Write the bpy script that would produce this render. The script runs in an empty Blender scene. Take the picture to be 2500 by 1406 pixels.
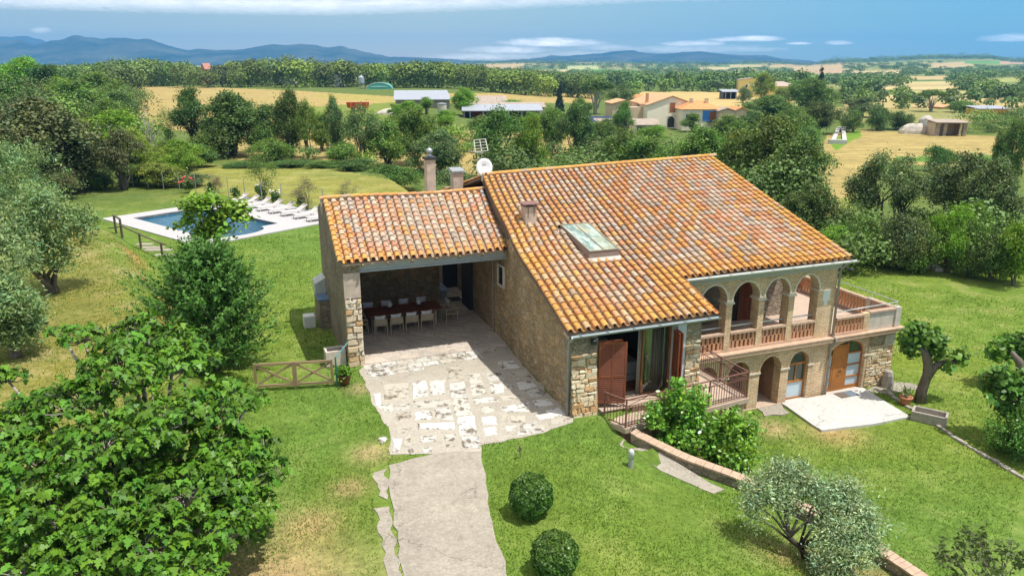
import bpy, math, random
import numpy as np
from mathutils import Vector, Matrix, noise as mnoise
rnd = random.Random(7)
rng = np.random.default_rng(11)
C = bpy.context.scene.collection
R = math.radians
# ---------------------------------------------------------------- camera geometry (2500 x 1406 reference pixels)
F = 1870.0; PITCH = R(16.5); H = 13.4
cp, sp = math.cos(PITCH), math.sin(PITCH)
A0 = R(69); U = np.array((math.sin(A0), math.cos(A0))); V = np.array((-math.cos(A0), math.sin(A0)))
O = np.array((1.0, 24.93))
def ray(x, y):
    a = (x - 1250) / F; b = -(y - 703) / F
    return (a, cp + b * sp, -sp + b * cp)
def atz(x, y, z):
    r = ray(x, y); t = (z - H) / r[2]; return (r[0] * t, r[1] * t)
def atD(x, y, D):
    r = ray(x, y); t = D / r[1]; return (r[0] * t, D, H + r[2] * t)
def W(u, v): return (O[0] + u * U[0] + v * V[0], O[1] + u * U[1] + v * V[1])
def L(X, Y):
    dx, dy = X - O[0], Y - O[1]
    return dx * U[0] + dy * U[1], dx * V[0] + dy * V[1]
HOUSE_ROT = math.atan2(U[1], U[0])
def sstep(a, b, x):
    t = np.clip((x - a) / (b - a), 0, 1); return t * t * (3 - 2 * t)

# ---------------------------------------------------------------- materials
class NT:
    def __init__(s, nt): s.nt = nt; s.n = nt.nodes; s.l = nt.links
    def add(s, t, **kw):
        n = s.n.new(t)
        for k, v in kw.items(): setattr(n, k, v)
        return n
    def put(s, sock, v):
        if isinstance(v, bpy.types.NodeSocket): s.l.new(v, sock)
        elif v is not None:
            if hasattr(sock, 'default_value'):
                if isinstance(v, (tuple, list)) and len(v) == 3 and sock.type == 'RGBA': v = (*v, 1)
                sock.default_value = v
    def math(s, op, a, b=None, c=None, clamp=False):
        n = s.add('ShaderNodeMath', operation=op, use_clamp=clamp)
        s.put(n.inputs[0], a); s.put(n.inputs[1], b)
        if c is not None: s.put(n.inputs[2], c)
        return n.outputs[0]
    def noise(s, vec, scale, detail=4, rough=.6, out=0):
        n = s.add('ShaderNodeTexNoise'); s.put(n.inputs['Vector'], vec)
        n.inputs['Scale'].default_value = scale; n.inputs['Detail'].default_value = detail; n.inputs['Roughness'].default_value = rough
        return n.outputs[out]
    def vor(s, vec, scale, feature='F1', rnd_=1.0, out='Distance'):
        n = s.add('ShaderNodeTexVoronoi', feature=feature); s.put(n.inputs['Vector'], vec)
        n.inputs['Scale'].default_value = scale; n.inputs['Randomness'].default_value = rnd_
        return n.outputs[out]
    def ramp(s, fac, stops, interp='LINEAR'):
        n = s.add('ShaderNodeValToRGB'); n.color_ramp.interpolation = interp
        el = n.color_ramp.elements
        while len(el) < len(stops): el.new(.5)
        for e, (p, c) in zip(el, stops):
            e.position = p; e.color = (*c, 1) if len(c) == 3 else c
        s.put(n.inputs[0], fac); return n.outputs[0]
    def mix(s, fac, a, b, mode='MIX'):
        n = s.add('ShaderNodeMix', data_type='RGBA', blend_type=mode)
        s.put(n.inputs[0], fac); s.put(n.inputs[6], a); s.put(n.inputs[7], b)
        return n.outputs[2]
    def mapr(s, v, a, b, c, d):
        n = s.add('ShaderNodeMapRange'); s.put(n.inputs[0], v)
        for i, q in enumerate((a, b, c, d)): s.put(n.inputs[1 + i], q)
        return n.outputs[0]
    def xyz(s, x, y, z):
        n = s.add('ShaderNodeCombineXYZ'); s.put(n.inputs[0], x); s.put(n.inputs[1], y); s.put(n.inputs[2], z); return n.outputs[0]
    def sep(s, v):
        n = s.add('ShaderNodeSeparateXYZ'); s.put(n.inputs[0], v); return n.outputs
    def scale(s, v, sc):
        n = s.add('ShaderNodeMapping'); s.put(n.inputs[0], v); n.inputs['Scale'].default_value = sc; return n.outputs[0]
    def bump(s, h, strength, dist):
        n = s.add('ShaderNodeBump'); n.inputs['Strength'].default_value = strength; n.inputs['Distance'].default_value = dist
        s.put(n.inputs['Height'], h); return n.outputs[0]
    def obj(s): return s.add('ShaderNodeTexCoord').outputs['Object']
    def pos(s): return s.add('ShaderNodeNewGeometry').outputs['Position']
    def attr(s, name, out='Color'): return s.add('ShaderNodeAttribute', attribute_name=name).outputs[out]
def newmat(name):
    m = bpy.data.materials.new(name); m.use_nodes = True
    t = NT(m.node_tree); t.n.clear()
    t.out = t.add('ShaderNodeOutputMaterial')
    return m, t
def pbsdf(t, col, rough=.7, metal=0, spec=.4, normal=None, **kw):
    b = t.add('ShaderNodeBsdfPrincipled')
    t.put(b.inputs['Base Color'], col); t.put(b.inputs['Roughness'], rough); t.put(b.inputs['Metallic'], metal)
    b.inputs['Specular IOR Level'].default_value = spec
    if normal: t.put(b.inputs['Normal'], normal)
    for k, v in kw.items(): t.put(b.inputs[k.replace('_', ' ')], v)
    t.l.new(b.outputs[0], t.out.inputs[0]); return b
def plain(name, col, rough=.6, metal=0, var=.18, sc=6, bump=.15, spec=.4):
    m, t = newmat(name); o = t.obj()
    n = t.noise(o, sc, 6, .65); n2 = t.noise(o, sc * 9, 3)
    k = t.math('ADD', t.mapr(n, .25, .75, 1 - var, 1 + var), t.mapr(n2, .3, .7, -var * .4, var * .4))
    c = t.mix(1, col, t.xyz(k, k, k), 'MULTIPLY')
    pbsdf(t, c, rough, metal, spec, t.bump(n2, bump, .01) if bump else None); return m
def leafmat(name, col, trans=.3, rough=.45, hue=.03, spec=.35, gloss=True):
    m, t = newmat(name)
    a = t.attr('Col'); oi = t.add('ShaderNodeObjectInfo')
    c = t.mix(1, col, a, 'MULTIPLY')
    h = t.add('ShaderNodeHueSaturation')
    t.put(h.inputs['Hue'], t.mapr(oi.outputs['Random'], 0, 1, .5 - hue, .5 + hue))
    t.put(h.inputs['Value'], t.mapr(t.math('FRACT', t.math('MULTIPLY', oi.outputs['Random'], 7.31)), 0, 1, *((.82, 1.18) if hue > .012 else (1, 1))))
    t.put(h.inputs['Color'], c)
    b = pbsdf(t, h.outputs[0], rough, 0, spec)
    tr = t.add('ShaderNodeBsdfTranslucent')
    t.put(tr.inputs[0], t.mix(1, h.outputs[0], (1.25, 1.3, .55), 'MULTIPLY'))
    mx = t.add('ShaderNodeMixShader'); mx.inputs[0].default_value = trans
    t.l.new(b.outputs[0], mx.inputs[1]); t.l.new(tr.outputs[0], mx.inputs[2]); t.l.new(mx.outputs[0], t.out.inputs[0])
    return m
def stonemat(name, base, dark, warm, scale=3.2, mortar=(.36, .30, .22), bumpd=.06, grime=.5, joint=.45):
    m, t = newmat(name); o = t.obj(); x, y, z = t.sep(o)
    vec = t.xyz(t.math('ADD', x, y), t.math('MULTIPLY', t.math('SUBTRACT', y, x), .35), t.math('MULTIPLY', z, 1.7))
    wob = t.noise(o, 3.2, 4, .65, 1)
    vv = t.add('ShaderNodeVectorMath', operation='MULTIPLY_ADD'); t.put(vv.inputs[0], wob); vv.inputs[1].default_value = (.42, .42, .42); t.put(vv.inputs[2], vec)
    d = t.vor(vv.outputs[0], scale, 'DISTANCE_TO_EDGE'); cs = t.sep(t.vor(vv.outputs[0], scale, 'F1', 1, 'Color'))
    d2 = t.vor(vv.outputs[0], scale * 2.3, 'DISTANCE_TO_EDGE'); cs2 = t.sep(t.vor(vv.outputs[0], scale * 2.3, 'F1', 1, 'Color'))
    big = t.noise(o, .8, 5, .65); fine = t.noise(o, 19, 6, .75); mid = t.noise(o, 4.5, 4, .7)
    c = t.mix(t.mapr(cs[0], .1, .9, 0, 1), base, warm)
    c = t.mix(t.math('MULTIPLY', cs[1], .5), c, dark)
    c = t.mix(t.math('MULTIPLY', cs2[0], .35), c, t.mix(cs2[1], dark, mortar))
    jn = t.mapr(d, .0, .06, 1, 0)
    c = t.mix(t.math('MULTIPLY', jn, joint), c, mortar)
    c = t.mix(t.mapr(mid, .5, .72, 0, .55), c, mortar)
    k = t.math('MULTIPLY', t.mapr(fine, .25, .75, .55, 1.4), t.mapr(big, .3, .7, 1 - grime * .5, 1 + grime * .4))
    c = t.mix(1, c, t.xyz(k, k, k), 'MULTIPLY')
    hgt = t.math('ADD', t.mapr(d, 0, .12, 0, 1), t.math('MULTIPLY', fine, .8))
    hgt = t.math('ADD', hgt, t.math('ADD', t.math('MULTIPLY', cs[2], .5), t.math('MULTIPLY', t.mapr(d2, 0, .1, 0, 1), .4)))
    pbsdf(t, c, .9, 0, .2, t.bump(hgt, 1.0, bumpd)); return m
def brickmat(name, c1, c2, mortar, w=.3, h=.055):
    m, t = newmat(name); o = t.obj(); x, y, z = t.sep(o)
    b = t.add('ShaderNodeTexBrick'); b.offset = .5
    t.put(b.inputs['Vector'], t.xyz(t.math('ADD', x, y), z, 0)); t.put(b.inputs['Color1'], c1); t.put(b.inputs['Color2'], c2); t.put(b.inputs['Mortar'], mortar)
    b.inputs['Scale'].default_value = 1; b.inputs['Mortar Size'].default_value = .013; b.inputs['Brick Width'].default_value = w; b.inputs['Row Height'].default_value = h
    b.inputs['Bias'].default_value = -.1
    n = t.noise(o, 1.3, 5, .65); n2 = t.noise(o, 17, 4, .7)
    k = t.math('MULTIPLY', t.mapr(n, .3, .7, .72, 1.2), t.mapr(n2, .3, .7, .75, 1.22))
    c = t.mix(1, b.outputs[0], t.xyz(k, k, k), 'MULTIPLY')
    c = t.mix(t.mapr(n, .56, .74, 0, .35), c, (.62, .5, .36))
    pbsdf(t, c, .9, 0, .2, t.bump(t.math('ADD', t.math('MULTIPLY', b.outputs[1], -1), t.math('MULTIPLY', n2, .5)), .7, .025)); return m
def tilemat():
    m, t = newmat('clay_roof_tile'); o = t.obj(); a = t.attr('Col')
    n = t.noise(o, 9, 5, .7); n2 = t.noise(o, 28, 4, .75); n3 = t.noise(o, 5, 3)
    spot = t.mapr(n2, .52, .62, 0, 1)
    lich = t.attr('Lich', 'Fac')
    c = t.mix(t.math('MULTIPLY', t.mapr(n, .40, .58, 0, 1), lich), a, (.62, .31, .04))
    c = t.mix(t.math('MULTIPLY', spot, .26), c, (.62, .53, .38))
    c = t.mix(t.math('MULTIPLY', t.mapr(n2, .48, .39, 0, 1), .42), c, (.15, .105, .08))
    c = t.mix(t.math('MULTIPLY', t.mapr(n3, .55, .75, 0, 1), .35), c, (.48, .42, .36))
    pbsdf(t, c, .85, 0, .25, t.bump(n2, .35, .012)); return m
def groundmat():
    m, t = newmat('ground_cover'); p = t.pos(); a = t.attr('Col'); al = t.attr('Col', 'Alpha'); fld = t.attr('Fld', 'Fac')
    n0 = t.noise(p, .09, 4, .6); n1 = t.noise(p, .55, 5, .65); n2 = t.noise(p, 3.2, 5, .7); n3 = t.noise(p, 15, 4, .8); n4 = t.noise(p, 6.5, 3, .7)
    st = t.noise(t.scale(p, (.12, .9, 1)), 1.1, 5, .7)
    k = t.math('MULTIPLY', t.mapr(n1, .3, .7, .82, 1.17), t.mapr(n2, .28, .72, .72, 1.26))
    k = t.math('MULTIPLY', k, t.math('MULTIPLY', t.mapr(n3, .28, .72, .72, 1.25), t.mapr(n4, .3, .7, .84, 1.14)))
    c = t.mix(1, a, t.xyz(k, k, k), 'MULTIPLY')
    c = t.mix(t.math('MULTIPLY', t.mapr(n0, .42, .6, 0, .5), t.math('SUBTRACT', 1, fld)), c, t.mix(1, c, (1.45, 1.12, .85), 'MULTIPLY'))
    dry = t.math('MULTIPLY', al, t.math('MULTIPLY', t.mapr(n1, .5, .66, 0, 1), t.mapr(n2, .35, .6, .25, 1)))
    c = t.mix(dry, c, t.mix(n3, (.30, .22, .10), (.42, .34, .17)))
    st2 = t.noise(t.scale(p, (.05, .22, 1)), 1.0, 6, .75); kf = t.math('MULTIPLY', t.mapr(st, .3, .7, .62, 1.32), t.mapr(st2, .3, .7, .7, 1.3))
    c = t.mix(t.math('MULTIPLY', fld, .8), c, t.mix(1, c, t.xyz(kf, kf, kf), 'MULTIPLY'))
    h = t.math('ADD', t.math('MULTIPLY', n3, .5), n2)
    pbsdf(t, c, .95, 0, .1, t.bump(h, .6, .08)); return m
def concretemat(name, col, stain, dark, grain=40, amount=.6, crack=0):
    m, t = newmat(name); p = t.pos()
    n = t.noise(p, .55, 6, .72); n2 = t.noise(p, 3.4, 6, .75); n3 = t.noise(p, grain, 3, .8); n5 = t.noise(p, 1.7, 4, .7)
    c = t.mix(t.mapr(n, .38, .62, 0, amount), col, stain)
    c = t.mix(t.mapr(n2, .5, .72, 0, amount * .8), c, dark)
    c = t.mix(t.mapr(n5, .56, .66, 0, amount * .6), c, tuple(min(.8, q * 1.22) for q in col))
    if crack:
        wv = t.add('ShaderNodeVectorMath', operation='MULTIPLY_ADD'); t.put(wv.inputs[0], t.noise(p, 2.2, 4, .7, 1)); wv.inputs[1].default_value = (.9, .9, .9); t.put(wv.inputs[2], p)
        d = t.vor(wv.outputs[0], crack, 'DISTANCE_TO_EDGE'); c = t.mix(t.math('MULTIPLY', t.mapr(d, .0, .012, 1, 0), t.mapr(n, .44, .56, 0, .8)), c, tuple(q * .38 for q in dark))
    k = t.mapr(n3, .25, .75, .7, 1.28)
    c = t.mix(1, c, t.xyz(k, k, k), 'MULTIPLY')
    pbsdf(t, c, .9, 0, .2, t.bump(t.math('ADD', n3, n2), .4, .02)); return m
def slabstonemat():
    m, t = newmat('whitened_paving_stone'); p = t.pos(); a = t.attr('Col')
    n = t.noise(p, 3.5, 7, .78); n2 = t.noise(p, 14, 5, .75); n0 = t.noise(p, 1.1, 3)
    f = t.math('ADD', n, t.math('MULTIPLY', t.math('SUBTRACT', n0, .5), .35))
    c = t.mix(t.mapr(f, .40, .49, 0, 1), (.15, .12, .085), a)
    c = t.mix(t.mapr(n2, .54, .68, 0, .4), c, (.38, .35, .28))
    pbsdf(t, c, .85, 0, .25, t.bump(f, .6, .03)); return m
def woodmat(name, a, b, ax=(1, 1, 8), sc=3):
    m, t = newmat(name); o = t.obj()
    n = t.noise(t.scale(o, ax), sc, 5, .7)
    n2 = t.noise(o, 1.5, 3)
    c = t.mix(t.mapr(n, .3, .7, 0, 1), a, b); k = t.mapr(n2, .3, .7, .8, 1.2)
    c = t.mix(1, c, t.xyz(k, k, k), 'MULTIPLY')
    pbsdf(t, c, .6, 0, .35, t.bump(n, .25, .006)); return m
def glassmat(name, col, rough=.05, alpha=1):
    m, t = newmat(name)
    pbsdf(t, col, rough, 0, .6); return m
M = {}
M['tile'] = tilemat()
M['ground'] = groundmat()
M['stone'] = stonemat('rubble_stone', (.76, .57, .33), (.31, .22, .13), (.72, .46, .20), 2.6, (.58, .48, .34), .09, .5, .6)
M['stone_grey'] = stonemat('grey_rubble_stone', (.54, .46, .36), (.26, .22, .18), (.54, .40, .25), 2.8, (.42, .37, .29), .08, .6, .55)
M['stone_pale'] = stonemat('pale_rubble_stone', (.66, .55, .39), (.34, .28, .21), (.60, .42, .22), 3.4, (.62, .54, .41), .07)
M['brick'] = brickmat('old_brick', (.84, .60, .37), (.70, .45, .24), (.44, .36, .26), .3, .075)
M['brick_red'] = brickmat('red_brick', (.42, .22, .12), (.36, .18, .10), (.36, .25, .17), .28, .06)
M['terracotta'] = plain('terracotta', (.52, .27, .15), .8, var=.25, sc=4)
M['rail_brick'] = plain('brick_coping', (.47, .33, .235), .85, var=.25, sc=5)
M['band'] = plain('string_course_brick', (.55, .37, .26), .85, var=.25, sc=4)
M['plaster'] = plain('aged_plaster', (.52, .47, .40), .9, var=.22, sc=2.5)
M['chimplaster'] = plain('chimney_render', (.50, .40, .32), .9, var=.3, sc=3)
M['white'] = plain('white_paint', (.72, .70, .66), .7, var=.08, sc=3)
M['ringplaster'] = plain('arch_trim', (.62, .55, .44), .9, var=.2, sc=5)
M['zinc'] = plain('zinc_gutter', (.34, .39, .40), .45, .3, var=.12, sc=3, bump=0)
M['palegutter'] = plain('pale_gutter', (.58, .60, .57), .5, 0, var=.12, sc=3, bump=0)
M['pipe'] = plain('weathered_pipe', (.30, .29, .27), .6, .2, var=.2, sc=4, bump=0)
M['steel'] = plain('painted_steel_beam', (.44, .46, .45), .6, .1, var=.15, sc=3)
M['railmetal'] = plain('pale_rail_metal', (.55, .58, .60), .4, .4, var=.08, bump=0)
M['brownmetal'] = plain('brown_iron', (.20, .095, .075), .6, .1, var=.2, bump=0)
M['darkmetal'] = plain('dark_metal', (.05, .05, .05), .5, .3, var=.2, bump=0)
M['capmetal'] = plain('rusty_plate', (.22, .12, .10), .75, .1, var=.25, sc=5)
M['greymetal'] = plain('grey_metal', (.42, .44, .45), .4, .5, var=.1, bump=0)
M['wood_red'] = woodmat('reddish_shutter_wood', (.21, .058, .024), (.28, .085, .034), (6, 6, 1))
M['wood_door'] = woodmat('orange_door_wood', (.46, .185, .045), (.36, .13, .03), (1, 1, 9))
M['wood_frame'] = woodmat('frame_wood', (.34, .13, .04), (.27, .10, .03), (6, 6, 1))
M['wood_table'] = woodmat('table_wood', (.22, .075, .035), (.15, .05, .025), (8, 1, 1))
M['wood_gate'] = woodmat('weathered_gate_wood', (.36, .25, .14), (.25, .17, .10), (2, 2, 2))
M['wood_grey'] = woodmat('grey_post_wood', (.16, .125, .085), (.10, .08, .06), (2, 2, 2))
M['rattan'] = plain('woven_cord', (.40, .33, .22), .8, var=.15, sc=30)
M['cloth'] = plain('pale_cushion', (.72, .70, .67), .95, var=.06, sc=10)
M['glass_dark'] = glassmat('dark_glass', (.012, .016, .016), .03)
M['glass_green'] = glassmat('greenish_glass', (.05, .075, .05), .04)
M['frost'] = plain('frosted_pane', (.50, .60, .66), .35, var=.06, sc=2, bump=0, spec=.5)
M['dark'] = plain('unlit_room', (.09, .075, .06), .9, var=.1)
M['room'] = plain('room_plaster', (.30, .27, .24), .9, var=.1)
M['leather'] = plain('bed_cover', (.40, .41, .43), .8, var=.08, sc=2)
M['curtain'] = plain('linen_curtain', (.50, .46, .38), .9, var=.12, sc=12)
M['floor_tile'] = plain('terrace_tile', (.47, .355, .27), .8, var=.12, sc=3)
M['porchfloor'] = stonemat('porch_paver', (.62, .55, .47), (.46, .41, .36), (.62, .52, .42), 1.2, (.34, .30, .25), .02, .4)
M['driveway'] = concretemat('old_concrete', (.375, .335, .27), (.29, .255, .205), (.235, .20, .16), 14, .85, .42)
M['mortar'] = concretemat('paving_mortar', (.43, .39, .32), (.36, .32, .26), (.27, .235, .185), 16, .8, .9)
M['patio'] = concretemat('white_concrete', (.55, .535, .50), (.49, .47, .43), (.43, .41, .37), 14, .75, .3)
M['deck'] = concretemat('pale_pool_deck', (.46, .44, .435), (.42, .40, .39), (.37, .355, .345), 9, .4)
M['pathstone'] = concretemat('worn_path', (.36, .32, .26), (.29, .26, .21), (.23, .21, .17), 12, .8)
M['slab'] = slabstonemat()
M['lounger'] = plain('pale_sling', (.56, .50, .47), .7, var=.06, bump=0)
M['loungerframe'] = plain('white_frame', (.58, .55, .53), .5, var=.05, bump=0)
M['terrapot'] = plain('clay_pot', (.48, .20, .10), .8, var=.2)
M['brownpot'] = plain('glazed_brown_pot', (.16, .055, .035), .4, var=.2)
M['greystone'] = plain('grey_trough_stone', (.36, .32, .27), .9, var=.3, sc=9, bump=.5)
M['bark'] = woodmat('bark', (.19, .155, .12), (.10, .082, .065), (3, 3, .8))
M['bark_pale'] = woodmat('pale_bark', (.40, .36, .31), (.26, .23, .19), (3, 3, .8))
M['bark_dark'] = woodmat('dark_bark', (.10, .08, .06), (.06, .05, .04), (3, 3, .8))
M['dishwhite'] = plain('dish_white', (.78, .79, .80), .4, var=.03, bump=0)
M['rose'] = plain('rose_petal', (.72, .09, .07), .6, var=.2)
M['rosewhite'] = plain('white_rose', (.78, .76, .55), .6, var=.1)
M['green_paint'] = plain('green_post_paint', (.03, .16, .12), .5, var=.15)
M['bollard'] = plain('grey_bollard', (.44, .45, .46), .45, .3, var=.12)
M['far_roof'] = plain('orange_far_roof', (.60, .27, .10), .85, var=.3, sc=1.2)
M['far_roof_pale'] = plain('pale_far_roof', (.58, .33, .17), .85, var=.25, sc=1.2)
M['far_wall'] = plain('cream_far_wall', (.84, .76, .60), .9, var=.1, sc=.6)
M['far_wall_tan'] = plain('tan_far_wall', (.58, .45, .31), .9, var=.15, sc=.6)
M['barn_roof'] = plain('barn_sheet_roof', (.36, .38, .42), .5, .1, var=.1, sc=.7, bump=0)
M['barn_brown'] = plain('brown_sheet_roof', (.36, .29, .23), .8, var=.25, sc=.8)
M['barn_wall'] = plain('barn_wall', (.28, .24, .20), .9, var=.2, sc=.8)
M['far_frame'] = plain('pale_stone_surround', (.60, .56, .50), .9)
M['blue'] = plain('blue_wall', (.06, .22, .60), .8, var=.1)
M['yellow'] = plain('yellow_wall', (.72, .58, .20), .9, var=.08)
M['pinkroof'] = plain('pink_roof', (.62, .28, .20), .8, var=.2)
M['teal'] = plain('teal_tarp', (.10, .42, .36), .5, var=.1)
M['red'] = plain('red_paint', (.50, .05, .03), .5, var=.15)
M['orange'] = plain('orange_paint', (.75, .30, .03), .5, var=.15)
M['solar'] = plain('solar_cells', (.03, .05, .12), .15, var=.1, bump=0)
M['whiterock'] = plain('white_rock', (.52, .47, .40), .95, var=.3, sc=.8, bump=.6)
M['mountain'] = None
LEAF = dict(
    fig=leafmat('fig_leaf', (.098, .215, .018), .2, .45, .01, .25),
    conifer=leafmat('conifer_spray', (.066, .178, .030), .15, .6, .01),
    plane=leafmat('plane_leaf', (.19, .34, .035), .3, .45, .01),
    olive=leafmat('olive_leaf', (.195, .285, .105), .2, .55, .01),
    olive_near=leafmat('olive_leaf_near', (.255, .315, .15), .2, .42, .01, .5),
    citrus=leafmat('citrus_leaf', (.19, .36, .04), .25, .32, .01, .5),
    box=leafmat('box_leaf', (.075, .18, .028), .2, .4, .01, .5),
    mulberry=leafmat('mulberry_leaf', (.115, .235, .036), .25, .4, .01),
    dark=leafmat('dark_oak_leaf', (.100, .178, .038), .2, .55, .02),
    mid=leafmat('mid_green_leaf', (.135, .235, .040), .25, .5, .025),
    bright=leafmat('bright_green_leaf', (.17, .32, .03), .3, .5, .02),
    yellow=leafmat('yellow_green_leaf', (.23, .30, .045), .3, .5, .02),
    brown=leafmat('brownish_oak_leaf', (.120, .138, .048), .15, .55, .015),
    grey=leafmat('grey_green_leaf', (.145, .21, .070), .2, .5, .015),
    pine=leafmat('pine_needle', (.095, .155, .030), .15, .6, .02),
    spruce=leafmat('spruce_needle', (.035, .062, .034), .1, .6, .01),
    tan=leafmat('dry_twig_leaf', (.26, .23, .11), .2, .6, .02),
    wood=leafmat('wood_canopy', (.13, .195, .045), .15, .6, .0),
)

# ---------------------------------------------------------------- objects
def tag(o, label=None, cat=None, group=None, kind=None):
    if label: o['label'] = label
    if cat: o['category'] = cat
    if group: o['group'] = group
    if kind: o['kind'] = kind
    return o
def empty(name, loc=(0, 0, 0), rz=0, label=None, cat=None, group=None, scale=None):
    o = bpy.data.objects.new(name, None); C.objects.link(o); o.location = loc; o.rotation_euler = (0, 0, rz)
    o.empty_display_size = .2
    if scale: o.scale = scale
    return tag(o, label, cat, group)
class MB:
    def __init__(s): s.v = []; s.f = []; s.c = []; s.l = []
    def face(s, pts, col=None):
        b = len(s.v); s.v += [tuple(p) for p in pts]; s.f.append(tuple(range(b, b + len(pts)))); s.c.append(col); return s
    def raw(s, vs, fs, col=None):
        b = len(s.v); s.v += [tuple(p) for p in vs]
        for f in fs: s.f.append(tuple(i + b for i in f)); s.c.append(col)
        return s
    def box(s, x0, x1, y0, y1, z0, z1, col=None):
        return s.raw([(x0, y0, z0), (x1, y0, z0), (x1, y1, z0), (x0, y1, z0), (x0, y0, z1), (x1, y0, z1), (x1, y1, z1), (x0, y1, z1)],
                     [(0, 3, 2, 1), (4, 5, 6, 7), (0, 1, 5, 4), (1, 2, 6, 5), (2, 3, 7, 6), (3, 0, 4, 7)], col)
    def bar(s, a, b, w, h=None, col=None, up=(0, 0, 1)):
        a = Vector(a); b = Vector(b); d = (b - a)
        if d.length < 1e-6: return s
        d.normalize(); upv = Vector(up)
        if abs(d.dot(upv)) > .95: upv = Vector((0, 1, 0))
        x = d.cross(upv).normalized(); y = x.cross(d).normalized(); h = w if h is None else h
        P = []
        for q in (a, b):
            for i, j in ((-1, -1), (1, -1), (1, 1), (-1, 1)): P.append(q + x * (i * w / 2) + y * (j * h / 2))
        return s.raw(P, [(0, 1, 2, 3), (7, 6, 5, 4), (0, 4, 5, 1), (1, 5, 6, 2), (2, 6, 7, 3), (3, 7, 4, 0)], col)
    def tube(s, pts, rad, n=8, cap=True, col=None):
        pts = [Vector(p) for p in pts]; k = len(pts)
        if not hasattr(rad, '__len__'): rad = [rad] * k
        ref = None; P = []
        for i in range(k):
            d = (pts[min(i + 1, k - 1)] - pts[max(i - 1, 0)]).normalized()
            if ref is None: ref = Vector((1, 0, 0)) if abs(d.x) < .8 else Vector((0, 1, 0))
            x = (ref - d * ref.dot(d)).normalized(); ref = x; y = d.cross(x)
            for j in range(n):
                a = 2 * math.pi * j / n; P.append(pts[i] + (x * math.cos(a) + y * math.sin(a)) * rad[i])
        fs = [(i * n + j, i * n + (j + 1) % n, (i + 1) * n + (j + 1) % n, (i + 1) * n + j) for i in range(k - 1) for j in range(n)]
        if cap: fs += [tuple(range(n - 1, -1, -1)), tuple((k - 1) * n + j for j in range(n))]
        return s.raw(P, fs, col)
    def lathe(s, prof, n=16, o=(0, 0, 0), col=None):
        P = []; k = len(prof)
        for r, z in prof:
            for j in range(n):
                a = 2 * math.pi * j / n; P.append((o[0] + r * math.cos(a), o[1] + r * math.sin(a), o[2] + z))
        fs = [(i * n + j, i * n + (j + 1) % n, (i + 1) * n + (j + 1) % n, (i + 1) * n + j) for i in range(k - 1) for j in range(n)]
        fs += [tuple(range(n - 1, -1, -1)), tuple((k - 1) * n + j for j in range(n))]
        return s.raw(P, fs, col)
    def prism(s, poly, z0, z1, col=None):   # polygon in xy, counter-clockwise; z0 / z1 numbers or lists
        n = len(poly); a = z0 if hasattr(z0, '__len__') else [z0] * n; b = z1 if hasattr(z1, '__len__') else [z1] * n
        P = [(p[0], p[1], a[i]) for i, p in enumerate(poly)] + [(p[0], p[1], b[i]) for i, p in enumerate(poly)]
        return s.raw(P, [tuple(range(n - 1, -1, -1)), tuple(range(n, 2 * n))] + [(i, (i + 1) % n, n + (i + 1) % n, n + i) for i in range(n)], col)
    def extr(s, poly, y0, y1, axis='y', col=None):  # polygon in (x,z) extruded along y, or (y,z) along x
        n = len(poly)
        if axis == 'y': P = [(p[0], y0, p[1]) for p in poly] + [(p[0], y1, p[1]) for p in poly]
        else: P = [(y0, p[0], p[1]) for p in poly] + [(y1, p[0], p[1]) for p in poly]
        return s.raw(P, [tuple(range(n - 1, -1, -1)), tuple(range(n, 2 * n))] + [(i, (i + 1) % n, n + (i + 1) % n, n + i) for i in range(n)], col)
    def build(s, name, mat=None, parent=None, smooth=False, bevel=0, fixn=True):
        me = bpy.data.meshes.new(name); me.from_pydata(s.v, [], s.f)
        if any(c is not None for c in s.c):
            at = me.attributes.new('Col', 'FLOAT_COLOR', 'CORNER'); li = []
            for f, c in zip(s.f, s.c):
                c = c or (1, 1, 1)
                li += [c[0], c[1], c[2], 1.0] * len(f)
            at.data.foreach_set('color', li)
            if len(s.c[0] or ()) > 3:
                a2 = me.attributes.new('Lich', 'FLOAT', 'CORNER'); a2.data.foreach_set('value', [c[3] for f, c in zip(s.f, s.c) for _ in f])
        if fixn:
            import bmesh
            bm = bmesh.new(); bm.from_mesh(me); bmesh.ops.recalc_face_normals(bm, faces=bm.faces); bm.to_mesh(me); bm.free()
        if smooth: me.shade_smooth()
        o = bpy.data.objects.new(name, me); C.objects.link(o)
        if mat: me.materials.append(mat)
        if parent: o.parent = parent
        if bevel:
            b = o.modifiers.new('bevel', 'BEVEL'); b.width = bevel; b.segments = 2; b.limit_method = 'ANGLE'
        return o
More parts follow.
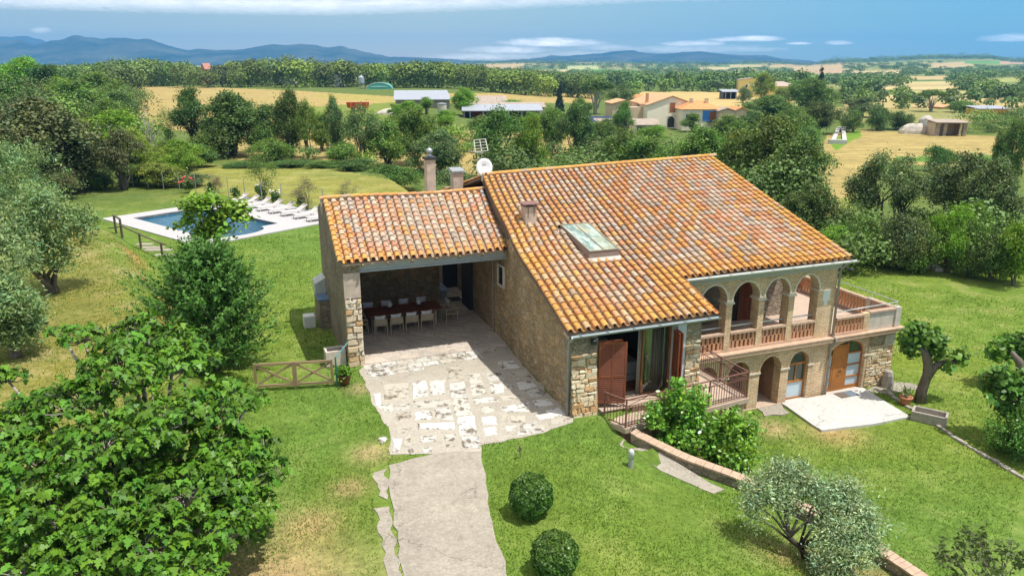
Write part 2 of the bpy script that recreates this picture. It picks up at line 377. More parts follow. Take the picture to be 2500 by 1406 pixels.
def npmesh(name, verts, sizes, loops, mat=None, parent=None, col=None, smooth=False, colpt=None):
    me = bpy.data.meshes.new(name)
    verts = np.asarray(verts, np.float32); sizes = np.asarray(sizes, np.int32); loops = np.asarray(loops, np.int32)
    me.vertices.add(len(verts)); me.vertices.foreach_set('co', verts.ravel())
    me.loops.add(len(loops)); me.loops.foreach_set('vertex_index', loops)
    me.polygons.add(len(sizes)); st = np.concatenate(([0], np.cumsum(sizes)[:-1])).astype(np.int32)
    me.polygons.foreach_set('loop_start', st); me.polygons.foreach_set('loop_total', sizes)
    if smooth: me.polygons.foreach_set('use_smooth', np.ones(len(sizes), bool))
    if colpt is not None:
        at = me.attributes.new('Col', 'FLOAT_COLOR', 'POINT'); at.data.foreach_set('color', np.asarray(colpt, np.float32).ravel())
    if col is not None:
        at = me.attributes.new('Col', 'FLOAT_COLOR', 'FACE'); at.data.foreach_set('color', np.asarray(col, np.float32).ravel())
    me.update(calc_edges=True); me.validate()
    if mat: me.materials.append(mat)
    o = bpy.data.objects.new(name, me); C.objects.link(o)
    if parent: o.parent = parent
    return o
def nrm(a): return a / np.maximum(np.linalg.norm(a, axis=-1, keepdims=True), 1e-9)
DIAMOND = np.array([(-.5, 0), (0, -.32), (.5, 0), (0, .32)])
NARROW = np.array([(-.5, 0), (0, -.13), (.5, 0), (0, .13)])
OVAL = np.array([(-.5, 0), (-.22, -.27), (.18, -.25), (.5, 0), (.18, .25), (-.22, .27)])
FIGLEAF = np.array([(-.48, 0), (-.40, -.16), (-.30, -.40), (-.02, -.30), (.02, -.14), (.24, -.30), (.30, -.12), (.55, 0), (.30, .12), (.24, .30), (.02, .14), (-.02, .30), (-.30, .40), (-.40, .16)])
SPRAY = np.array([(-.5, -.04), (-.1, -.24), (.0, -.07), (.28, -.17), (.3, -.03), (.55, 0), (.3, .04), (.2, .2), (.0, .07), (-.15, .22), (-.5, .04)])
def leafcloud(P, N, T, S, shape, col, fold=.0, droop=None):
    """one polygon per leaf: centre P, facing N, tip direction T, size S"""
    N = nrm(N); T = nrm(T - N * np.sum(T * N, axis=1, keepdims=True)); B = np.cross(N, T)
    k = len(shape)
    x = shape[:, 0][None, :, None]; y = shape[:, 1][None, :, None]
    Vt = P[:, None, :] + S[:, None, None] * (x * T[:, None, :] + y * B[:, None, :] + (fold * np.abs(y) - (droop or 0) * np.maximum(x, 0) ** 2) * N[:, None, :])
    n = len(P)
    return Vt.reshape(-1, 3), np.full(n, k), np.arange(n * k), np.concatenate([col, np.ones((n, 1))], 1)
def randunit(n): return nrm(rng.normal(size=(n, 3)))
def clumps(lobes, ncl, k, spread, shell=.55, upb=.35, low=None):
    """leaf positions and outward directions in clumps through a crown made of ellipsoid lobes"""
    lob = np.array(lobes, float); w = (lob[:, 3] * lob[:, 4] + lob[:, 3] * lob[:, 5]) ; w /= w.sum()
    idx = rng.choice(len(lob), ncl, p=w); d = randunit(ncl)
    d[:, 2] = np.where(d[:, 2] < -.4, -d[:, 2] * .6, d[:, 2])
    rad = shell + (1 - shell) * rng.random(ncl) ** .6
    rad *= 1 + .12 * rng.normal(size=ncl)
    cc = lob[idx, :3] + d * lob[idx, 3:6] * rad[:, None]
    if low is not None: cc[:, 2] = np.maximum(cc[:, 2], low + rng.random(ncl) * .05)
    g = np.repeat(np.arange(ncl), k)
    P = cc[g] + rng.normal(size=(ncl * k, 3)) * (spread * (.6 + .8 * rng.random(ncl))[g])[:, None]
    out = nrm(d[g] * .8 + (0, 0, upb) + rng.normal(size=(ncl * k, 3)) * .55)
    bright = (1 + .26 * rng.normal(size=ncl))[g] * (1 + .14 * rng.normal(size=ncl * k))
    tint = (rng.normal(size=ncl) * .12)[g]
    col = np.clip(bright, .42, 1.5)[:, None] * np.stack([1 + tint, np.ones_like(tint), 1 - .8 * tint], 1)
    return P, out, col, cc
def limbs(mb, base, tips, r0, n=7, wig=.06, seg=5, rtip=.15, fork=None):
    """tapered trunk to a fork, limbs on to each tip"""
    base = Vector(base)
    for tp in tips:
        tp = Vector(tp); mid = base.lerp(tp, .35) ; mid.x = base.x + (tp.x - base.x) * .12; mid.y = base.y + (tp.y - base.y) * .12
        pts = []; rr = []; d = (tp - base).length
        for i in range(seg + 1):
            t = i / seg; a = base.lerp(mid, t); b = mid.lerp(tp, t); p = a.lerp(b, t)
            if 0 < i < seg: p += Vector((rnd.gauss(0, wig), rnd.gauss(0, wig), 0)) * d * .5
            pts.append(p); rr.append(r0 * (1 - (1 - rtip) * t ** .8) * (1.25 if i == 0 else 1))
        mb.tube(pts, rr, n)
    return mb

# ---------------------------------------------------------------- camera, sun, sky
cam = bpy.data.objects.new('camera', bpy.data.cameras.new('camera')); C.objects.link(cam)
cam.location = (0, 0, H); cam.rotation_euler = (R(90) - PITCH, 0, 0)
cam.data.sensor_width = 36; cam.data.lens = F / 2500 * 36; cam.data.clip_start = .5; cam.data.clip_end = 40000
sc = bpy.context.scene; sc.camera = cam
SUN = nrm(np.array((.37, -.15, 1.0)))
sun = bpy.data.objects.new('sun', bpy.data.lights.new('sun', 'SUN')); C.objects.link(sun)
sun.data.energy = 4.3; sun.data.angle = R(.53); sun.data.color = (1, .965, .90)
sun.rotation_euler = Vector(SUN).to_track_quat('Z', 'Y').to_euler()
EL = math.asin(SUN[2]); AZ = math.atan2(SUN[0], SUN[1])
def build_world():
    w = bpy.data.worlds.new('World'); sc.world = w; w.use_nodes = True
    t = NT(w.node_tree); t.n.clear()
    sky = t.add('ShaderNodeTexSky', sky_type='NISHITA'); sky.sun_disc = False
    sky.sun_elevation = EL; sky.sun_rotation = AZ; sky.altitude = 150; sky.air_density = 1.0; sky.dust_density = .35; sky.ozone_density = 2.2
    d = t.add('ShaderNodeTexCoord').outputs['Generated']; x, y, z = t.sep(d)
    az = t.math('MULTIPLY', t.math('ARCTAN2', x, y), 57.2958); el = t.math('MULTIPLY', t.math('ARCSINE', z), 57.2958)
    def dirpix(px, py):
        r = ray(px, py); l = math.sqrt(sum(q * q for q in r)); return math.degrees(math.atan2(r[0], r[1])), math.degrees(math.asin(r[2] / l))
    q = t.xyz(t.math('MULTIPLY', az, .55), t.math('MULTIPLY', el, 2.3), 0)
    n = t.noise(q, .9, 7, .62); n2 = t.noise(q, 3.2, 5, .65)
    nz = t.math('ADD', t.math('MULTIPLY', t.math('SUBTRACT', n, .5), 2.6), t.math('MULTIPLY', t.math('SUBTRACT', n2, .5), 1.0))
    tot = None
    # separate small clouds: px, py, half width px, half height px, amount
    for px, py, wx, hy, am in ((1345, 106, 125, 14, 1), (1240, 124, 110, 12, .6), (1480, 118, 70, 10, .3), (1690, 108, 80, 9, .55), (1825, 97, 95, 9, .9), (1700, 122, 200, 12, .3), (1951, 107, 34, 5, .75), (2046, 106, 38, 7, .8), (2470, 95, 85, 12, .75),
                               (100, 76, 26, 10, .35), (1180, 140, 150, 10, .35), (1420, 135, 120, 10, .25)):
        a0, e0 = dirpix(px, py); wa = abs(dirpix(px + wx, py)[0] - a0); he = abs(dirpix(px, py - hy)[1] - e0)
        da = t.math('DIVIDE', t.math('SUBTRACT', az, a0), wa); de = t.math('DIVIDE', t.math('SUBTRACT', el, e0), he)
        # flat base, billowing top
        de = t.math('MULTIPLY', de, t.math('ADD', 1, t.math('MULTIPLY', t.math('LESS_THAN', de, 0), .6)))
        r2 = t.math('ADD', t.math('MULTIPLY', da, da), t.math('MULTIPLY', de, de))
        f = t.math('ADD', t.math('SUBTRACT', 1, r2), t.math('MULTIPLY', nz, .75))
        f = t.math('MULTIPLY', t.mapr(f, -.25, 1.35, 0, 1), am)
        tot = f if tot is None else t.math('MAXIMUM', tot, f)
    # long bank across the upper left
    a1, e1 = dirpix(0, 36); a2, e2 = dirpix(800, 36); a3, e3 = dirpix(1600, 2)
    e_low = t.add('ShaderNodeMapRange'); t.put(e_low.inputs[0], az)
    for i, v in enumerate((a2, a3, e2, e3)): e_low.inputs[1 + i].default_value = v
    ab = t.math('SUBTRACT', t.math('SUBTRACT', el, e_low.outputs[0]), t.math('MULTIPLY', t.math('SUBTRACT', n2, .5), .5))
    bank = t.math('MULTIPLY', t.mapr(ab, -.15, .6, 0, .8), t.mapr(ab, 5, 14, 1, 0))
    bank = t.math('MULTIPLY', bank, t.mapr(az, a3 + 1, a3 + 16, 1, 0))
    bank = t.math('MULTIPLY', bank, t.math('SUBTRACT', 1, t.math('MULTIPLY', t.mapr(nz, .25, .75, 0, 1), t.mapr(az, a2, a2 - 12, .1, .75))))
    tot = t.math('MAXIMUM', tot, bank)
    cc = t.mix(t.mapr(nz, -.5, .6, 0, 1), (6.2, 6.6, 7.0), (9.2, 9.3, 9.4))
    right = t.mapr(az, -6, 30, 0, 1)
    tint = t.mix(1, sky.outputs[0], t.mix(right, t.mix(t.mapr(az, -30, -4, 0, 1), (.64, .66, .66), (.77, .77, .71)), (.31, .60, .78)), 'MULTIPLY')
    tint = t.mix(1, tint, t.mix(t.mapr(el, -.4, 2.6, 0, 1), (1.45, 1.32, 1.18), (1, 1, 1)), 'MULTIPLY')
    over = t.math('MULTIPLY', t.mapr(el, 9, 30, 0, 1), t.mapr(n, .36, .58, .25, 1))  # unseen white cloud cover high overhead, added as fill light for shaded areas
    cc = t.mix(1, cc, t.mix(t.mapr(el, 0, 4.5, 0, 1), (3.0, 2.65, 2.3), (1.0, .98, .95)), 'MULTIPLY')
    c = t.mix(tot, tint, cc)
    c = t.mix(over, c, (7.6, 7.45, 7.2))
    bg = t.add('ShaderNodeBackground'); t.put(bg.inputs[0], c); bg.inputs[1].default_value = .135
    o = t.add('ShaderNodeOutputWorld'); t.l.new(bg.outputs[0], o.inputs[0])
build_world()
sc.view_settings.view_transform = 'Standard'; sc.view_settings.look = 'None'; sc.view_settings.exposure = 0.30; sc.view_settings.gamma = 1
sc.render.engine = 'CYCLES'
sc.cycles.use_denoising = True
sc.cycles.max_bounces = 8; sc.cycles.diffuse_bounces = 6; sc.cycles.glossy_bounces = 2; sc.cycles.transmission_bounces = 3; sc.cycles.volume_bounces = 0; sc.cycles.transparent_max_bounces = 8
sc.cycles.caustics_reflective = False; sc.cycles.caustics_refractive = False

# ---------------------------------------------------------------- terrain
def pip(px, py, poly):
    inside = np.zeros(px.shape, bool); n = len(poly); j = n - 1
    for i in range(n):
        xi, yi = poly[i]; xj, yj = poly[j]
        c = ((yi > py) != (yj > py)); den = (yj - yi) if yj != yi else 1e-9
        inside ^= c & (px < (xj - xi) * (py - yi) / den + xi); j = i
    return inside
def polydist(X, Y, pts):
    """distance to a polyline, side (+ = right of travel) and parameter of the nearest point"""
    best = np.full(X.shape, 1e9); side = np.zeros(X.shape); par = np.zeros(X.shape)
    for i in range(len(pts) - 1):
        ax, ay = pts[i]; bx, by = pts[i + 1]; dx, dy = bx - ax, by - ay; l2 = dx * dx + dy * dy
        t = np.clip(((X - ax) * dx + (Y - ay) * dy) / l2, 0, 1); qx, qy = ax + t * dx, ay + t * dy
        d = np.hypot(X - qx, Y - qy); s = np.sign((X - ax) * dy - (Y - ay) * dx)
        m = d < best - 1e-9
        best = np.where(m, d, best); side = np.where(m, s, side); par = np.where(m, i + t, par)
    return best, side, par
WALL_UV = [(1.45, -3.75), (2.45, -5.44), (3.73, -6.95), (4.55, -8.7), (5.02, -10.25), (5.22, -11.4), (5.45, -14.5)]
WALL_Z = [2.25, 1.95, 1.72, 1.55, 1.42, 1.32, 1.15]
STEP_UV = [(5.6, 30), (5.4, 14), (5.2, 9.0), (4.98, -.3), (4.7, -2.25), (1.5, -2.9)] + WALL_UV + [(6.0, -40)]
STEP_XY = [W(*p) for p in STEP_UV]
WALL_XY = [W(*p) for p in WALL_UV]
BANK_XY = [atz(*p, 2.6) for p in ((200, 520), (285, 575), (345, 650), (385, 715), (425, 790), (455, 850), (500, 960), (560, 1100))]
POOL = [atz(*p, 2.4) for p in ((324, 533), (640, 590), (715, 551))]
# swimming pool frame: corner, direction along the long side, direction across
pc = np.array(atz(324, 533, 2.4)); pe = np.array(atz(513, 615, 2.4)) - np.array(atz(240, 537, 2.4)); pe /= np.linalg.norm(pe)
pf = np.array((-pe[1], pe[0]))
if pf[0] < 0: pf = -pf
POOL_L, POOL_Wd = 11.6, 5.6
def poolxy(a, b): return tuple(pc + pe * a + pf * b)
def yground(px, py): return py
RIDGE = [(-800, 158), (900, 156), (1140, 152), (1250, 149), (1400, 150), (1600, 152), (1750, 153), (1850, 151), (1950, 155), (2000, 150), (2100, 145), (2250, 142), (2370, 138), (2420, 147), (2500, 152), (3200, 150)]
def zfar_vals(az_deg):
    px = 1250 + F / cp * np.tan(np.radians(np.clip(az_deg, -60, 60))) * .96
    y = np.interp(px, [a for a, b in RIDGE], [b for a, b in RIDGE])
    dep = PITCH + np.arctan((y - 703) / F)
    return H - 3000 * np.tan(dep) - 9
def ground_z(X, Y):
    X = np.asarray(X, float); Y = np.asarray(Y, float)
    D = np.hypot(X, Y); az = np.degrees(np.arctan2(X, Y))
    wfar = sstep(60, 130, D)
    dS, sS, _ = polydist(X, Y, STEP_XY)
    dW, sW, pW = polydist(X, Y, WALL_XY)
    zw = np.interp(pW, range(len(WALL_Z)), WALL_Z) - .34
    u = (X - O[0]) * U[0] + (Y - O[1]) * U[1]; v = (X - O[0]) * V[0] + (Y - O[1]) * V[1]
    infront = np.maximum(sstep(-3.3, -5.6, v), sstep(1.25, .5, np.hypot(u - 1.5, v + 3.9)))
    left = 2.365 + (zw - 2.365) * (1 - sstep(.4, 4.6, dW)) * infront
    low = -.06 + .75 * sstep(-3.5, -11, v) * sstep(13, 6, u)
    sd = dS * sS
    k = sstep(-.12, .12, sd)      # 1 on the left (plateau)
    # beyond the house the step melts into a slope
    k2 = sstep(-14, 10, sd); beyond = sstep(8, 22, v)
    k = k * (1 - beyond) + k2 * beyond
    near = low + (left - low) * k
    dB, sB, pB = polydist(X, Y, BANK_XY)
    near = near + .85 * sstep(-.5, .9, dB * sB) * sstep(70, 48, D) * sstep(-7.5, -9.5, X)
    # hole for the pool basin
    rx, ry = X - pc[0], Y - pc[1]; a = rx * pe[0] + ry * pe[1]; b = rx * pf[0] + ry * pf[1]
    hole = (a > -.25) & (a < POOL_L + .25) & (b > -.25) & (b < POOL_Wd + .25)
    near = np.where(hole, .3, near)
    far = 2.2 + (-2.0 - 2.2) * sstep(-7, 6, az)
    zz = near + (far - near) * wfar
    zr = zfar_vals(az)
    und = 2.2 * np.sin(X * .011 + 1.3) * np.cos(Y * .008 + .4) + 1.4 * np.sin(X * .021 - Y * .013)
    pxx = 1250 + F / cp * np.tan(np.radians(np.clip(az, -60, 60))) * .96
    yr = np.interp(pxx, [q[0] for q in RIDGE], [q[1] + 6 for q in RIDGE])
    ss = np.clip(np.log(np.maximum(D, 1) / 470) / math.log(2600 / 470), 0, 1.02)
    pyq = 221 + (yr - 221) * ss ** .9
    zq = H - D * np.cos(np.radians(az)) * np.tan(PITCH + np.arctan((pyq - 703) / F))
    kq = sstep(470, 620, D) * (np.abs(az) < 75)
    zz = zz * (1 - kq) + zq * kq + und * sstep(620, 1100, D) * .8
    zz = zz - 14 * sstep(3050, 3700, D)
    return zz
def gz(x, y): return float(ground_z(np.array([x]), np.array([y]))[0])
def gpix(px, py):
    """point on the ground seen at a reference pixel"""
    r = ray(px, py); t = 8.0; prev = t
    while t < 6000:
        if H + r[2] * t <= gz(r[0] * t, r[1] * t): break
        prev = t; t *= 1.02
    for _ in range(24):
        m = (prev + t) / 2
        if H + r[2] * m <= gz(r[0] * m, r[1] * m): t = m
        else: prev = m
    return (r[0] * t, r[1] * t, H + r[2] * t)
LAWN = (.120, .200, .034); GOLD = (.37, .285, .105); GOLD2 = (.44, .345, .17); WILD = (.10, .150, .034); STRAW = (.34, .29, .085); FGREEN = (.10, .20, .035); EARTH = (.42, .24, .10); PINKF = (.44, .31, .19)
FIELDS = [  # polygons on the land, seen in the reference frame; colour, furrow amount, dryness
    ([(470, 402), (800, 410), (1000, 448), (1010, 474), (780, 508), (470, 470)], (.215, .232, .055), .35, .45),
    ([(280, 207), (520, 214), (705, 221), (960, 236), (960, 262), (830, 250), (740, 320), (600, 330), (330, 312)], GOLD, .8, .2),
    ([(735, 225), (965, 238), (968, 262), (740, 262)], GOLD, .7, .2),
    ([(740, 262), (968, 250), (968, 300), (760, 300)], (.16, .22, .04), .3, .4),
    ([(770, 228), (900, 232), (966, 243), (966, 250), (770, 240)], STRAW, .3, .1),
    ([(560, 300), (1460, 330), (1460, 420), (1130, 430), (850, 390), (560, 390)], GOLD, .8, .4),
    ([(1060, 228), (1450, 228), (1450, 252), (1060, 252)], GOLD, .6, .1),
    ([(1560, 224), (1990, 224), (1990, 262), (1560, 262)], (.47, .36, .15), .6, .15),
    ([(2018, 330), (2100, 316), (2210, 322), (2470, 336), (2500, 344), (2500, 420), (2330, 408), (2150, 395), (2080, 480), (2060, 560), (2000, 520), (2000, 400)], GOLD, 1, .15),
    ([(2180, 384), (2480, 378), (2480, 392), (2180, 396)], FGREEN, .2, 0),
    ([(2020, 345), (2098, 314), (2104, 332), (2040, 368)], (.14, .25, .03), .2, 0),
    ([(2050, 482), (2130, 482), (2130, 530), (2050, 540)], (.20, .25, .05), .2, .3),
    ([(1960, 262), (2500, 262), (2500, 300), (2270, 300), (2100, 300)], (.25, .25, .09), .3, .3),
    ([(2060, 245), (2500, 238), (2500, 262), (2060, 270)], (.40, .33, .14), .5, .2),
    # far patchwork
    ([(2150, 213), (2330, 212), (2330, 219), (2150, 220)], (.50, .40, .20), .5, 0), ([(2185, 221), (2420, 222), (2420, 230), (2185, 229)], (.36, .34, .14), .3, 0),
    ([(2160, 232), (2400, 234), (2400, 246), (2160, 244)], (.50, .40, .2), .4, 0), ([(2420, 210), (2500, 206), (2500, 222), (2420, 224)], (.46, .36, .18), .4, 0),
    ([(2210, 187), (2310, 186), (2310, 195), (2210, 195)], GOLD2, .3, 0), ([(2255, 158), (2360, 150), (2380, 162), (2290, 168)], GOLD2, .3, 0),
    ([(2200, 200), (2330, 199), (2330, 206), (2200, 207)], (.44, .38, .18), .3, 0), ([(2335, 198), (2500, 190), (2500, 199), (2335, 206)], (.30, .33, .10), .3, 0),
    ([(2355, 149), (2440, 150), (2440, 157), (2355, 156)], (.12, .27, .06), 0, 0), ([(2440, 150), (2500, 150), (2500, 157), (2440, 157)], PINKF, 0, 0),
    ([(1740, 180), (1870, 176), (1870, 184), (1740, 186)], (.34, .38, .14), .2, 0), ([(1735, 188), (1880, 184), (1885, 194), (1735, 200)], PINKF, .3, 0),
    ([(1930, 158), (2060, 156), (2050, 172), (1940, 184)], GOLD2, .4, 0), ([(1940, 172), (2060, 168), (2060, 178), (1940, 190)], PINKF, .4, 0),
    ([(1780, 158), (1860, 158), (1860, 164), (1780, 166)], (.42, .38, .18), .2, 0), ([(1385, 162), (1460, 160), (1460, 170), (1385, 171)], (.38, .42, .18), .2, 0),
    ([(1440, 170), (1560, 172), (1580, 180), (1440, 180)], (.10, .24, .05), 0, 0), ([(1155, 158), (1280, 155), (1280, 170), (1155, 172)], GOLD2, .3, 0),
    ([(1600, 186), (1670, 186), (1670, 194), (1600, 194)], (.46, .42, .2), .2, 0), ([(1300, 172), (1400, 170), (1400, 177), (1300, 178)], (.48, .42, .24), .2, 0),
    ([(1880, 160), (1930, 156), (1930, 164), (1880, 166)], GOLD2, 0, 0), ([(2080, 176), (2200, 172), (2200, 180), (2080, 184)], (.48, .40, .2), .2, 0), ([(1700, 166), (1780, 164), (1780, 170), (1700, 171)], (.46, .4, .2), 0, 0),
]
def build_ground():
    az = np.radians(np.concatenate([np.linspace(-180, -42, 70, endpoint=False), np.linspace(-42, 42, 760), np.linspace(42, 180, 71)[1:]]))
    r = np.concatenate([[.05, 3, 7], np.geomspace(10, 75, 330), np.geomspace(75, 7800, 300)[1:]])
    na, nr = len(az), len(r)
    X = r[:, None] * np.sin(az)[None, :]; Y = r[:, None] * np.cos(az)[None, :]
    Z = ground_z(X, Y)
    D = np.hypot(X, Y)
    # small unevenness
    zz = Z - H; dep = Y * cp - zz * sp; ok = dep > 1
    px = np.where(ok, 1250 + F * X / np.where(ok, dep, 1), -9999); py = np.where(ok, 703 - F * (Y * sp + zz * cp) / np.where(ok, dep, 1), -9999)
    col = np.zeros(X.shape + (4,)); fld = np.zeros(X.shape)
    wild = np.array(WILD); lawn = np.array(LAWN)
    k = sstep(56, 74, D)[..., None]
    col[..., :3] = lawn * (1 - k) + wild * k; col[..., 3] = .22
    # patchwork of farmland far off
    wx = X + 40 * np.sin(Y * .006); wy = Y * .42 + 30 * np.sin(X * .009); ci = np.floor(wx / 95 + .5 * np.floor(wy / 70)).astype(int) * 7919 + np.floor(wy / 70).astype(int) * 104729
    hsh = (np.abs(np.sin(ci * 12.9898) * 43758.5453)) % 1
    pal = np.array([(.33, .28, .13), (.20, .25, .08), (.10, .17, .045), (.36, .32, .16), (.15, .21, .06), (.15, .22, .06), (.24, .26, .10)])
    pcol = pal[(hsh * 7).astype(int)]; kk = sstep(430, 560, D)[..., None]; col[..., :3] = col[..., :3] * (1 - kk) + pcol * kk; col[..., 3] = np.where(D > 500, .1, col[..., 3])
    dB, sB, pB = polydist(X, Y, BANK_XY)
    grove = (sB > 0) & (D < 62) & (X < -7)
    g2 = sstep(.2, 2.5, dB) * grove
    col[..., :3] = col[..., :3] * (1 - g2[..., None]) + np.array((.185, .195, .05)) * g2[..., None]; col[..., 3] = np.where(grove, .9, col[..., 3])
    face = np.exp(-((dB + np.where(sB > 0, -1, 1) * .15) / .45) ** 2) * (D < 56) * (X < -9) * np.clip(.35 + .9 * np.sin(X * 1.3 + Y * .9) * np.sin(Y * .7), 0, 1)
    col[..., :3] = col[..., :3] * (1 - face[..., None]) + np.array(EARTH) * face[..., None]
    # yellower lower lawn to the right of the house
    u = (X - O[0]) * U[0] + (Y - O[1]) * U[1]; v = (X - O[0]) * V[0] + (Y - O[1]) * V[1]
    rt = sstep(12, 20, u) * (D < 70)
    col[..., :3] = col[..., :3] * (1 - .7 * rt[..., None]) + np.array((.145, .212, .030)) * .7 * rt[..., None]; col[..., 3] = np.maximum(col[..., 3], .45 * rt)
    for poly, c, f, dr in FIELDS:
        m = pip(px, py, poly) & (D > 60)
        col[m, :3] = c; col[m, 3] = dr; fld[m] = f
    # bare earth worn beside the concrete and under the fig tree
    ex, ey = -5.6, 14.2
    m = np.exp(-(((X - ex) / 2.2) ** 2 + ((Y - ey) / 1.8) ** 2)) * .95
    m = np.clip(m, 0, 1)[..., None]; col[..., :3] = col[..., :3] * (1 - m) + np.array((.36, .28, .17)) * m
    for (qx, qy, rr) in ((-4.15, 20.2, .6), (-4.4, 18.3, .5), (-5.0, 16.6, .7), (6.7, 16.0, .9), (8.3, 16.6, .8), (9.2, 15.9, .7), (-5.3, 24.8, .5), (12.2, 26.2, 1.0), (10.0, 26.6, .7)):
        m = np.clip(np.exp(-(((X - qx) / rr) ** 2 + ((Y - qy) / rr) ** 2)) * .75, 0, 1)[..., None]
        col[..., :3] = col[..., :3] * (1 - m) + np.array((.40, .30, .16)) * m
    # very gentle bumps in the grass
    Z = Z + .006 * np.sin(X * 2.1 + np.sin(Y * 1.7)) * np.sin(Y * 1.9) * (D < 70) * (D > 8)
    Vv = np.stack([X, Y, Z], -1).reshape(-1, 3)
    idx = np.arange(nr * na).reshape(nr, na)
    a = idx[:-1, :]; b = idx[1:, :]
    q = np.stack([a[:, :-1], b[:, :-1], b[:, 1:], a[:, 1:]], -1).reshape(-1, 4)
    q = q[:, ::-1]
    o = npmesh('ground', Vv, np.full(len(q), 4), q.ravel(), M['ground'], None, None, True, col.reshape(-1, 4))
    at = o.data.attributes.new('Fld', 'FLOAT', 'POINT'); at.data.foreach_set('value', fld.ravel().astype(np.float32))
    tag(o, kind='structure'); return o
ground = build_ground()

# ---------------------------------------------------------------- distant mountains
def mountmat():
    m, t = newmat('mountain_slope'); p = t.pos()
    n = t.noise(p, .004, 6, .65); n2 = t.noise(p, .02, 4, .7)
    c = t.mix(t.mapr(n, .35, .65, 0, 1), (.012, .038, .030), (.095, .105, .080))
    c = t.mix(t.mapr(n2, .64, .72, 0, .8), c, (.26, .22, .19))
    pbsdf(t, c, 1, 0, 0); return m
M['mountain'] = mountmat()
def mountain(name, sky, D, depth, base=-12):
    xs = np.arange(sky[0][0], sky[-1][0] + 1, 8.0); ys = np.interp(xs, [a for a, b in sky], [b for a, b in sky])
    ys = ys + np.array([mnoise.noise((x * .05, D * .01, 0)) * 1.6 + mnoise.noise((x * .16, 3, 0)) * .9 for x in xs])
    rows = 12; Vt = []
    for j in range(rows + 1):
        t = j / rows   # 0 = front foot, .6 = crest, 1 = back foot
        prof = math.sin(min(t / .62, 1) * math.pi / 2) ** 1.3 if t < .62 else 1 - ((t - .62) / .38) ** 1.2 * .9
        for x, y in zip(xs, ys):
            p = atD(x, y, D); dd = (t - .62) * depth
            nse = 1 + .13 * mnoise.noise((x * .022, t * 5, D * .001)) * (1 if abs(t - .62) > .05 else 0)
            k = (D + dd) / D
            hh = base + (p[2] - base) * prof * nse
            Vt.append((p[0] * k, D + dd, hh))
    n = len(xs); fs = [(j * n + i, j * n + i + 1, (j + 1) * n + i + 1, (j + 1) * n + i) for j in range(rows) for i in range(n - 1)]
    mb = MB(); mb.raw(Vt, fs); o = mb.build(name, M['mountain'], smooth=True); tag(o, kind='structure'); return o
mountain('mountains', [(-900, 118), (-500, 100), (-200, 106), (0, 102), (50, 99), (80, 110), (105, 108), (125, 102), (155, 96), (185, 86), (205, 91), (245, 95), (295, 93), (340, 97), (360, 95), (405, 110), (455, 124), (480, 120), (530, 123), (590, 122), (620, 116), (665, 109), (700, 111), (735, 108), (770, 111), (800, 117), (830, 113), (875, 124), (915, 132), (950, 139), (1025, 141), (1100, 145), (1180, 152)], 5200, 1800)
mountain('mountains', [(-800, 95), (-300, 88), (0, 90), (60, 92), (100, 97), (130, 108), (200, 130), (260, 150)], 6900, 900)
mountain('mountains', [(1130, 151), (1250, 148), (1325, 141), (1345, 135), (1370, 138), (1420, 134), (1465, 131), (1500, 126), (1545, 123), (1560, 128), (1595, 131), (1630, 132), (1665, 128), (1710, 126), (1750, 131), (1800, 135), (1870, 136), (1900, 143), (1990, 150)], 5600, 1400)

# ---------------------------------------------------------------- haze
def build_haze():
    mb = MB(); mb.box(-9000, 9000, -1500, 8200, -45, 260)
    m, t = newmat('haze_air'); v = t.add('ShaderNodeVolumePrincipled')
    v.inputs['Color'].default_value = (.17, .52, 1.0, 1); v.inputs['Density'].default_value = 1.65e-4; v.inputs['Anisotropy'].default_value = .1
    t.l.new(v.outputs[0], t.out.inputs['Volume'])
    o = mb.build('haze', m); tag(o, kind='stuff')
build_haze()

# ================================================================ the farmhouse (local frame: x along the front, y into the house, z up)
house = empty('farmhouse', (O[0], O[1], 0), HOUSE_ROT, 'large stone and brick farmhouse with orange tiled roof, arched loggia and open porch', 'house')
def hp(name, mb, mat, parent=None, smooth=False, bevel=0): return mb.build(name, mat, parent or house, smooth, bevel)
VERGE = ([-2.62, 2.4, 3.0, 4.34, 6.5, 8.93, 9.45, 20], [-.24, .05, .12, .34, .61, 1.01, 1.12, 1.9])
UR = 13.27
def uL(v): return float(np.interp(v, *VERGE))
def roofz(u, v):
    k = min(max(u / 13.2, 0), 1); s = .2615 + (.292 - .2615) * k
    if v > 9.43: return 5.24 + s * 12.05 - .30 * (v - 9.43)
    return 5.24 + s * (v + 2.62) + .05 * math.sin(u * .8 + 1) * math.sin((v + 2.6) * .26)
PINK = [(.55, .31, .215), (.48, .25, .165), (.56, .35, .245), (.54, .23, .12)]
GREY = [(.50, .42, .335), (.42, .36, .31), (.48, .40, .30), (.34, .285, .245), (.47, .385, .32)]
ORNG = [(.58, .285, .085), (.53, .24, .08), (.59, .34, .11), (.51, .21, .085)]
def tilecol(edge, patch=0):
    x = rnd.random()
    po = max(.03, .12 + .66 * edge + patch)
    c = rnd.choice(ORNG) if x < po else (rnd.choice(GREY) if x < po + (1 - po) * .5 else rnd.choice(PINK))
    j = rnd.uniform(.84, 1.14)
    return (c[0] * j, c[1] * j, c[2] * j, min(1, .02 + .75 * edge + .32 * rnd.random()))
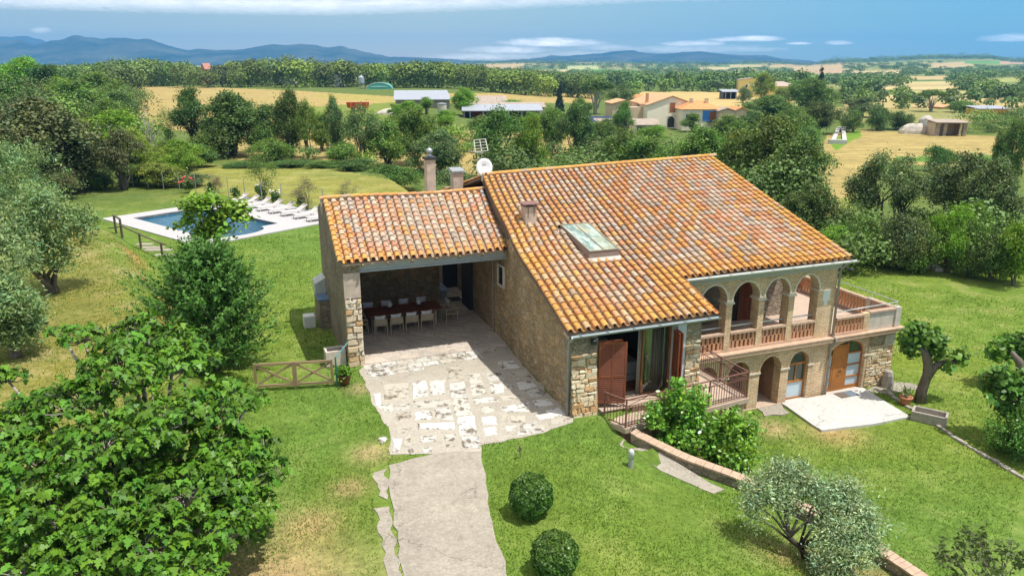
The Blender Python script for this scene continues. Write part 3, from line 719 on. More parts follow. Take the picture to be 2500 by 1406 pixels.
def tile_arc(mb, pts_lo, pts_hi, w0, w1, h, ax, updir, col, inv=False, seg=6, thick=.016):
    """one barrel tile: lower end centre, upper end centre, half widths, rise"""
    lo = Vector(pts_lo); hi = Vector(pts_hi); ax = Vector(ax); up = Vector(updir)
    P = []
    for (c, w, e) in ((lo, w0, 1), (hi, w1, 1)):
        for i in range(seg + 1):
            a = math.pi * i / seg
            P.append(c + ax * (-math.cos(a) * w) + up * ((-1 if inv else 1) * math.sin(a) * h))
    for i in range(seg + 1):   # inner lip at the lower end
        a = math.pi * i / seg
        P.append(lo + ax * (-math.cos(a) * (w0 - thick)) + up * ((-1 if inv else 1) * math.sin(a) * (h - thick)))
    n = seg + 1
    fs = [(i, i + 1, n + i + 1, n + i) for i in range(seg)] + [(2 * n + i, 2 * n + i + 1, i + 1, i) for i in range(seg)]
    if inv: fs = [f[::-1] for f in fs]
    mb.raw(P, fs, col)
def tiled_roof(ncol, col_u, v_lo, v_hi, zf, rows, edgef, holes=()):
    """barrel tiles: col_u(i, v) is the column line, v_lo(i) its eave"""
    mb = MB(); dv = .372
    for i in range(ncol):
        vl = v_lo(i); nr = int(math.ceil((v_hi - vl) / dv))
        for j in range(nr):
            va = vl + j * dv; vb = min(va + .46, v_hi + .03)
            va += rnd.uniform(-.012, .012)
            for kind in (0, 1):
                f = .5 if kind else 0.0
                if kind and i == ncol - 1: continue
                ua = col_u(i + f, va); ub = col_u(i + f, vb)
                if any(h[0] < ua < h[1] and h[2] < (va + vb) / 2 < h[3] for h in holes): continue
                pitch = col_u(i + 1, va) - col_u(i, va)
                tw = rnd.uniform(-.014, .014)
                za = zf(ua, va); zb = zf(ub, vb)
                if kind == 0:
                    lo = (ua, va, za + .075 + .028 + rnd.uniform(0, .012)); hi = (ub + tw, vb, zb + .062)
                    tile_arc(mb, lo, hi, pitch * .36, pitch * .29, .088, (1, 0, 0), (0, -.27, .96), tilecol(edgef(ua, va), .5 * mnoise.noise((ua * .8, va * .35, 5))))
                else:
                    lo = (ua, va - .02, za + .095); hi = (ub, vb, zb + .07)
                    tile_arc(mb, lo, hi, pitch * .30, pitch * .26, .07, (1, 0, 0), (0, -.27, .96), tilecol(edgef(ua, va) * .6), inv=True, seg=4)
    return mb
NC = 44
def col_u(i, v):
    a = uL(v) + .13; return a + (UR - .14 - a) * i / (NC - 1)
STEPCOL = 18
def edge_main(u, v):
    e = max(math.exp(-((u - uL(v)) / 1.0) ** 2), math.exp(-((UR - u) / .9) ** 2) * .9, math.exp(-((9.4 - v) / .5) ** 2) * .5)
    ve = -2.62 if u < 5.3 else -.35
    e = max(e, math.exp(-((v - ve) / (1.6 if u < 5.3 else .75)) ** 2) * .95)
    if u < 5.3 and u > 4.2 and v < .2: e = 1
    e = max(e, .38 * (1 - min(1, u / 9)) )
    return min(1, e + .25 * (mnoise.noise((u * .5, v * .5, 0)) + .15))
SKY = (2.42, 3.78, 1.35, 4.05)
roof = hp('roof', tiled_roof(NC, col_u, lambda i: -2.62 if i < STEPCOL else -.35, 9.3, roofz, 0, edge_main, (SKY, (1.2, 1.72, 4.5, 5.0))), M['tile'])
# boards and rafters under the tiles, with the back slope
mb = MB()
def deck(vs, us0, us1, dz, th):
    P = []
    for v in vs:
        for u in (us0(v), us1(v)):
            P.append((u, v, roofz(u, v) + dz)); P.append((u, v, roofz(u, v) + dz - th))
    n = len(vs); fs = []
    for i in range(n - 1):
        a = i * 4; b = a + 4
        fs += [(a, b, b + 2, a + 2), (a + 1, a + 3, b + 3, b + 1), (a, a + 1, b + 1, b), (a + 2, b + 2, b + 3, a + 3)]
    fs += [(0, 2, 3, 1), (4 * n - 4, 4 * n - 3, 4 * n - 1, 4 * n - 2)]
    mb.raw(P, fs)
deck([-2.58, 0, 2.4, 3, 4.3, 6.5, 9.43], lambda v: uL(v) + .03, lambda v: 5.22, .03, .10)
deck([-.31, 3, 6, 9.43], lambda v: 5.22, lambda v: UR - .05, .03, .10)
deck([9.43, 12, 15.2], lambda v: uL(min(v, 9.45)) + .03 - .16 * (v - 9.43), lambda v: UR - .05, .03, .10)
hp('roof_boards', mb, plain('roof_board', (.20, .13, .09), .9))
def col_b(i, v): return uL(9.45) + .13 - .16 * (v - 9.43) + (UR - .14 - uL(9.45) + .16 * (v - 9.43)) * i / (NC - 1)
mbb = MB()
for i in range(NC):
    v = 9.5
    while v < 15:
        vb = v + .46; u = col_b(i, v)
        tile_arc(mbb, (col_b(i, vb), vb, roofz(col_b(i, vb), vb) + .10), (u, v, roofz(u, v) + .065), .11, .09, .085, (1, 0, 0), (0, .27, .96), tilecol(.9 if i < 3 else .3))
        v += .372
hp('roof', mbb, M['tile'])
mb = MB(); u = uL(9.45) + .0
while u < UR - .1:
    z = roofz(u, 9.40) + .13; z2 = roofz(u + .5, 9.40) + .125
    tile_arc(mb, (u, 9.40, z), (u + .52, 9.40, z2 + .02), .125, .135, .10, (0, -1, 0), (0, 0, 1), tilecol(1.0)); u += .42
hp('ridge_tiles', mb, M['tile'])
mb = MB(); mb.extr([(uL(9.4), 8.25), (UR - .05, 8.55), (UR - .05, roofz(UR, 9.4) + .12), (uL(9.4), roofz(uL(9.4), 9.4) + .12)], 9.30, 9.5)
hp('ridge_mortar', mb, M['plaster'])

# ---- stone side wall along the porch, following the bent verge
WU = ([-2.5, 3.0, 4.3, 6.75, 9.5, 15], [0.0, .25, .36, .42, .50, 1.0])
def uW(v): return float(np.interp(v, *WU))
def zwall(v): return roofz(uL(v) + .3, v) - .085
def pz0(v): return 6.36 + .30 * (v - 4.05) + .02
mb = MB(); vs = [-2.28, -1, 1, 3.0, 3.6, 4.3, 5.5, 6.75, 8.2, 9.43]
for a, b in zip(vs[:-1], vs[1:]):
    ta, tb = (zwall(a), zwall(b)) if b <= 4.35 else (pz0(a), pz0(b))
    mb.raw([(uW(a), a, 2.0), (uW(b), b, 2.0), (uW(b), b, tb), (uW(a), a, ta), (uW(a) + .5, a, 2.0), (uW(b) + .5, b, 2.0), (uW(b) + .5, b, tb), (uW(a) + .5, a, ta)],
           [(0, 3, 2, 1), (4, 5, 6, 7), (3, 7, 6, 2), (0, 1, 5, 4)])
    if b > 4.35:
        p, q = uL(a) + .17, uL(b) + .17
        mb.raw([(p, a, pz0(a) - .3), (q, b, pz0(b) - .3), (q, b, zwall(b)), (p, a, zwall(a))], [(0, 3, 2, 1)])
hp('side_wall', mb, M['stone'])
# strip between the two roofs, dark boarding under the verge
mb = MB()
for a, b in ((4.0, 5.5), (5.5, 6.75), (6.75, 8.2), (8.2, 9.45)):
    mb.raw([(uL(a) + .03, a, roofz(uL(a), a) - .28), (uL(b) + .03, b, roofz(uL(b), b) - .28), (uL(b) + .03, b, roofz(uL(b), b) - .02), (uL(a) + .03, a, roofz(uL(a), a) - .02)], [(0, 1, 2, 3)])
hp('verge_board', mb, plain('dark_board', (.10, .075, .06), .9))
# small window in the side wall
win = MB(); w0, w1, z0, z1 = 4.62, 5.18, 4.78, 5.52
ux = uW(4.9)
for (a, b, c, d) in ((w0 - .09, w1 + .09, z0 - .1, z0), (w0 - .09, w1 + .09, z1, z1 + .08), (w0 - .09, w0, z0, z1), (w1, w1 + .09, z0, z1)):
    win.box(ux - .08, ux + .1, a, b, c, d)
fr = hp('window', win, M['plaster']); g = MB(); g.box(ux - .035, ux + .05, w0, w1, z0, z1); g.build('pane', M['glass_dark'], fr)

# ---- bedroom front (y = -2.3) with battered stone piers
def pier(u0, u1, zb, zt, foot):
    m = MB(); prof = [(-2.3 - foot, zb), (-1.85, zb), (-1.85, zt), (-2.3, zt)]
    m.extr(prof, u0, u1, 'x'); return m
hp('stone_pier', pier(0.0, .93, 1.75, 4.98, .42), M['stone_pale'])
hp('stone_pier', pier(4.32, 4.93, 1.4, 4.98, .12), M['stone_pale'])
m = MB(); m.box(3.98, 4.32, -2.34, -1.9, 2.2, 4.98); hp('door_pilaster', m, plain('bluish_white_render', (.60, .64, .68), .8, var=.06))
m = MB(); m.box(.93, 1.02, -2.28, -1.9, 2.2, 4.86); hp('door_jamb', m, M['white'])
m = MB(); m.box(0, 4.93, -2.26, -1.85, 4.98, 5.12); hp('lintel', m, M['plaster'])
m = MB(); m.box(1.02, 3.98, -2.62, -1.5, 2.05, 2.42); m.box(1.02, 3.98, -2.70, -2.0, 2.42, 2.47); hp('door_step', m, M['floor_tile'], bevel=.01)
# bedroom inside
m = MB(); m.box(.5, 4.9, -1.5, 2.6, 2.30, 2.44); hp('bedroom_floor', m, woodmat('room_floor_wood', (.25, .11, .05), (.18, .08, .04), (6, 1, 1)))
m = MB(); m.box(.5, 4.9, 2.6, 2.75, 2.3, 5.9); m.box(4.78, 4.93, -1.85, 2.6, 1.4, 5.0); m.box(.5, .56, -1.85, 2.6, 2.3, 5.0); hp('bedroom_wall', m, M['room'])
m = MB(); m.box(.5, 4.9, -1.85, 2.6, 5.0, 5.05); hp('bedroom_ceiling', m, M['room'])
# sliding glass door on the right half
df = MB(); df.box(2.86, 2.92, -1.98, -1.92, 2.45, 4.86); df.box(3.90, 3.98, -1.98, -1.92, 2.45, 4.86); df.box(2.86, 3.98, -1.98, -1.92, 4.80, 4.88); df.box(2.86, 3.98, -1.98, -1.92, 2.44, 2.50)
d = hp('glass_door', df, M['wood_frame']); g = MB(); g.box(2.92, 3.90, -1.955, -1.945, 2.5, 4.8)
gm, t = newmat('clear_pane'); b1 = t.add('ShaderNodeBsdfGlossy'); b1.inputs[1].default_value = .03; b2 = t.add('ShaderNodeBsdfTransparent'); b2.inputs[0].default_value = (.78, .82, .8, 1); mx = t.add('ShaderNodeMixShader'); mx.inputs[0].default_value = .12
t.l.new(b2.outputs[0], mx.inputs[1]); t.l.new(b1.outputs[0], mx.inputs[2]); t.l.new(mx.outputs[0], t.out.inputs[0]); M['clear'] = gm
g.build('pane', gm, d)
# bed and curtains, seen through the open door
bed = empty('bed', (*W(2.55, .1), 2.44), HOUSE_ROT, 'low bed with pale grey cover inside the open bedroom door', 'bed')
m = MB(); m.box(-1.1, .9, -.95, 1.7, .28, .74); m.build('mattress', M['leather'], bed, bevel=.05)
m = MB(); m.box(-1.12, .93, -.98, 1.75, 0.04, .28); m.build('bed_frame', M['leather'], bed, bevel=.02)
m = MB(); m.box(-.6, .75, 1.1, 1.6, .74, .90); m.build('pillow', M['cloth'], bed, bevel=.06)
def curtain(u0, u1, v, z0, z1, label):
    m = MB(); n = 26; P = []
    for i in range(n + 1):
        u = u0 + (u1 - u0) * i / n; w = .04 * math.sin(i * 1.9) ; P.append((u, v + w, z0)); P.append((u + .02 * math.sin(i), v + w * .6, z1))
    for i in range(n):
        m.face([P[2 * i], P[2 * i + 2], P[2 * i + 3], P[2 * i + 1]])
    o = m.build('curtain', M['curtain'], None, True, fixn=False); o.location = (O[0], O[1], 0); o.rotation_euler = (0, 0, HOUSE_ROT)
    sol = o.modifiers.new('thickness', 'SOLIDIFY'); sol.thickness = .01
    tag(o, label, 'curtain', 'bedroom curtains')
curtain(2.80, 3.02, -1.80, 2.46, 4.84, 'narrow gathered linen curtain at the open edge of the bedroom glass door')
curtain(3.12, 3.86, -1.78, 2.46, 4.84, 'wide linen curtain hanging behind the closed pane of the bedroom glass door')
# shutters
def shutter(name, hinge, ang, w, zb, zt):
    s = MB(); h = zt - zb
    for x in (0, w / 2 - .03, w - .06): s.box(x, x + .06, -.02, .02, 0, h)
    for z in (0, h * .42, h - .07): s.box(.06, w / 2 - .03, -.02, .02, z, z + .07); s.box(w / 2 + .03, w - .06, -.02, .02, z, z + .07)
    for a, b in ((.07, h * .42), (h * .42 + .07, h - .07)):
        n = int((b - a) / .062)
        for i in range(n):
            z = a + (i + .5) * (b - a) / n
            for x0, x1 in ((.06, w / 2 - .03), (w / 2 + .03, w - .06)):
                s.raw([(x0, -.018, z - .022), (x1, -.018, z - .022), (x1, .018, z + .022), (x0, .018, z + .022), (x0, -.010, z - .028), (x1, -.010, z - .028), (x1, .026, z + .016), (x0, .026, z + .016)], [(0, 1, 2, 3), (7, 6, 5, 4), (0, 4, 5, 1), (3, 2, 6, 7), (0, 3, 7, 4), (1, 5, 6, 2)])
    s.v = [(hinge[0] + x * math.cos(ang) - y * math.sin(ang), hinge[1] + x * math.sin(ang) + y * math.cos(ang), zb + z) for x, y, z in s.v]
    return hp(name, s, M['wood_red'])
shutter('shutter', (1.0, -2.42), R(-16), .92, 2.62, 4.76)
shutter('shutter', (1.0, -2.36), R(-13), .80, 2.64, 4.80)
shutter('shutter', (3.84, -2.34), R(-98), .46, 2.50, 4.82)
shutter('shutter', (3.93, -2.34), R(-94), .46, 2.50, 4.82)
m = MB(); m.lathe([(.05, 0), (.10, .02), (.10, .16), (.05, .2)], 12, (.80, -2.44, 4.72)); hp('wall_lamp', m, M['darkmetal'])

# ---- brick front: loggia above, arcade below
def arch_pieces(mb, u0, u1, zt, ops, v0, v1, seg=14):
    """wall band with openings (uc, half width, spring z, rise, base z), ordered left to right"""
    x = u0
    for uc, hw, zs, rise, zb in ops:
        if uc - hw > x + 1e-4: mb.box(x, uc - hw, v0, v1, zb, zt)
        P = [(uc - hw * math.cos(math.pi * i / seg), zs + rise * math.sin(math.pi * i / seg)) for i in range(seg + 1)]
        for a, b in zip(P[:-1], P[1:]):
            mb.face([(a[0], v0, a[1]), (b[0], v0, b[1]), (b[0], v0, zt), (a[0], v0, zt)])
            mb.face([(a[0], v1, a[1]), (a[0], v1, zt), (b[0], v1, zt), (b[0], v1, b[1])])
            mb.face([(a[0], v0, a[1]), (a[0], v1, a[1]), (b[0], v1, b[1]), (b[0], v0, b[1])])
            mb.face([(a[0], v0, zt), (b[0], v0, zt), (b[0], v1, zt), (a[0], v1, zt)])
        x = uc + hw
    if u1 > x: mb.box(x, u1, v0, v1, ops[-1][4], zt)
    return mb
def ring(uc, hw, zs, rise, w, v0, v1, seg=16):
    m = MB(); P = []
    for i in range(seg + 1):
        a = math.pi * i / seg; c, s_ = -math.cos(a), math.sin(a)
        P.append(((uc + hw * c, zs + rise * s_), (uc + (hw + w) * c, zs + (rise + w) * s_)))
    for (a, b), (c, d) in zip(P[:-1], P[1:]):
        m.raw([(a[0], v0, a[1]), (c[0], v0, c[1]), (d[0], v0, d[1]), (b[0], v0, b[1]), (a[0], v1, a[1]), (c[0], v1, c[1]), (d[0], v1, d[1]), (b[0], v1, b[1])], [(0, 1, 2, 3), (7, 6, 5, 4), (0, 4, 5, 1), (3, 2, 6, 7)])
    return m
ZS = 4.66
PIL = [6.32, 7.79, 9.285, 10.73]      # pillar centres
ops = []
edges = [6.32] + PIL[1:] + [12.06]
for i in range(4):
    a = PIL[i] + .135; b = (PIL[i + 1] - .135) if i < 3 else 12.03
    ops.append(((a + b) / 2, (b - a) / 2, ZS, .69, ZS))
m = MB(); arch_pieces(m, 4.94, 12.9, 5.52, ops, 0, .42); hp('loggia_wall', m, M['brick'])
for o_ in ops: hp('arch_trim', ring(o_[0], o_[1], ZS, .69, .075, -.025, .40), M['ringplaster'])
m = MB(); m.box(12.03, 12.9, 0, .45, 2.6, ZS); hp('corner_pier', m, M['brick'])
m = MB(); m.box(12.28, 12.62, -.012, 0, 4.15, 4.62); m.box(12.36, 12.52, -.012, 0, 3.98, 4.15); hp('render_patch', m, M['white'])
m = MB(); m.box(4.94, 6.455, 0, .42, 2.6, ZS); hp('corner_pier', m, M['brick'])
for pcx in PIL[1:]:
    m = MB(); m.box(pcx - .135, pcx + .135, .0, .45, 2.6, 4.54); p = hp('pillar', m, M['brick'])
    m = MB(); m.box(pcx - .20, pcx + .20, -.05, .49, 4.54, 4.60); m.box(pcx - .165, pcx + .165, -.03, .46, 4.60, 4.66); m.build('capital', M['ringplaster'], p)
m = MB(); m.box(11.98, 12.2, -.04, .48, 4.58, 4.655); hp('capital', m, M['ringplaster'])
m = MB(); m.box(5.25, UR - .3, -.16, .30, 5.525, 5.78); hp('cornice', m, plain('cornice_paint', (.46, .44, .40), .8, var=.1))
# string course and floors
m = MB(); m.box(4.94, 16.62, -.24, .0, 2.40, 2.55); m.box(4.94, 16.66, -.27, 0, 2.55, 2.595); hp('string_course', m, M['band'])
m = MB(); m.box(4.94, 13.06, .0, 3.1, 2.42, 2.555); m.box(13.06, 16.5, 0, 5.9, 2.42, 2.555); hp('terrace_floor', m, M['floor_tile'])
def balusters(mb, p0, p1, z0, z1, n, w=.075, d=.11):
    p0 = np.array(p0); p1 = np.array(p1); t = (p1 - p0); l = np.linalg.norm(t); t /= l; zm = z0 + (z1 - z0) * .5
    for tier, (a, b) in enumerate(((z0, zm), (zm, z1))):
        k = n if tier else n
        for i in range(k + (1 - tier)):
            q = (i + (.5 if tier else 0)) / n * l
            q = min(max(q, w / 2), l - w / 2)
            c = p0 + t * q
            mb.bar((c[0], c[1], a), (c[0], c[1], b), w, d, up=(t[0], t[1], 0))
def balustrade(p0, p1, n, z0=2.6, z1=3.36, cap=.17):
    p0 = np.array(p0, float); p1 = np.array(p1, float)
    m = MB(); balusters(m, p0, p1, z0 + .1, z1 - .06, n); b = hp('balustrade', m, M['terracotta'])
    m = MB(); m.bar((*p0, z0 + .05), (*p1, z0 + .05), .16, .10); m.build('plinth', M['band'], b)
    m = MB(); m.bar((*p0, z1 - .02), (*p1, z1 - .02), cap + .05, .085); m.build('coping', M['rail_brick'], b)
    return b
for i in range(4):
    a = PIL[i] + .135; b = (PIL[i + 1] - .135) if i < 3 else 12.03
    balustrade((a + .005, .08), (b - .005, .08), 6)
    m = MB(); m.tube([(a - .02, .17, 3.58), (b + .02, .17, 3.58)], .028, 8); hp('handrail', m, M['railmetal'], smooth=True)
balustrade((13.02, -.04), (14.50, -.04), 8)
m = MB(); m.box(14.50, 14.80, -.10, .12, 2.6, 3.40); hp('balustrade_post', m, M['brick'])
m = MB(); m.box(14.80, 16.22, -.06, .07, 2.6, 3.36); p = hp('parapet', m, M['plaster']); q = MB(); q.box(14.80, 16.22, -.12, .12, 3.36, 3.44); q.build('coping', M['rail_brick'], p)
m = MB(); m.box(16.22, 16.5, -.12, .18, 2.6, 3.47); hp('balustrade_post', m, M['plaster'])
# end parapet, running back
m = MB(); m.box(16.26, 16.40, .18, 1.30, 2.6, 3.36); p = hp('parapet', m, M['rail_brick']); q = MB(); q.box(16.2, 16.46, .18, 1.30, 3.36, 3.43); q.build('coping', M['rail_brick'], p)
m = MB(); m.box(16.22, 16.44, 1.30, 1.52, 2.6, 3.44); hp('balustrade_post', m, M['plaster'])
balustrade((16.33, 1.52), (16.33, 3.55), 11)
m = MB(); m.box(16.22, 16.44, 3.55, 3.77, 2.6, 3.44); hp('balustrade_post', m, M['terracotta'])
balustrade((16.33, 3.77), (16.33, 5.75), 11)
balustrade((13.12, 5.82), (16.33, 5.82), 17)
m = MB(); m.tube([(12.95, -.02, 3.60), (16.36, -.02, 3.68), (16.36, 5.7, 3.68)], .022, 8)
for q_ in ((16.36, 1.41), (16.36, 3.6), (16.36, 5.7), (16.36, .03)): m.tube([(*q_, 3.40), (*q_, 3.68)], .016, 6)
hp('handrail', m, M['railmetal'], smooth=True)
# loggia back wall with glass door and shutter
m = MB(); m.box(4.94, 9.9, 3.1, 3.5, 2.5, 6.0); m.box(10.72, 13.08, 3.1, 3.5, 2.5, 6.4); m.box(9.9, 10.72, 3.1, 3.5, 4.75, 6.0); hp('loggia_back_wall', m, M['stone_grey'])
m = MB(); m.box(4.94, 13.0, .42, 3.1, 5.56, 5.62); hp('loggia_ceiling', m, M['white'])
df = MB(); df.box(9.9, 9.97, 3.12, 3.2, 2.56, 4.75); df.box(10.65, 10.72, 3.12, 3.2, 2.56, 4.75); df.box(9.97, 10.65, 3.12, 3.2, 4.67, 4.75)
d = hp('loggia_door', df, M['wood_frame']); g = MB(); g.box(9.97, 10.65, 3.15, 3.17, 2.56, 4.67); g.build('pane', M['glass_dark'], d)
shutter('shutter', (10.74, 3.08), R(-24), .52, 2.6, 4.72)
# main body
m = MB(); m.extr([(3.5, -.3), (15, -.3), (15, roofz(13, 15) - .1), (9.43, roofz(13, 9.43) - .1), (3.5, roofz(13, 3.5) - .1)], 12.6, 13.08, 'x'); hp('end_wall', m, M['stone_grey'])
m = MB(); m.box(1.0, 13.0, 14.6, 15.0, -.3, 6.9); m.box(.9, 1.3, 9.43, 15, 1.6, 7.2); hp('back_wall', m, M['stone_grey'])
# lower arcade
AR = [(7.0, .5, 1.5, .58, -.25), (8.5, .52, 1.5, .58, -.25), (10.03, .52, 1.5, .61, -.25), (11.45, .50, 1.52, .61, -.25)]
m = MB(); arch_pieces(m, 4.94, 12.35, 2.398, AR, 0.0, .42)
arch_pieces(m, 12.35, 15.05, 2.398, [(13.95, 1.0, 1.62, .62, -.25)], 0.0, .42); hp('arcade_wall', m, M['brick'])
for a in AR[1:] + [(13.95, 1.0, 1.62, .62, 0)]: hp('arch_trim', ring(a[0], a[1], a[2], a[3], .10, -.022, .05), M['brick'])
for uc, w in ((9.265, .245), (10.75, .20), (12.06, .13), (7.75, .25), (15.02, .12)):
    m = MB(); m.box(uc - w - .03, uc + w + .03, -.04, .08, 1.44, 1.505); hp('capital', m, M['ringplaster'])
m = MB(); m.box(15.05, 16.5, .0, .5, -.4, 2.398); m.box(16.02, 16.5, .5, 5.9, -.5, 2.41); hp('terrace_wall', m, M['stone_pale'])
m = MB(); m.box(15.95, 16.5, -.012, 0, 1.75, 2.25); hp('corner_block', m, M['plaster'])
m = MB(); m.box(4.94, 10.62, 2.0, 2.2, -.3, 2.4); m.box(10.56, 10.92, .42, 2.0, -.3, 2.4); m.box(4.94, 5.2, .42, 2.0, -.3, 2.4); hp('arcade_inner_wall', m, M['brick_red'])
m = MB(); m.box(4.94, 13, -.05, 2.0, -.35, -.035); hp('arcade_floor', m, M['floor_tile'])
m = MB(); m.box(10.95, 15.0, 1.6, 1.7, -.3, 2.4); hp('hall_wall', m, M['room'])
# arched window (frame, panes)
def arcfill(uc, hw, zs, rise, v0, v1, z0, seg=14):
    m = MB(); P = [(uc + hw, z0), (uc + hw, zs)] if z0 < zs else [(uc + hw, zs)]
    pts = [(uc + hw * math.cos(math.pi * i / seg), zs + rise * math.sin(math.pi * i / seg)) for i in range(seg + 1)]
    poly = ([(uc - hw, z0), (uc + hw, z0)] if z0 < zs else []) + pts
    m.extr(poly, v0, v1); return m
fr = ring(11.45, .45, 1.52, .56, .05, .14, .24)
for a, b in ((10.95, 11.01), (11.89, 11.95)): fr.box(a, b, .14, .24, -.0, 1.52)
for a, b in ((.72, .80), (1.50, 1.58), (0, .05)): fr.box(11.01, 11.89, .14, .24, a, b)
fr.box(11.42, 11.48, .14, .24, .8, 1.5); fr.box(11.03, 11.07, .13, .15, .82, 1.48)
w = hp('arched_window', fr, M['wood_door'])
m = MB(); m.box(11.01, 11.89, .18, .20, .05, .72); m.build('frosted_panel', M['frost'], w)
m = MB(); m.box(11.01, 11.89, .18, .20, .8, 1.5); m.build('pane', M['glass_green'], w)
arcfill(11.45, .45, 1.545, .54, .18, .20, 1.545).build('fanlight', M['glass_green'], w)
m = MB(); m.box(10.92, 11.98, -.10, .12, -.14, -.005); hp('window_sill', m, M['plaster'])
# front door with side lights
fr = ring(13.95, .93, 1.62, .56, .07, .16, .28)
for a, b in ((12.95, 13.02), (13.34, 13.42), (14.10, 14.18), (14.87, 14.95)): fr.box(a, b, .16, .28, -.02, 1.62)
for a, b in ((13.34, 13.42), (14.10, 14.18)): fr.box(a, b, .16, .28, 1.62, 2.10)
for x0, x1 in ((13.02, 13.34), (14.18, 14.87)):
    for z in (-.02, .50, 1.04, 1.58): fr.box(x0, x1, .16, .28, z, z + (.16 if z < 0 else .06))
fr.box(13.42, 14.10, .16, .28, 1.98, 2.04)
d = hp('front_door', fr, M['wood_door'])
m = MB(); m.box(13.42, 14.10, .15, .21, 0.0, 1.98); dl = m.build('door_leaf', M['wood_door'], d)
m = MB(); m.tube([(13.70, .12, .92), (13.72, .10, .84), (13.76, .10, .81), (13.80, .10, .84), (13.82, .12, .92)], .016, 6); m.build('door_knocker', M['darkmetal'], dl)
m = MB(); m.tube([(14.03, .15, .98), (14.03, .09, .98), (13.94, .09, .98)], .014, 6); m.build('handle', M['darkmetal'], dl)
for x0, x1 in ((13.02, 13.34), (14.18, 14.87)):
    for z0, z1 in ((.14, .50), (.56, 1.04), (1.10, 1.58)):
        m = MB(); m.box(x0, x1, .20, .22, z0, z1); m.build('frosted_pane', M['frost'], d)
arcfill(13.95, .92, 1.64, .54, .20, .22, 1.64).build('fanlight', M['glass_green'], d)
m = MB(); m.box(12.93, 14.98, -.06, .16, -.22, -.02); hp('door_sill', m, M['plaster'])

# ---- gutters and downpipes
def gutter(u0, u1, v, z, r, mat, name='gutter'):
    m = MB(); n = 7; P = []
    for u in (u0, u1):
        for rr in (r, r - .012):
            for i in range(n + 1):
                a = math.pi * i / n; P.append((u, v - rr * math.cos(a), z - rr * math.sin(a)))
    k = n + 1
    fs = []
    for i in range(n):
        fs += [(i, i + 1, 2 * k + i + 1, 2 * k + i), (k + i, 3 * k + i, 3 * k + i + 1, k + i + 1)]
        fs += [(i, k + i, k + i + 1, i + 1), (2 * k + i, 2 * k + i + 1, 3 * k + i + 1, 3 * k + i)]
    fs += [(0, 2 * k, 3 * k, k), (n, k + n, 3 * k + n, 2 * k + n)]
    m.raw(P, fs)
    u = u0 + .3
    while u < u1: m.box(u, u + .02, v - r - .008, v + r, z - .02, z + .01); u += .95
    return hp(name, m, mat)
gutter(-.12, 5.34, -2.72, 5.20, .085, M['zinc'])
gutter(5.2, 13.42, -.44, 5.86, .085, M['palegutter'])
m = MB(); m.tube([(-.02, -2.66, 5.13), (-.05, -2.55, 5.0), (-.07, -2.42, 4.9), (-.07, -2.40, 2.35)], .05, 10); hp('downpipe', m, M['pipe'], smooth=True)
m = MB(); m.tube([(13.1, -.40, 5.8), (12.98, -.2, 5.6), (12.93, -.09, 5.4), (12.93, -.09, 2.62)], .05, 10); m.tube([(12.93, -.09, 2.62), (12.93, -.31, 2.58), (12.93, -.31, 2.36), (12.93, -.09, 2.2), (12.93, -.08, -.12)], .05, 10); hp('downpipe', m, M['pipe'], smooth=True)
m = MB(); m.tube([(uW(5.9) - .05, 5.9, 5.95), (uW(5.9) - .05, 5.9, 3.0)], .022, 8); m.tube([(uW(5.9) - .05, 5.9, 3.0), (uW(5.9) - .05, 5.9, 2.42)], .035, 8); hp('cable_pipe', m, M['pipe'])
fl = MB(); fl.bar((12.98, -.1, 5.45), (13.25, -.25, 5.5), .03); fl.bar((13.2, -.15, 5.45), (13.36, -.33, 5.42), .16, .05); hp('floodlight', fl, M['darkmetal'])

# ---- skylight and chimneys of the main roof
z = lambda u, v: roofz(u, v)
u0, u1, v0, v1 = 2.5, 3.72, 1.42, 4.0
m = MB(); ztop0 = z(3, v0) + .40; ztop1 = z(3, v1) + .20
for (a, b, c, d) in ((u0, u1, v0, v0 + .07), (u0, u1, v1 - .07, v1), (u0, u0 + .07, v0 + .07, v1 - .07), (u1 - .07, u1, v0 + .07, v1 - .07)):
    zt = lambda v: ztop0 + (ztop1 - ztop0) * (v - v0) / (v1 - v0)
    m.prism([(a, c), (b, c), (b, d), (a, d)], [z(3, c) - .1, z(3, c) - .1, z(3, d) - .1, z(3, d) - .1], [zt(c), zt(c), zt(d), zt(d)])
sk = hp('skylight', m, plain('skylight_kerb', (.27, .20, .17), .7, var=.2))
gm, t = newmat('skylight_glass'); o_ = t.obj(); n = t.noise(t.scale(o_, (2.2, .8, 1)), 1.6, 5, .7); n2 = t.noise(o_, .8, 3)
c = t.mix(t.mapr(n, .42, .58, 0, 1), (.13, .21, .18), (.42, .50, .44)); c = t.mix(t.mapr(n2, .5, .66, 0, .8), c, (.36, .33, .16))
pbsdf(t, c, .18, 0, .6)
zt = lambda v: ztop0 + (ztop1 - ztop0) * (v - v0) / (v1 - v0)
m = MB(); m.prism([(u0 + .02, v0 + .02), (u1 - .02, v0 + .02), (u1 - .02, v1 - .02), (u0 + .02, v1 - .02)], [zt(v0) + .005] * 2 + [zt(v1) + .005] * 2, [zt(v0) + .02] * 2 + [zt(v1) + .02] * 2); m.build('pane', gm, sk)
m = MB()
for ux in (u0, (u0 + u1) / 2 - .02, u1 - .04): m.bar((ux + .02, v0 - .02, zt(v0) + .03), (ux + .02, v1, zt(v1) + .03), .045, .03)
for vx in (v0, v1 - .03): m.bar((u0, vx, zt(vx) + .032), (u1, vx, zt(vx) + .032), .05, .03)
m.build('frame', plain('skylight_bar', (.30, .26, .18), .6), sk)
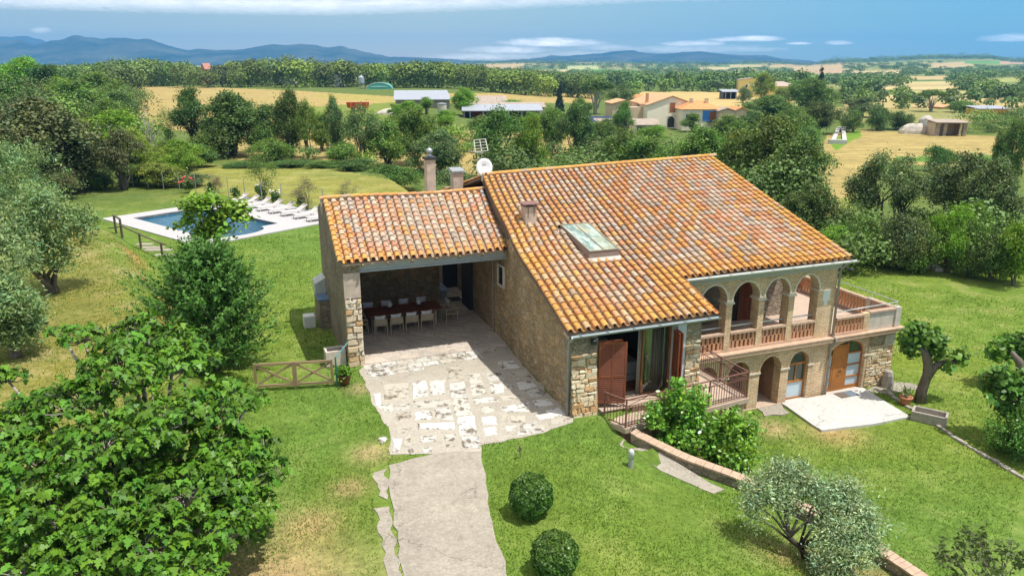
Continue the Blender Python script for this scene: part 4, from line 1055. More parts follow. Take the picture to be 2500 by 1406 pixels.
m = MB(); m.prism([(u0 - .05, v0 - .22), (u1 + .05, v0 - .22), (u1 + .05, v0), (u0 - .05, v0)], [z(3, v0 - .2) - .05] * 4, [z(3, v0 - .22) + .15, z(3, v0 - .22) + .15, z(3, v0) + .17, z(3, v0) + .17]); m.build('flashing', M['plaster'], sk)
def chimney(u0, u1, v0, v1, zb, zt, cap, mat=None, ball=False, slots=False):
    m = MB(); m.box(u0, u1, v0, v1, zb, zt); c = hp('chimney', m, mat or M['chimplaster'], bevel=.015)
    if slots:
        s_ = MB(); s_.box(u0 + .10, u0 + .13, v0 - .012, v0, zt - .42, zt); s_.box(u1 - .13, u1 - .10, v0 - .012, v0, zt - .36, zt); s_.box(u0 - .05, u1 + .05, v0 - .08, v0 + .0, zb, zb + .12); s_.build('stain_strip', M['capmetal'], c)
    k = MB()
    if cap == 'plate': k.box(u0 - .10, u1 + .12, v0 - .10, v1 + .08, zt + .10, zt + .13); [k.box(a, a + .04, b, b + .04, zt, zt + .10) for a in (u0, u1 - .04) for b in (v0, v1 - .04)]; k.build('cap', M['capmetal'], c)
    elif cap == 'slope':
        k.prism([(u0 - .06, v0 - .06), (u1 + .06, v0 - .06), (u1 + .06, v1 + .06), (u0 - .06, v1 + .06)], [zt + .02] * 4, [zt + .10, zt + .10, zt + .2, zt + .2]); k.build('cap', M['greymetal'], c)
    else:
        k.box(u0 - .05, u1 + .05, v0 - .05, v1 + .05, zt, zt + .10); kk = k.build('cap', M['darkmetal'], c)
        b = MB(); cx, cy = (u0 + u1) / 2, (v0 + v1) / 2
        b.lathe([(.09, .08), (.09, .2), (.06, .22), (.12, .27), (.15, .35), (.12, .43), (.05, .47), (.02, .5)], 14, (cx, cy, zt)); b.build('cowl', M['greymetal'], kk, True)
    return c
chimney(1.22, 1.70, 4.5, 4.98, 6.8, 7.92, 'plate', slots=True)
chimney(-1.43, -1.03, 9.35, 9.78, 7.4, 9.32, 'ball')
chimney(.34, .83, 11.3, 11.8, 6.9, 8.40, 'slope')
# satellite dish and aerial on the ridge
mast = W(1.28, 9.62)
dish = empty('satellite_dish', (*mast, 8.3), 0, 'white satellite dish on the left end of the main roof ridge', 'satellite dish')
m = MB(); n = 24; P = []; rings = [(0, 0), (.12, .006), (.25, .03), (.36, .065)]
for r_, d_ in rings:
    for j in range(n): a = 2 * math.pi * j / n; P.append((r_ * math.cos(a), -.12 + d_ * -1.0, r_ * 1.12 * math.sin(a)))
fs = [(i * n + j, i * n + (j + 1) % n, (i + 1) * n + (j + 1) % n, (i + 1) * n + j) for i in range(1, 3) for j in range(n)] + [tuple(n + j for j in range(n))]
m.raw(P, fs); rot = Matrix.Rotation(R(-14), 4, 'X') @ Matrix.Rotation(R(8), 4, 'Z'); m.v = [tuple(rot @ Vector(v) + Vector((0, -.05, .52))) for v in m.v]
dd = m.build('reflector', M['dishwhite'], dish, True); s_ = dd.modifiers.new('thickness', 'SOLIDIFY'); s_.thickness = .015
m = MB(); m.box(-.14, .10, -.001, .001, -.02, .02); m.box(-.09, .13, -.001, .001, -.085, -.055)
m = MB()
for x0, x1, zz_ in ((-.16, -.12, .13), (-.10, -.06, .135), (-.05, -.01, .14), (.02, .06, .145), (.08, .13, .15), (-.10, -.04, .085), (-.02, .03, .09), (.05, .09, .095)): m.box(x0, x1, -.001, .001, zz_, zz_ + .025)
m.v = [tuple(rot @ (Vector(v) + Vector((0, -.132, 0))) + Vector((0, -.05, .52))) for v in m.v]; m.build('lettering', M['darkmetal'], dish)
m = MB(); m.tube([(0, -.10, .18), (.10, -.42, .30)], .012, 6); m.tube([(.10, -.45, .30), (.10, -.36, .34)], .035, 8); m.build('feed_arm', M['darkmetal'], dish)
ant = empty('tv_aerial', (*W(1.22, 9.75), 8.55), 0, 'white grid television aerial on a mast above the satellite dish', 'aerial')
m = MB(); m.tube([(0, 0, -.2), (0, 0, 1.42)], .02, 8); m.build('mast', M['greymetal'], ant)
m = MB(); B = [(-.42, 0, .0), (.42, 0, .0), (.30, .15, .62), (-.36, .15, .62)]
B = [Vector(b) + Vector((.0, -.05, 1.15)) for b in ((-.36, 0, 0), (.36, 0, .06), (.22, .22, .66), (-.44, .22, .60))]
for i in range(4): m.bar(B[i], B[(i + 1) % 4], .035)
for k in (.25, .5, .75): m.bar(B[0].lerp(B[3], k), B[1].lerp(B[2], k), .028)
m.bar(B[0].lerp(B[1], .5), B[3].lerp(B[2], .5), .03)
m.build('reflector_grid', M['white'], ant)
m = MB(); m.bar((-.75, -.1, 1.18), (.1, -.05, 1.08), .025)
for k in range(6): x = -.72 + k * .13; m.bar((x, -.1 - .18, 1.18 - k * .015), (x, -.1 + .18, 1.18 - k * .015), .014)
for k in range(5): x = -.2 + k * .13; m.bar((x, -.2, .75), (x, .2, .75), .014)
m.bar((-.35, 0, .75), (.4, 0, .75), .02); m.build('elements', M['railmetal'], ant); ant.scale = (.78, .78, .84)

# ================================================================ porch
PE_V, PR_V = 4.05, 8.98
def pz(u, v): return 6.36 + .30 * (v - PE_V) + .04 * math.sin(u * .9) if v <= PR_V else 6.36 + .30 * (PR_V - PE_V) - .25 * (v - PR_V)
NCP = 22
def pcu(i, v): return -6.10 + .05 * (v - 4) + (uL(v) - .10 + 6.10 - .05 * (v - 4)) * i / (NCP - 1)
def edge_porch(u, v):
    e = max(math.exp(-((u + 6.05) / .35) ** 2), math.exp(-((v - PE_V) / .45) ** 2) * .9)
    return min(1, e + .3 * (mnoise.noise((u * .6 + 9, v * .6, 3)) + .02))
hp('porch_roof', tiled_roof(NCP, pcu, lambda i: PE_V, PR_V - .08, pz, 0, edge_porch), M['tile'])
m = MB(); u = -6.1
while u < .75:
    tile_arc(m, (u + .47, PR_V, pz(u, PR_V) + .155), (u, PR_V, pz(u, PR_V) + .13), .12, .105, .085, (0, 1, 0), (0, 0, 1), tilecol(.75)); u += .40
hp('porch_ridge_tiles', m, M['tile'])
m = MB(); m.extr([(-6.05, 7.3), (.8, 7.3), (.8, pz(0, PR_V) + .12), (-6.05, pz(0, PR_V) + .12)], PR_V - .07, PR_V + .09); hp('porch_ridge_mortar', m, M['chimplaster'])
m = MB(); m.prism([(-6.05, PE_V + .05), (.15, PE_V + .05), (.9, PR_V), (-5.85, PR_V)], [pz(0, PE_V) - .05, pz(0, PE_V) - .05, pz(0, PR_V) - .06, pz(0, PR_V) - .06], [pz(0, PE_V) + .03, pz(0, PE_V) + .03, pz(0, PR_V) + .02, pz(0, PR_V) + .02])
m.prism([(-5.9, PR_V), (.9, PR_V), (.9, 10.9), (-5.9, 10.9)], [pz(0, PR_V) - .06] * 2 + [pz(0, 10.9) - .06] * 2, [pz(0, PR_V) + .02] * 2 + [pz(0, 10.9) + .06] * 2)
hp('porch_roof_boards', m, plain('porch_board', (.36, .27, .19), .9))
m = MB(); m.box(-5.62, .42, 4.30, 4.52, 5.98, 6.01); m.box(-5.62, .42, 4.38, 4.43, 6.01, 6.26); m.box(-5.62, .42, 4.30, 4.52, 6.26, 6.29); hp('steel_beam', m, M['steel'])
m = MB()
for k in range(7): u = -5.3 + k * .92; m.bar((u, 4.02, 6.28), (u, 5.6, 6.72), .07, .10)
hp('rafter', m, M['wood_gate'])
# left porch wall with the lit stone end pillar
m = MB()
prof = [(4.62, 2.0), (10.7, 2.0), (10.7, pz(0, 10.7) - .05), (PR_V, pz(0, PR_V) - .05), (4.62, pz(0, 4.62) - .05)]
m.extr(prof, -5.98, -5.42, 'x'); hp('porch_side_wall', m, M['stone_grey'])
m = MB(); m.extr([(4.24, 2.0), (4.62, 2.0), (4.62, 6.38), (4.28, 6.28)], -6.0, -5.40, 'x'); pp = hp('porch_pillar', m, M['stone_pale'])
m = MB(); m.box(-6.0, -5.40, 4.245, 4.27, 5.05, 6.0); m.v = [(a, b - .0 , c) for a, b, c in m.v]; m.build('render_coat', M['chimplaster'], pp)
m = MB(); m.tube([(-5.72 + .10 * math.cos(a), 4.16, 5.02 + .11 * math.sin(a)) for a in np.linspace(math.pi * .75, math.pi * 1.85, 9)], [.008, .018, .024, .028, .03, .026, .02, .014, .006], 6); o_ = m.build('crescent_ornament', M['white'], None); o_.location = (O[0], O[1], 0); o_.rotation_euler = (0, 0, HOUSE_ROT); tag(o_, 'small white crescent ornament on the porch pillar', 'ornament')
# large projecting stones on the pillar face
m = MB(); zc = 2.35
while zc < 4.95:
    h = rnd.uniform(.16, .27); x = -6.0
    while x < -5.44:
        w_ = min(rnd.uniform(.18, .42), -5.40 - x)
        if -5.40 - (x + w_) < .12: w_ = -5.40 - x
        y = 4.235 - rnd.uniform(.02, .09); a = .02
        j = lambda s_=.03: rnd.uniform(-s_, s_)
        c_ = rnd.choice([(.62, .50, .34), (.58, .40, .22), (.66, .56, .42), (.60, .46, .30), (.55, .36, .18)])
        fr_ = [(x + a + j(), y + j(.01), zc + a + j()), (x + w_ - a + j(), y + j(.01), zc + a + j()), (x + w_ - a + j(), y + .02, zc + h - a + j()), (x + a + j(), y + .02, zc + h - a + j())]
        bk = [(x, 4.30, zc), (x + w_, 4.30, zc), (x + w_, 4.30, zc + h), (x, 4.30, zc + h)]
        m.raw(fr_ + bk, [(0, 1, 2, 3), (0, 4, 5, 1), (1, 5, 6, 2), (2, 6, 7, 3), (3, 7, 4, 0)], c_)
        x += w_
    zc += h
fm, t = newmat('faced_stone'); o_ = t.obj(); n = t.noise(o_, 12, 5, .7); k = t.mapr(n, .25, .75, .65, 1.25)
pbsdf(t, t.mix(1, t.attr('Col'), t.xyz(k, k, k), 'MULTIPLY'), .9, 0, .2, t.bump(n, .7, .03)); M['facestone'] = fm
m.build('facing_stones', fm, pp, bevel=.015)
# battered stones of the bedroom piers, same manner
def facing(parent, u0, u1, zb, zt, yf):
    m = MB(); zc = zb
    while zc < zt:
        h = rnd.uniform(.10, .22); x = u0
        while x < u1 - .02:
            w_ = min(rnd.uniform(.10, .40), u1 - x)
            if u1 - (x + w_) < .1: w_ = u1 - x
            j = lambda s_=.045: rnd.uniform(-s_, s_)
            y0, y1 = yf(zc) - rnd.uniform(.01, .05), yf(zc + h) - rnd.uniform(.01, .05)
            c_ = rnd.choice([(.72, .59, .39), (.66, .47, .26), (.74, .64, .46), (.62, .46, .28), (.58, .35, .17), (.68, .56, .38)])
            fr_ = [(x + .02 + j(), y0, zc + .02 + j()), (x + w_ - .02 + j(), y0, zc + .02 + j()), (x + w_ - .02 + j(), y1, zc + h - .02 + j()), (x + .02 + j(), y1, zc + h - .02 + j())]
            bk = [(x, yf(zc) + .03, zc), (x + w_, yf(zc) + .03, zc), (x + w_, yf(zc + h) + .03, zc + h), (x, yf(zc + h) + .03, zc + h)]
            m.raw(fr_ + bk, [(0, 1, 2, 3), (0, 4, 5, 1), (1, 5, 6, 2), (2, 6, 7, 3), (3, 7, 4, 0)], c_); x += w_
        zc += h
    o = m.build('facing_stones', M['facestone'], parent, bevel=.012)
piers = [c for c in house.children if c.name.startswith('stone_pier')]
facing(piers[0], 0.02, .91, 1.8, 4.35, lambda z: -2.3 - .42 * (1 - (z - 1.75) / 3.23))
facing(piers[1], 4.33, 4.92, 1.5, 4.30, lambda z: -2.3 - .12 * (1 - (z - 1.4) / 3.5))
tw = [c for c in house.children if c.name.startswith('terrace_wall')][0]
facing(tw, 15.08, 16.48, -.3, 1.72, lambda z: 0.0)
# porch rear wall, floor, passage
m = MB(); m.box(-5.42, -.74, 10.3, 10.7, 2.0, 7.4); m.box(-.74, .9, 10.3, 10.7, 6.2, 7.4); hp('porch_back_wall', m, M['stone'])
m = MB(); m.prism([(-5.42, 4.18), (.34, 4.18), (.5, 8), (.85, 10.3), (.85, 12.9), (-.9, 12.9), (-.9, 10.3), (-5.42, 10.3)], 2.2, 2.425); hp('porch_floor', m, M['porchfloor'])
m = MB(); m.box(-1.2, 1.0, 12.9, 13.2, 2.2, 6.4); m.box(-1.2, -.75, 10.7, 12.9, 2.2, 6.2); hp('passage_wall', m, plain('passage_render', (.50, .42, .33), .9, var=.2))
m = MB(); m.box(.30, .46, 9.0, 10.2, 2.43, 5.0); dd = hp('side_door', m, M['darkmetal'])
m = MB(); m.box(.15, .9, 12.84, 12.9, 2.43, 5.6); hp('passage_door', m, M['darkmetal'])

# ================================================================ furniture under the porch
def hloc(u, v, z): return (*W(u, v), z)
tbl = empty('dining_table', hloc(-2.98, 8.12, 2.425), HOUSE_ROT, 'long reddish brown dining table under the tiled porch', 'table')
m = MB()
for i in range(9): m.box(-1.6, 1.6, -.60 + i * .134, -.60 + i * .134 + .128, .71, .75)
m.build('tabletop', M['wood_table'], tbl)
m = MB(); m.box(-1.5, 1.5, -.5, .5, .62, .70); m.build('apron', M['wood_grey'], tbl)
for x in (-1.3, 1.3):
    for y in (-.42, .42): m = MB(); m.box(x - .045, x + .045, y - .045, y + .045, 0, .62); m.build('leg', M['rattan'], tbl)
def make_chair():
    t = empty('dining_chair')
    m = MB(); m.box(-.26, .26, -.24, .26, .40, .445); m.build('seat', M['rattan'], t, bevel=.015)
    for x in (-.27, .27):
        m = MB(); m.tube([(x, .27, 0), (x, .25, .64)], .018, 6); m.build('leg', M['rattan'], t)
        m = MB(); m.tube([(x, -.33, 0), (x * .98, -.26, .42), (x * .95, -.30, .72)], .018, 6); m.build('leg', M['rattan'], t)
    m = MB(); m.tube([(-.27, .27, .64), (-.29, 0, .65), (-.27, -.28, .70), (0, -.36, .74), (.27, -.28, .70), (.29, 0, .65), (.27, .27, .64)], .02, 6); m.build('armrest', M['rattan'], t)
    m = MB()
    for i in range(13):
        a = -1 + i / 6; m.bar((a * .25, -.335 + .06 * a * a, .47), (a * .25, -.345 + .06 * a * a, .73), .036, .012)
    m.build('backrest', M['rattan'], t); return t
def dup(root, loc, rz, label=None, scale=None):
    r = root.copy(); C.objects.link(r); r.location = loc; r.rotation_euler = (0, 0, rz)
    if scale is not None: r.scale = scale
    if label: r['label'] = label
    for ch in list(root.children):
        c = ch.copy(); C.objects.link(c); c.parent = r
        for g in ch.children: d = g.copy(); C.objects.link(d); d.parent = c
    return r
chair0 = make_chair()
def make_cushion():
    m = MB(); n = 8; P = []
    for s in (1, -1):
        for i in range(n + 1):
            for j in range(n + 1):
                x = -1 + 2 * i / n; y = -1 + 2 * j / n
                th = .075 * max(0, (1 - x ** 4)) ** .6 * max(0, (1 - y ** 4)) ** .6
                pinch = 1 - .07 * (1 - abs(x)) * (abs(y) > .9) - .0
                P.append((x * .23 * (1 - .08 * (1 - y * y)), s * th, y * .20 * (1 - .10 * (1 - x * x))))
    k = (n + 1) ** 2
    f = lambda i, j, s: s * k + i * (n + 1) + j
    fs = [(f(i, j, 0), f(i, j + 1, 0), f(i + 1, j + 1, 0), f(i + 1, j, 0)) for i in range(n) for j in range(n)] + [(f(i, j, 1), f(i + 1, j, 1), f(i + 1, j + 1, 1), f(i, j + 1, 1)) for i in range(n) for j in range(n)]
    m.raw(P, fs); return m.build('cushion', M['cloth'], None, True)
cush0 = make_cushion()
TV = (-2.98, 8.12); first = True
ordn = ['first', 'second', 'third', 'fourth']
spots = []
for i in range(4):
    spots.append((-4.18 + i * .665, 7.36, 0, f'woven chair on the near long side of the porch table, {ordn[i]} from the stone pillar', f'pale cushion on the near-side porch chair {ordn[i]} from the stone pillar'))
for i in range(4):
    spots.append((-4.30 + i * .80, 9.08, math.pi, f'wall-side woven chair of the porch table, {ordn[i]} from the left', f'pale cushion on the wall-side porch chair, {ordn[i]} from the left'))
spots += [(-4.90, 7.75, -math.pi / 2, 'woven chair at the pillar end of the porch table, the nearer of two', 'pale cushion on the nearer chair at the pillar end of the table'),
          (-4.88, 8.55, -math.pi / 2, 'woven chair at the pillar end of the porch table, the one nearer the back wall', None),
          (-1.02, 7.80, math.pi / 2 + .15, 'woven chair at the house end of the porch table, turned side-on in front', None),
          (-1.05, 8.60, math.pi / 2, 'woven chair at the house end of the porch table, half hidden near the passage', 'pale cushion on the chair at the house end of the table near the passage')]
for k, (u, v, a, lab, cl) in enumerate(spots):
    rz = HOUSE_ROT + a + rnd.uniform(-.05, .05)
    if k == 0: t = chair0; t.location = hloc(u, v, 2.425); t.rotation_euler = (0, 0, rz); t['label'] = lab
    else: t = dup(chair0, hloc(u, v, 2.425), rz, lab)
    t['category'] = 'chair'; t['group'] = 'woven dining chairs around the porch table'
    if cl:
        c = cush0 if k == 0 else cush0.copy()
        if k: C.objects.link(c)
        off = Vector((math.sin(rz), -math.cos(rz), 0)) * .20
        p = hloc(u, v, 2.425); c.location = (p[0] + off.x, p[1] + off.y, p[2] + .65); c.rotation_euler = (R(-14), 0, rz)
        tag(c, cl, 'cushion', 'cushions on the porch chairs')
for k, (u, v) in enumerate(((-3.55, 8.22), (-2.28, 8.18))):
    t = empty('table_lantern', hloc(u, v, 3.175), 0, ('white lantern with dark foot on the table, nearer the stone pillar', 'white lantern with dark foot on the table, nearer the passage')[k], 'lantern', 'white lanterns on the porch table')
    m = MB(); m.lathe([(.06, 0), (.06, .02), (.02, .04), (.02, .1)], 12); m.build('foot', M['darkmetal'], t)
    m = MB(); m.lathe([(.05, .1), (.09, .11), (.10, .2), (.08, .29), (.05, .31)], 14); m.build('shade', M['cloth'], t, True)
t = empty('bench', hloc(-.40, 11.6, 2.425), HOUSE_ROT, 'stone bench with blue-grey top in the passage behind the porch', 'bench')
m = MB(); m.box(-.3, .3, -.7, .7, .42, .5); m.build('seat', plain('bluegrey_slab', (.28, .36, .44), .6), t, bevel=.015)
m = MB(); m.box(-.22, .22, -.55, -.3, 0, .42); m.build('leg', M['greystone'], t); m = MB(); m.box(-.22, .22, .3, .55, 0, .42); m.build('leg', M['greystone'], t)
m = MB(); m.box(-.3, .35, -.3, .3, 0, .02); o = m.build('doormat', plain('dark_mat', (.05, .05, .055), .95), None, bevel=.006); o.location = hloc(.1, 10.9, 2.427); o.rotation_euler = (0, 0, HOUSE_ROT); tag(o, 'dark doormat on the floor of the passage behind the porch', 'doormat')

# ================================================================ bedroom balcony with railing
bal = empty('balcony', (O[0], O[1], 0), HOUSE_ROT, 'raised tiled balcony with brown iron railing in front of the shuttered bedroom', 'balcony')
BP = [(1.02, -2.74), (1.40, -3.62), (6.55, -3.10), (6.40, -.05), (4.95, -.05), (4.95, -2.34), (1.02, -2.34)]
m = MB(); m.prism(BP, 2.02, 2.2); m.build('floor', M['floor_tile'], bal, bevel=.01)
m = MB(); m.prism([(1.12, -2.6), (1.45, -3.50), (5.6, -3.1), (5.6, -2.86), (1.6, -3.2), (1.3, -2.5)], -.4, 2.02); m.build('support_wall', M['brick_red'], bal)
m = MB(); m.box(6.05, 6.42, -3.04, -2.70, -.3, 2.02); m.build('pier', M['brick'], bal)
rp = [(1.08, -2.78), (1.44, -3.55), (6.48, -3.04), (6.36, -.10)]
for (a, b) in zip(rp[:-1], rp[1:]):
    m = MB(); a = np.array(a); b = np.array(b); l = np.linalg.norm(b - a); n = int(l / .115); t_ = (b - a) / l
    m.bar((*a, 2.28), (*b, 2.28), .03); m.bar((*a, 2.93), (*b, 2.93), .022); m.bar((*a, 3.16), (*b, 3.16), .05, .03)
    for i in range(1, n): q = a + (b - a) * i / n; m.bar((*q, 2.28), (*q, 2.93), .016)
    ns = max(1, round(l / 1.7))
    for i in range(ns):
        q0 = a + (b - a) * i / ns; q1 = a + (b - a) * (i + 1) / ns; qm = (q0 + q1) / 2
        m.bar((*q0, 2.93), (*qm, 3.15), .016); m.bar((*qm, 3.15), (*q1, 2.93), .016); m.bar((*q0, 3.15), (*q1, 2.93), .014)
        m.bar((*q1, 2.2), (*q1, 3.16), .04)
    m.bar((*a, 2.2), (*a, 3.2), .045)
    m.build('railing', M['brownmetal'], bal)

# ================================================================ paving round the house
def jag(poly, step=.35, amp=.06, seed=0):
    r_ = random.Random(seed); out = []
    n = len(poly)
    for i in range(n):
        a = Vector((*poly[i], 0)); b = Vector((*poly[(i + 1) % n], 0)); d = b - a; k = max(1, int(d.length / step)); pr = Vector((-d.y, d.x, 0)).normalized()
        for j in range(k): p = a.lerp(b, j / k) + pr * r_.uniform(-amp, amp) * (1 if j else .3); out.append((p.x, p.y))
    return out
def sheet(name, poly, z, mat, label=None, thick=.25, zf=None, kind='structure'):
    m = MB(); n = len(poly); zt = [(z if zf is None else zf(*p)) for p in poly]
    area = sum(poly[i][0] * poly[(i + 1) % n][1] - poly[(i + 1) % n][0] * poly[i][1] for i in range(n))
    if area < 0: poly = poly[::-1]; zt = zt[::-1]
    m.prism(poly, [q - thick for q in zt], zt)
    o = m.build(name, mat); tag(o, label, None, None, kind); return o
drv = [atz(*p, 2.43) for p in ((950, 1132), (948, 1175), (962, 1260), (975, 1330), (985, 1420), (1000, 1600), (1275, 1600), (1243, 1420), (1225, 1340), (1204, 1290), (1190, 1190), (1176, 1098), (1060, 1104))]
sheet('driveway', jag(drv, .3, .055, 1), 2.394, M['driveway'])
sheet('driveway', jag([atz(*p, 2.43) for p in ((915, 1150), (944, 1140), (946, 1215), (925, 1205))], .2, .09, 2), 2.39, M['driveway'])
sheet('driveway', jag([atz(*p, 2.43) for p in ((912, 1236), (950, 1232), (962, 1300), (978, 1420), (990, 1560), (955, 1560), (948, 1400), (935, 1310))], .25, .08, 3), 2.388, M['driveway'])
pv = [atz(*p, 2.42) for p in ((877, 902), (893, 930), (905, 975), (930, 1010), (950, 1050), (952, 1106), (1060, 1106), (1176, 1102), (1175, 1082), (1270, 1066), (1330, 1052), (1400, 1027))] + [W(.25, -2.35), W(.0, -1), W(.24, 3), W(.34, 4.2), W(-5.4, 4.2)]
sheet('paving', jag(pv, .3, .06, 4), 2.383, M['mortar'])
def build_stones():
    """pale worn slabs let into the mortar: quadrangles given in the house frame, four corners each"""
    m = MB(); r_ = random.Random(5)
    rows = []
    px = lambda pts: [L(*atz(*p, 2.43)) for p in pts]
    Q = [((935, 935), (995, 930), (1000, 968), (940, 972)), ((1003, 928), (1040, 925), (1048, 962), (1008, 970)), ((1046, 926), (1088, 924), (1088, 960), (1052, 960)), 
         ((1090, 892), (1124, 888), (1132, 925), (1096, 930)), ((1096, 932), (1134, 927), (1141, 968), (1102, 968)), ((1105, 970), (1144, 968), (1152, 1008), (1112, 1012)), ((1116, 1014), (1155, 1010), (1166, 1055), (1122, 1058)), ((1126, 1062), (1168, 1058), (1173, 1090), (1130, 1090)),
         ((1140, 912), (1172, 908), (1180, 930), (1146, 934)), ((1146, 936), (1182, 932), (1188, 958), (1152, 962)), ((1186, 908), (1222, 905), (1232, 922), (1194, 927)), ((1194, 930), (1228, 930), (1234, 955), (1200, 958)), ((1238, 934), (1252, 936), (1250, 948), (1240, 946)),
         ((930, 985), (958, 983), (962, 1000), (935, 1002)), ((1008, 976), (1100, 972), (1102, 988), (1012, 994)), ((960, 985), (1000, 980), (1002, 996), (964, 1000)), ((965, 1004), (1002, 1000), (1006, 1020), (970, 1022)), ((1012, 1000), (1052, 998), (1054, 1020), (1014, 1022)), ((1060, 994), (1100, 992), (1106, 1024), (1064, 1016)),
         ((1152, 968), (1210, 966), (1216, 978), (1160, 982)), ((1216, 964), (1270, 962), (1280, 972), (1226, 975)), ((1220, 990), (1292, 978), (1290, 1000), (1232, 1002)), ((1172, 990), (1200, 988), (1206, 1002), (1176, 1006)), ((1170, 1015), (1208, 1012), (1214, 1032), (1178, 1034)), ((1178, 1040), (1212, 1036), (1216, 1056), (1184, 1060)), ((1232, 1036), (1262, 1034), (1262, 1048), (1236, 1050)), ((1268, 1032), (1310, 1026), (1308, 1044), (1274, 1048)), ((1306, 1010), (1352, 1002), (1356, 1016), (1318, 1022)), ((1246, 1012), (1282, 1010), (1280, 1030), (1250, 1028)),
         ((1260, 1050), (1330, 1040), (1330, 1050), (1262, 1060)), ((1016, 1030), (1110, 1028), (1112, 1046), (1020, 1044)), ((966, 1036), (1004, 1034), (1006, 1052), (970, 1054)), ((984, 1062), (1006, 1058), (1002, 1082), (988, 1084)), ((1024, 1062), (1064, 1060), (1062, 1074), (1026, 1076)), ((1084, 1058), (1112, 1056), (1112, 1072), (1086, 1074)), ((1086, 1082), (1110, 1080), (1112, 1088), (1088, 1088)), ((958, 1066), (980, 1066), (980, 1100), (960, 1100)), ((1030, 1090), (1056, 1088), (1052, 1100), (1032, 1102)), ((996, 1092), (1010, 1090), (1010, 1104), (998, 1104)),
         ((1330, 1000), (1365, 990), (1380, 1008), (1350, 1014)), ((1280, 950), (1325, 945), (1340, 962), (1296, 968)), ((1240, 905), (1285, 900), (1300, 920), (1258, 925)), ((1300, 975), (1340, 970), (1352, 985), (1312, 992)), ((1215, 880), (1255, 876), (1268, 895), (1228, 898)), ((1258, 930), (1300, 926), (1312, 942), (1272, 948)),
         ((930, 955), (935, 1000), (920, 985), (912, 958)), ((1344, 1020), (1392, 1018), (1380, 1028), (1340, 1036)), ((920, 1070), (936, 1060), (948, 1068), (932, 1080))]
    for q in Q:
        col = r_.choice([(.54, .52, .475), (.60, .58, .54), (.46, .42, .345), (.51, .48, .42)]); j = r_.uniform(.9, 1.08)
        P = [Vector((*atz(*p, 2.43), 0)) for p in q]; out = []
        for i in range(4):
            a, b = P[i], P[(i + 1) % 4]; k = 4
            for t_ in range(k): p = a.lerp(b, t_ / k); out.append((p.x + r_.uniform(-.045, .045), p.y + r_.uniform(-.03, .03)))
        cx = sum(p[0] for p in out) / len(out); cy = sum(p[1] for p in out) / len(out)
        ins = [(cx + (p[0] - cx) * .93, cy + (p[1] - cy) * .93) for p in out]; n = len(out); z = 2.391 + r_.uniform(0, .010)
        m.raw([(*p, 2.378) for p in out] + [(*p, z) for p in ins], [tuple(range(n, 2 * n))] + [(i, (i + 1) % n, n + (i + 1) % n, n + i) for i in range(n)], (col[0] * j, col[1] * j, col[2] * j))
    # the two courses of white kerb slabs at the mouth of the porch
    for v0, v1, u0 in ((3.75, 4.25, -5.5), (3.30, 3.68, -5.5), (2.95, 3.24, -5.4)):
        u = u0; end = -.9 if v0 > 3.6 else (-1.6 if v0 > 3.2 else -3.6)
        while u < end:
            w_ = r_.uniform(.45, .95); g = .03; j = lambda: r_.uniform(-.03, .03)
            P = [W(u + g + j(), v0 + j()), W(u + w_ - g + j(), v0 + j()), W(u + w_ - g + j(), v1 + j()), W(u + g + j(), v1 + j())]
            c_ = r_.choice([(.54, .52, .46), (.49, .45, .38), (.57, .55, .51)])
            m.raw([(*p, 2.378) for p in P] + [(*p, 2.398) for p in P], [(4, 5, 6, 7), (0, 1, 5, 4), (1, 2, 6, 5), (2, 3, 7, 6), (3, 0, 4, 7)], c_); u += w_
    o = m.build('paving', M['slab']); tag(o, kind='structure')
build_stones()
sheet('patio', jag([W(10.66, -.10), W(10.47, -2.62), W(12.6, -2.9), W(14.55, -2.95), W(14.95, -.10)], .5, .03, 6), .03, M['patio'])
sheet('path', jag([W(1.30, -3.72), W(.95, -4.05), W(1.25, -4.9), W(1.95, -6.1), W(2.45, -6.9), W(2.95, -6.75), W(2.55, -6.0), W(2.1, -5.1), W(1.62, -4.3)], .3, .05, 7), 2.06, M['pathstone'], zf=lambda x, y: gz(x, y) + .02)
sheet('path', jag([W(9.5, -.1), W(9.3, -.75), W(10.4, -.9), W(10.7, -.1)], .3, .08, 8), -.02, M['pathstone'])
sheet('path', jag([W(14.95, -.3), W(15.6, -.9), W(16.6, -.8), W(17.3, -1.2), W(17.5, -.5), W(16.6, .1)], .3, .1, 9), -.045, M['pathstone'])

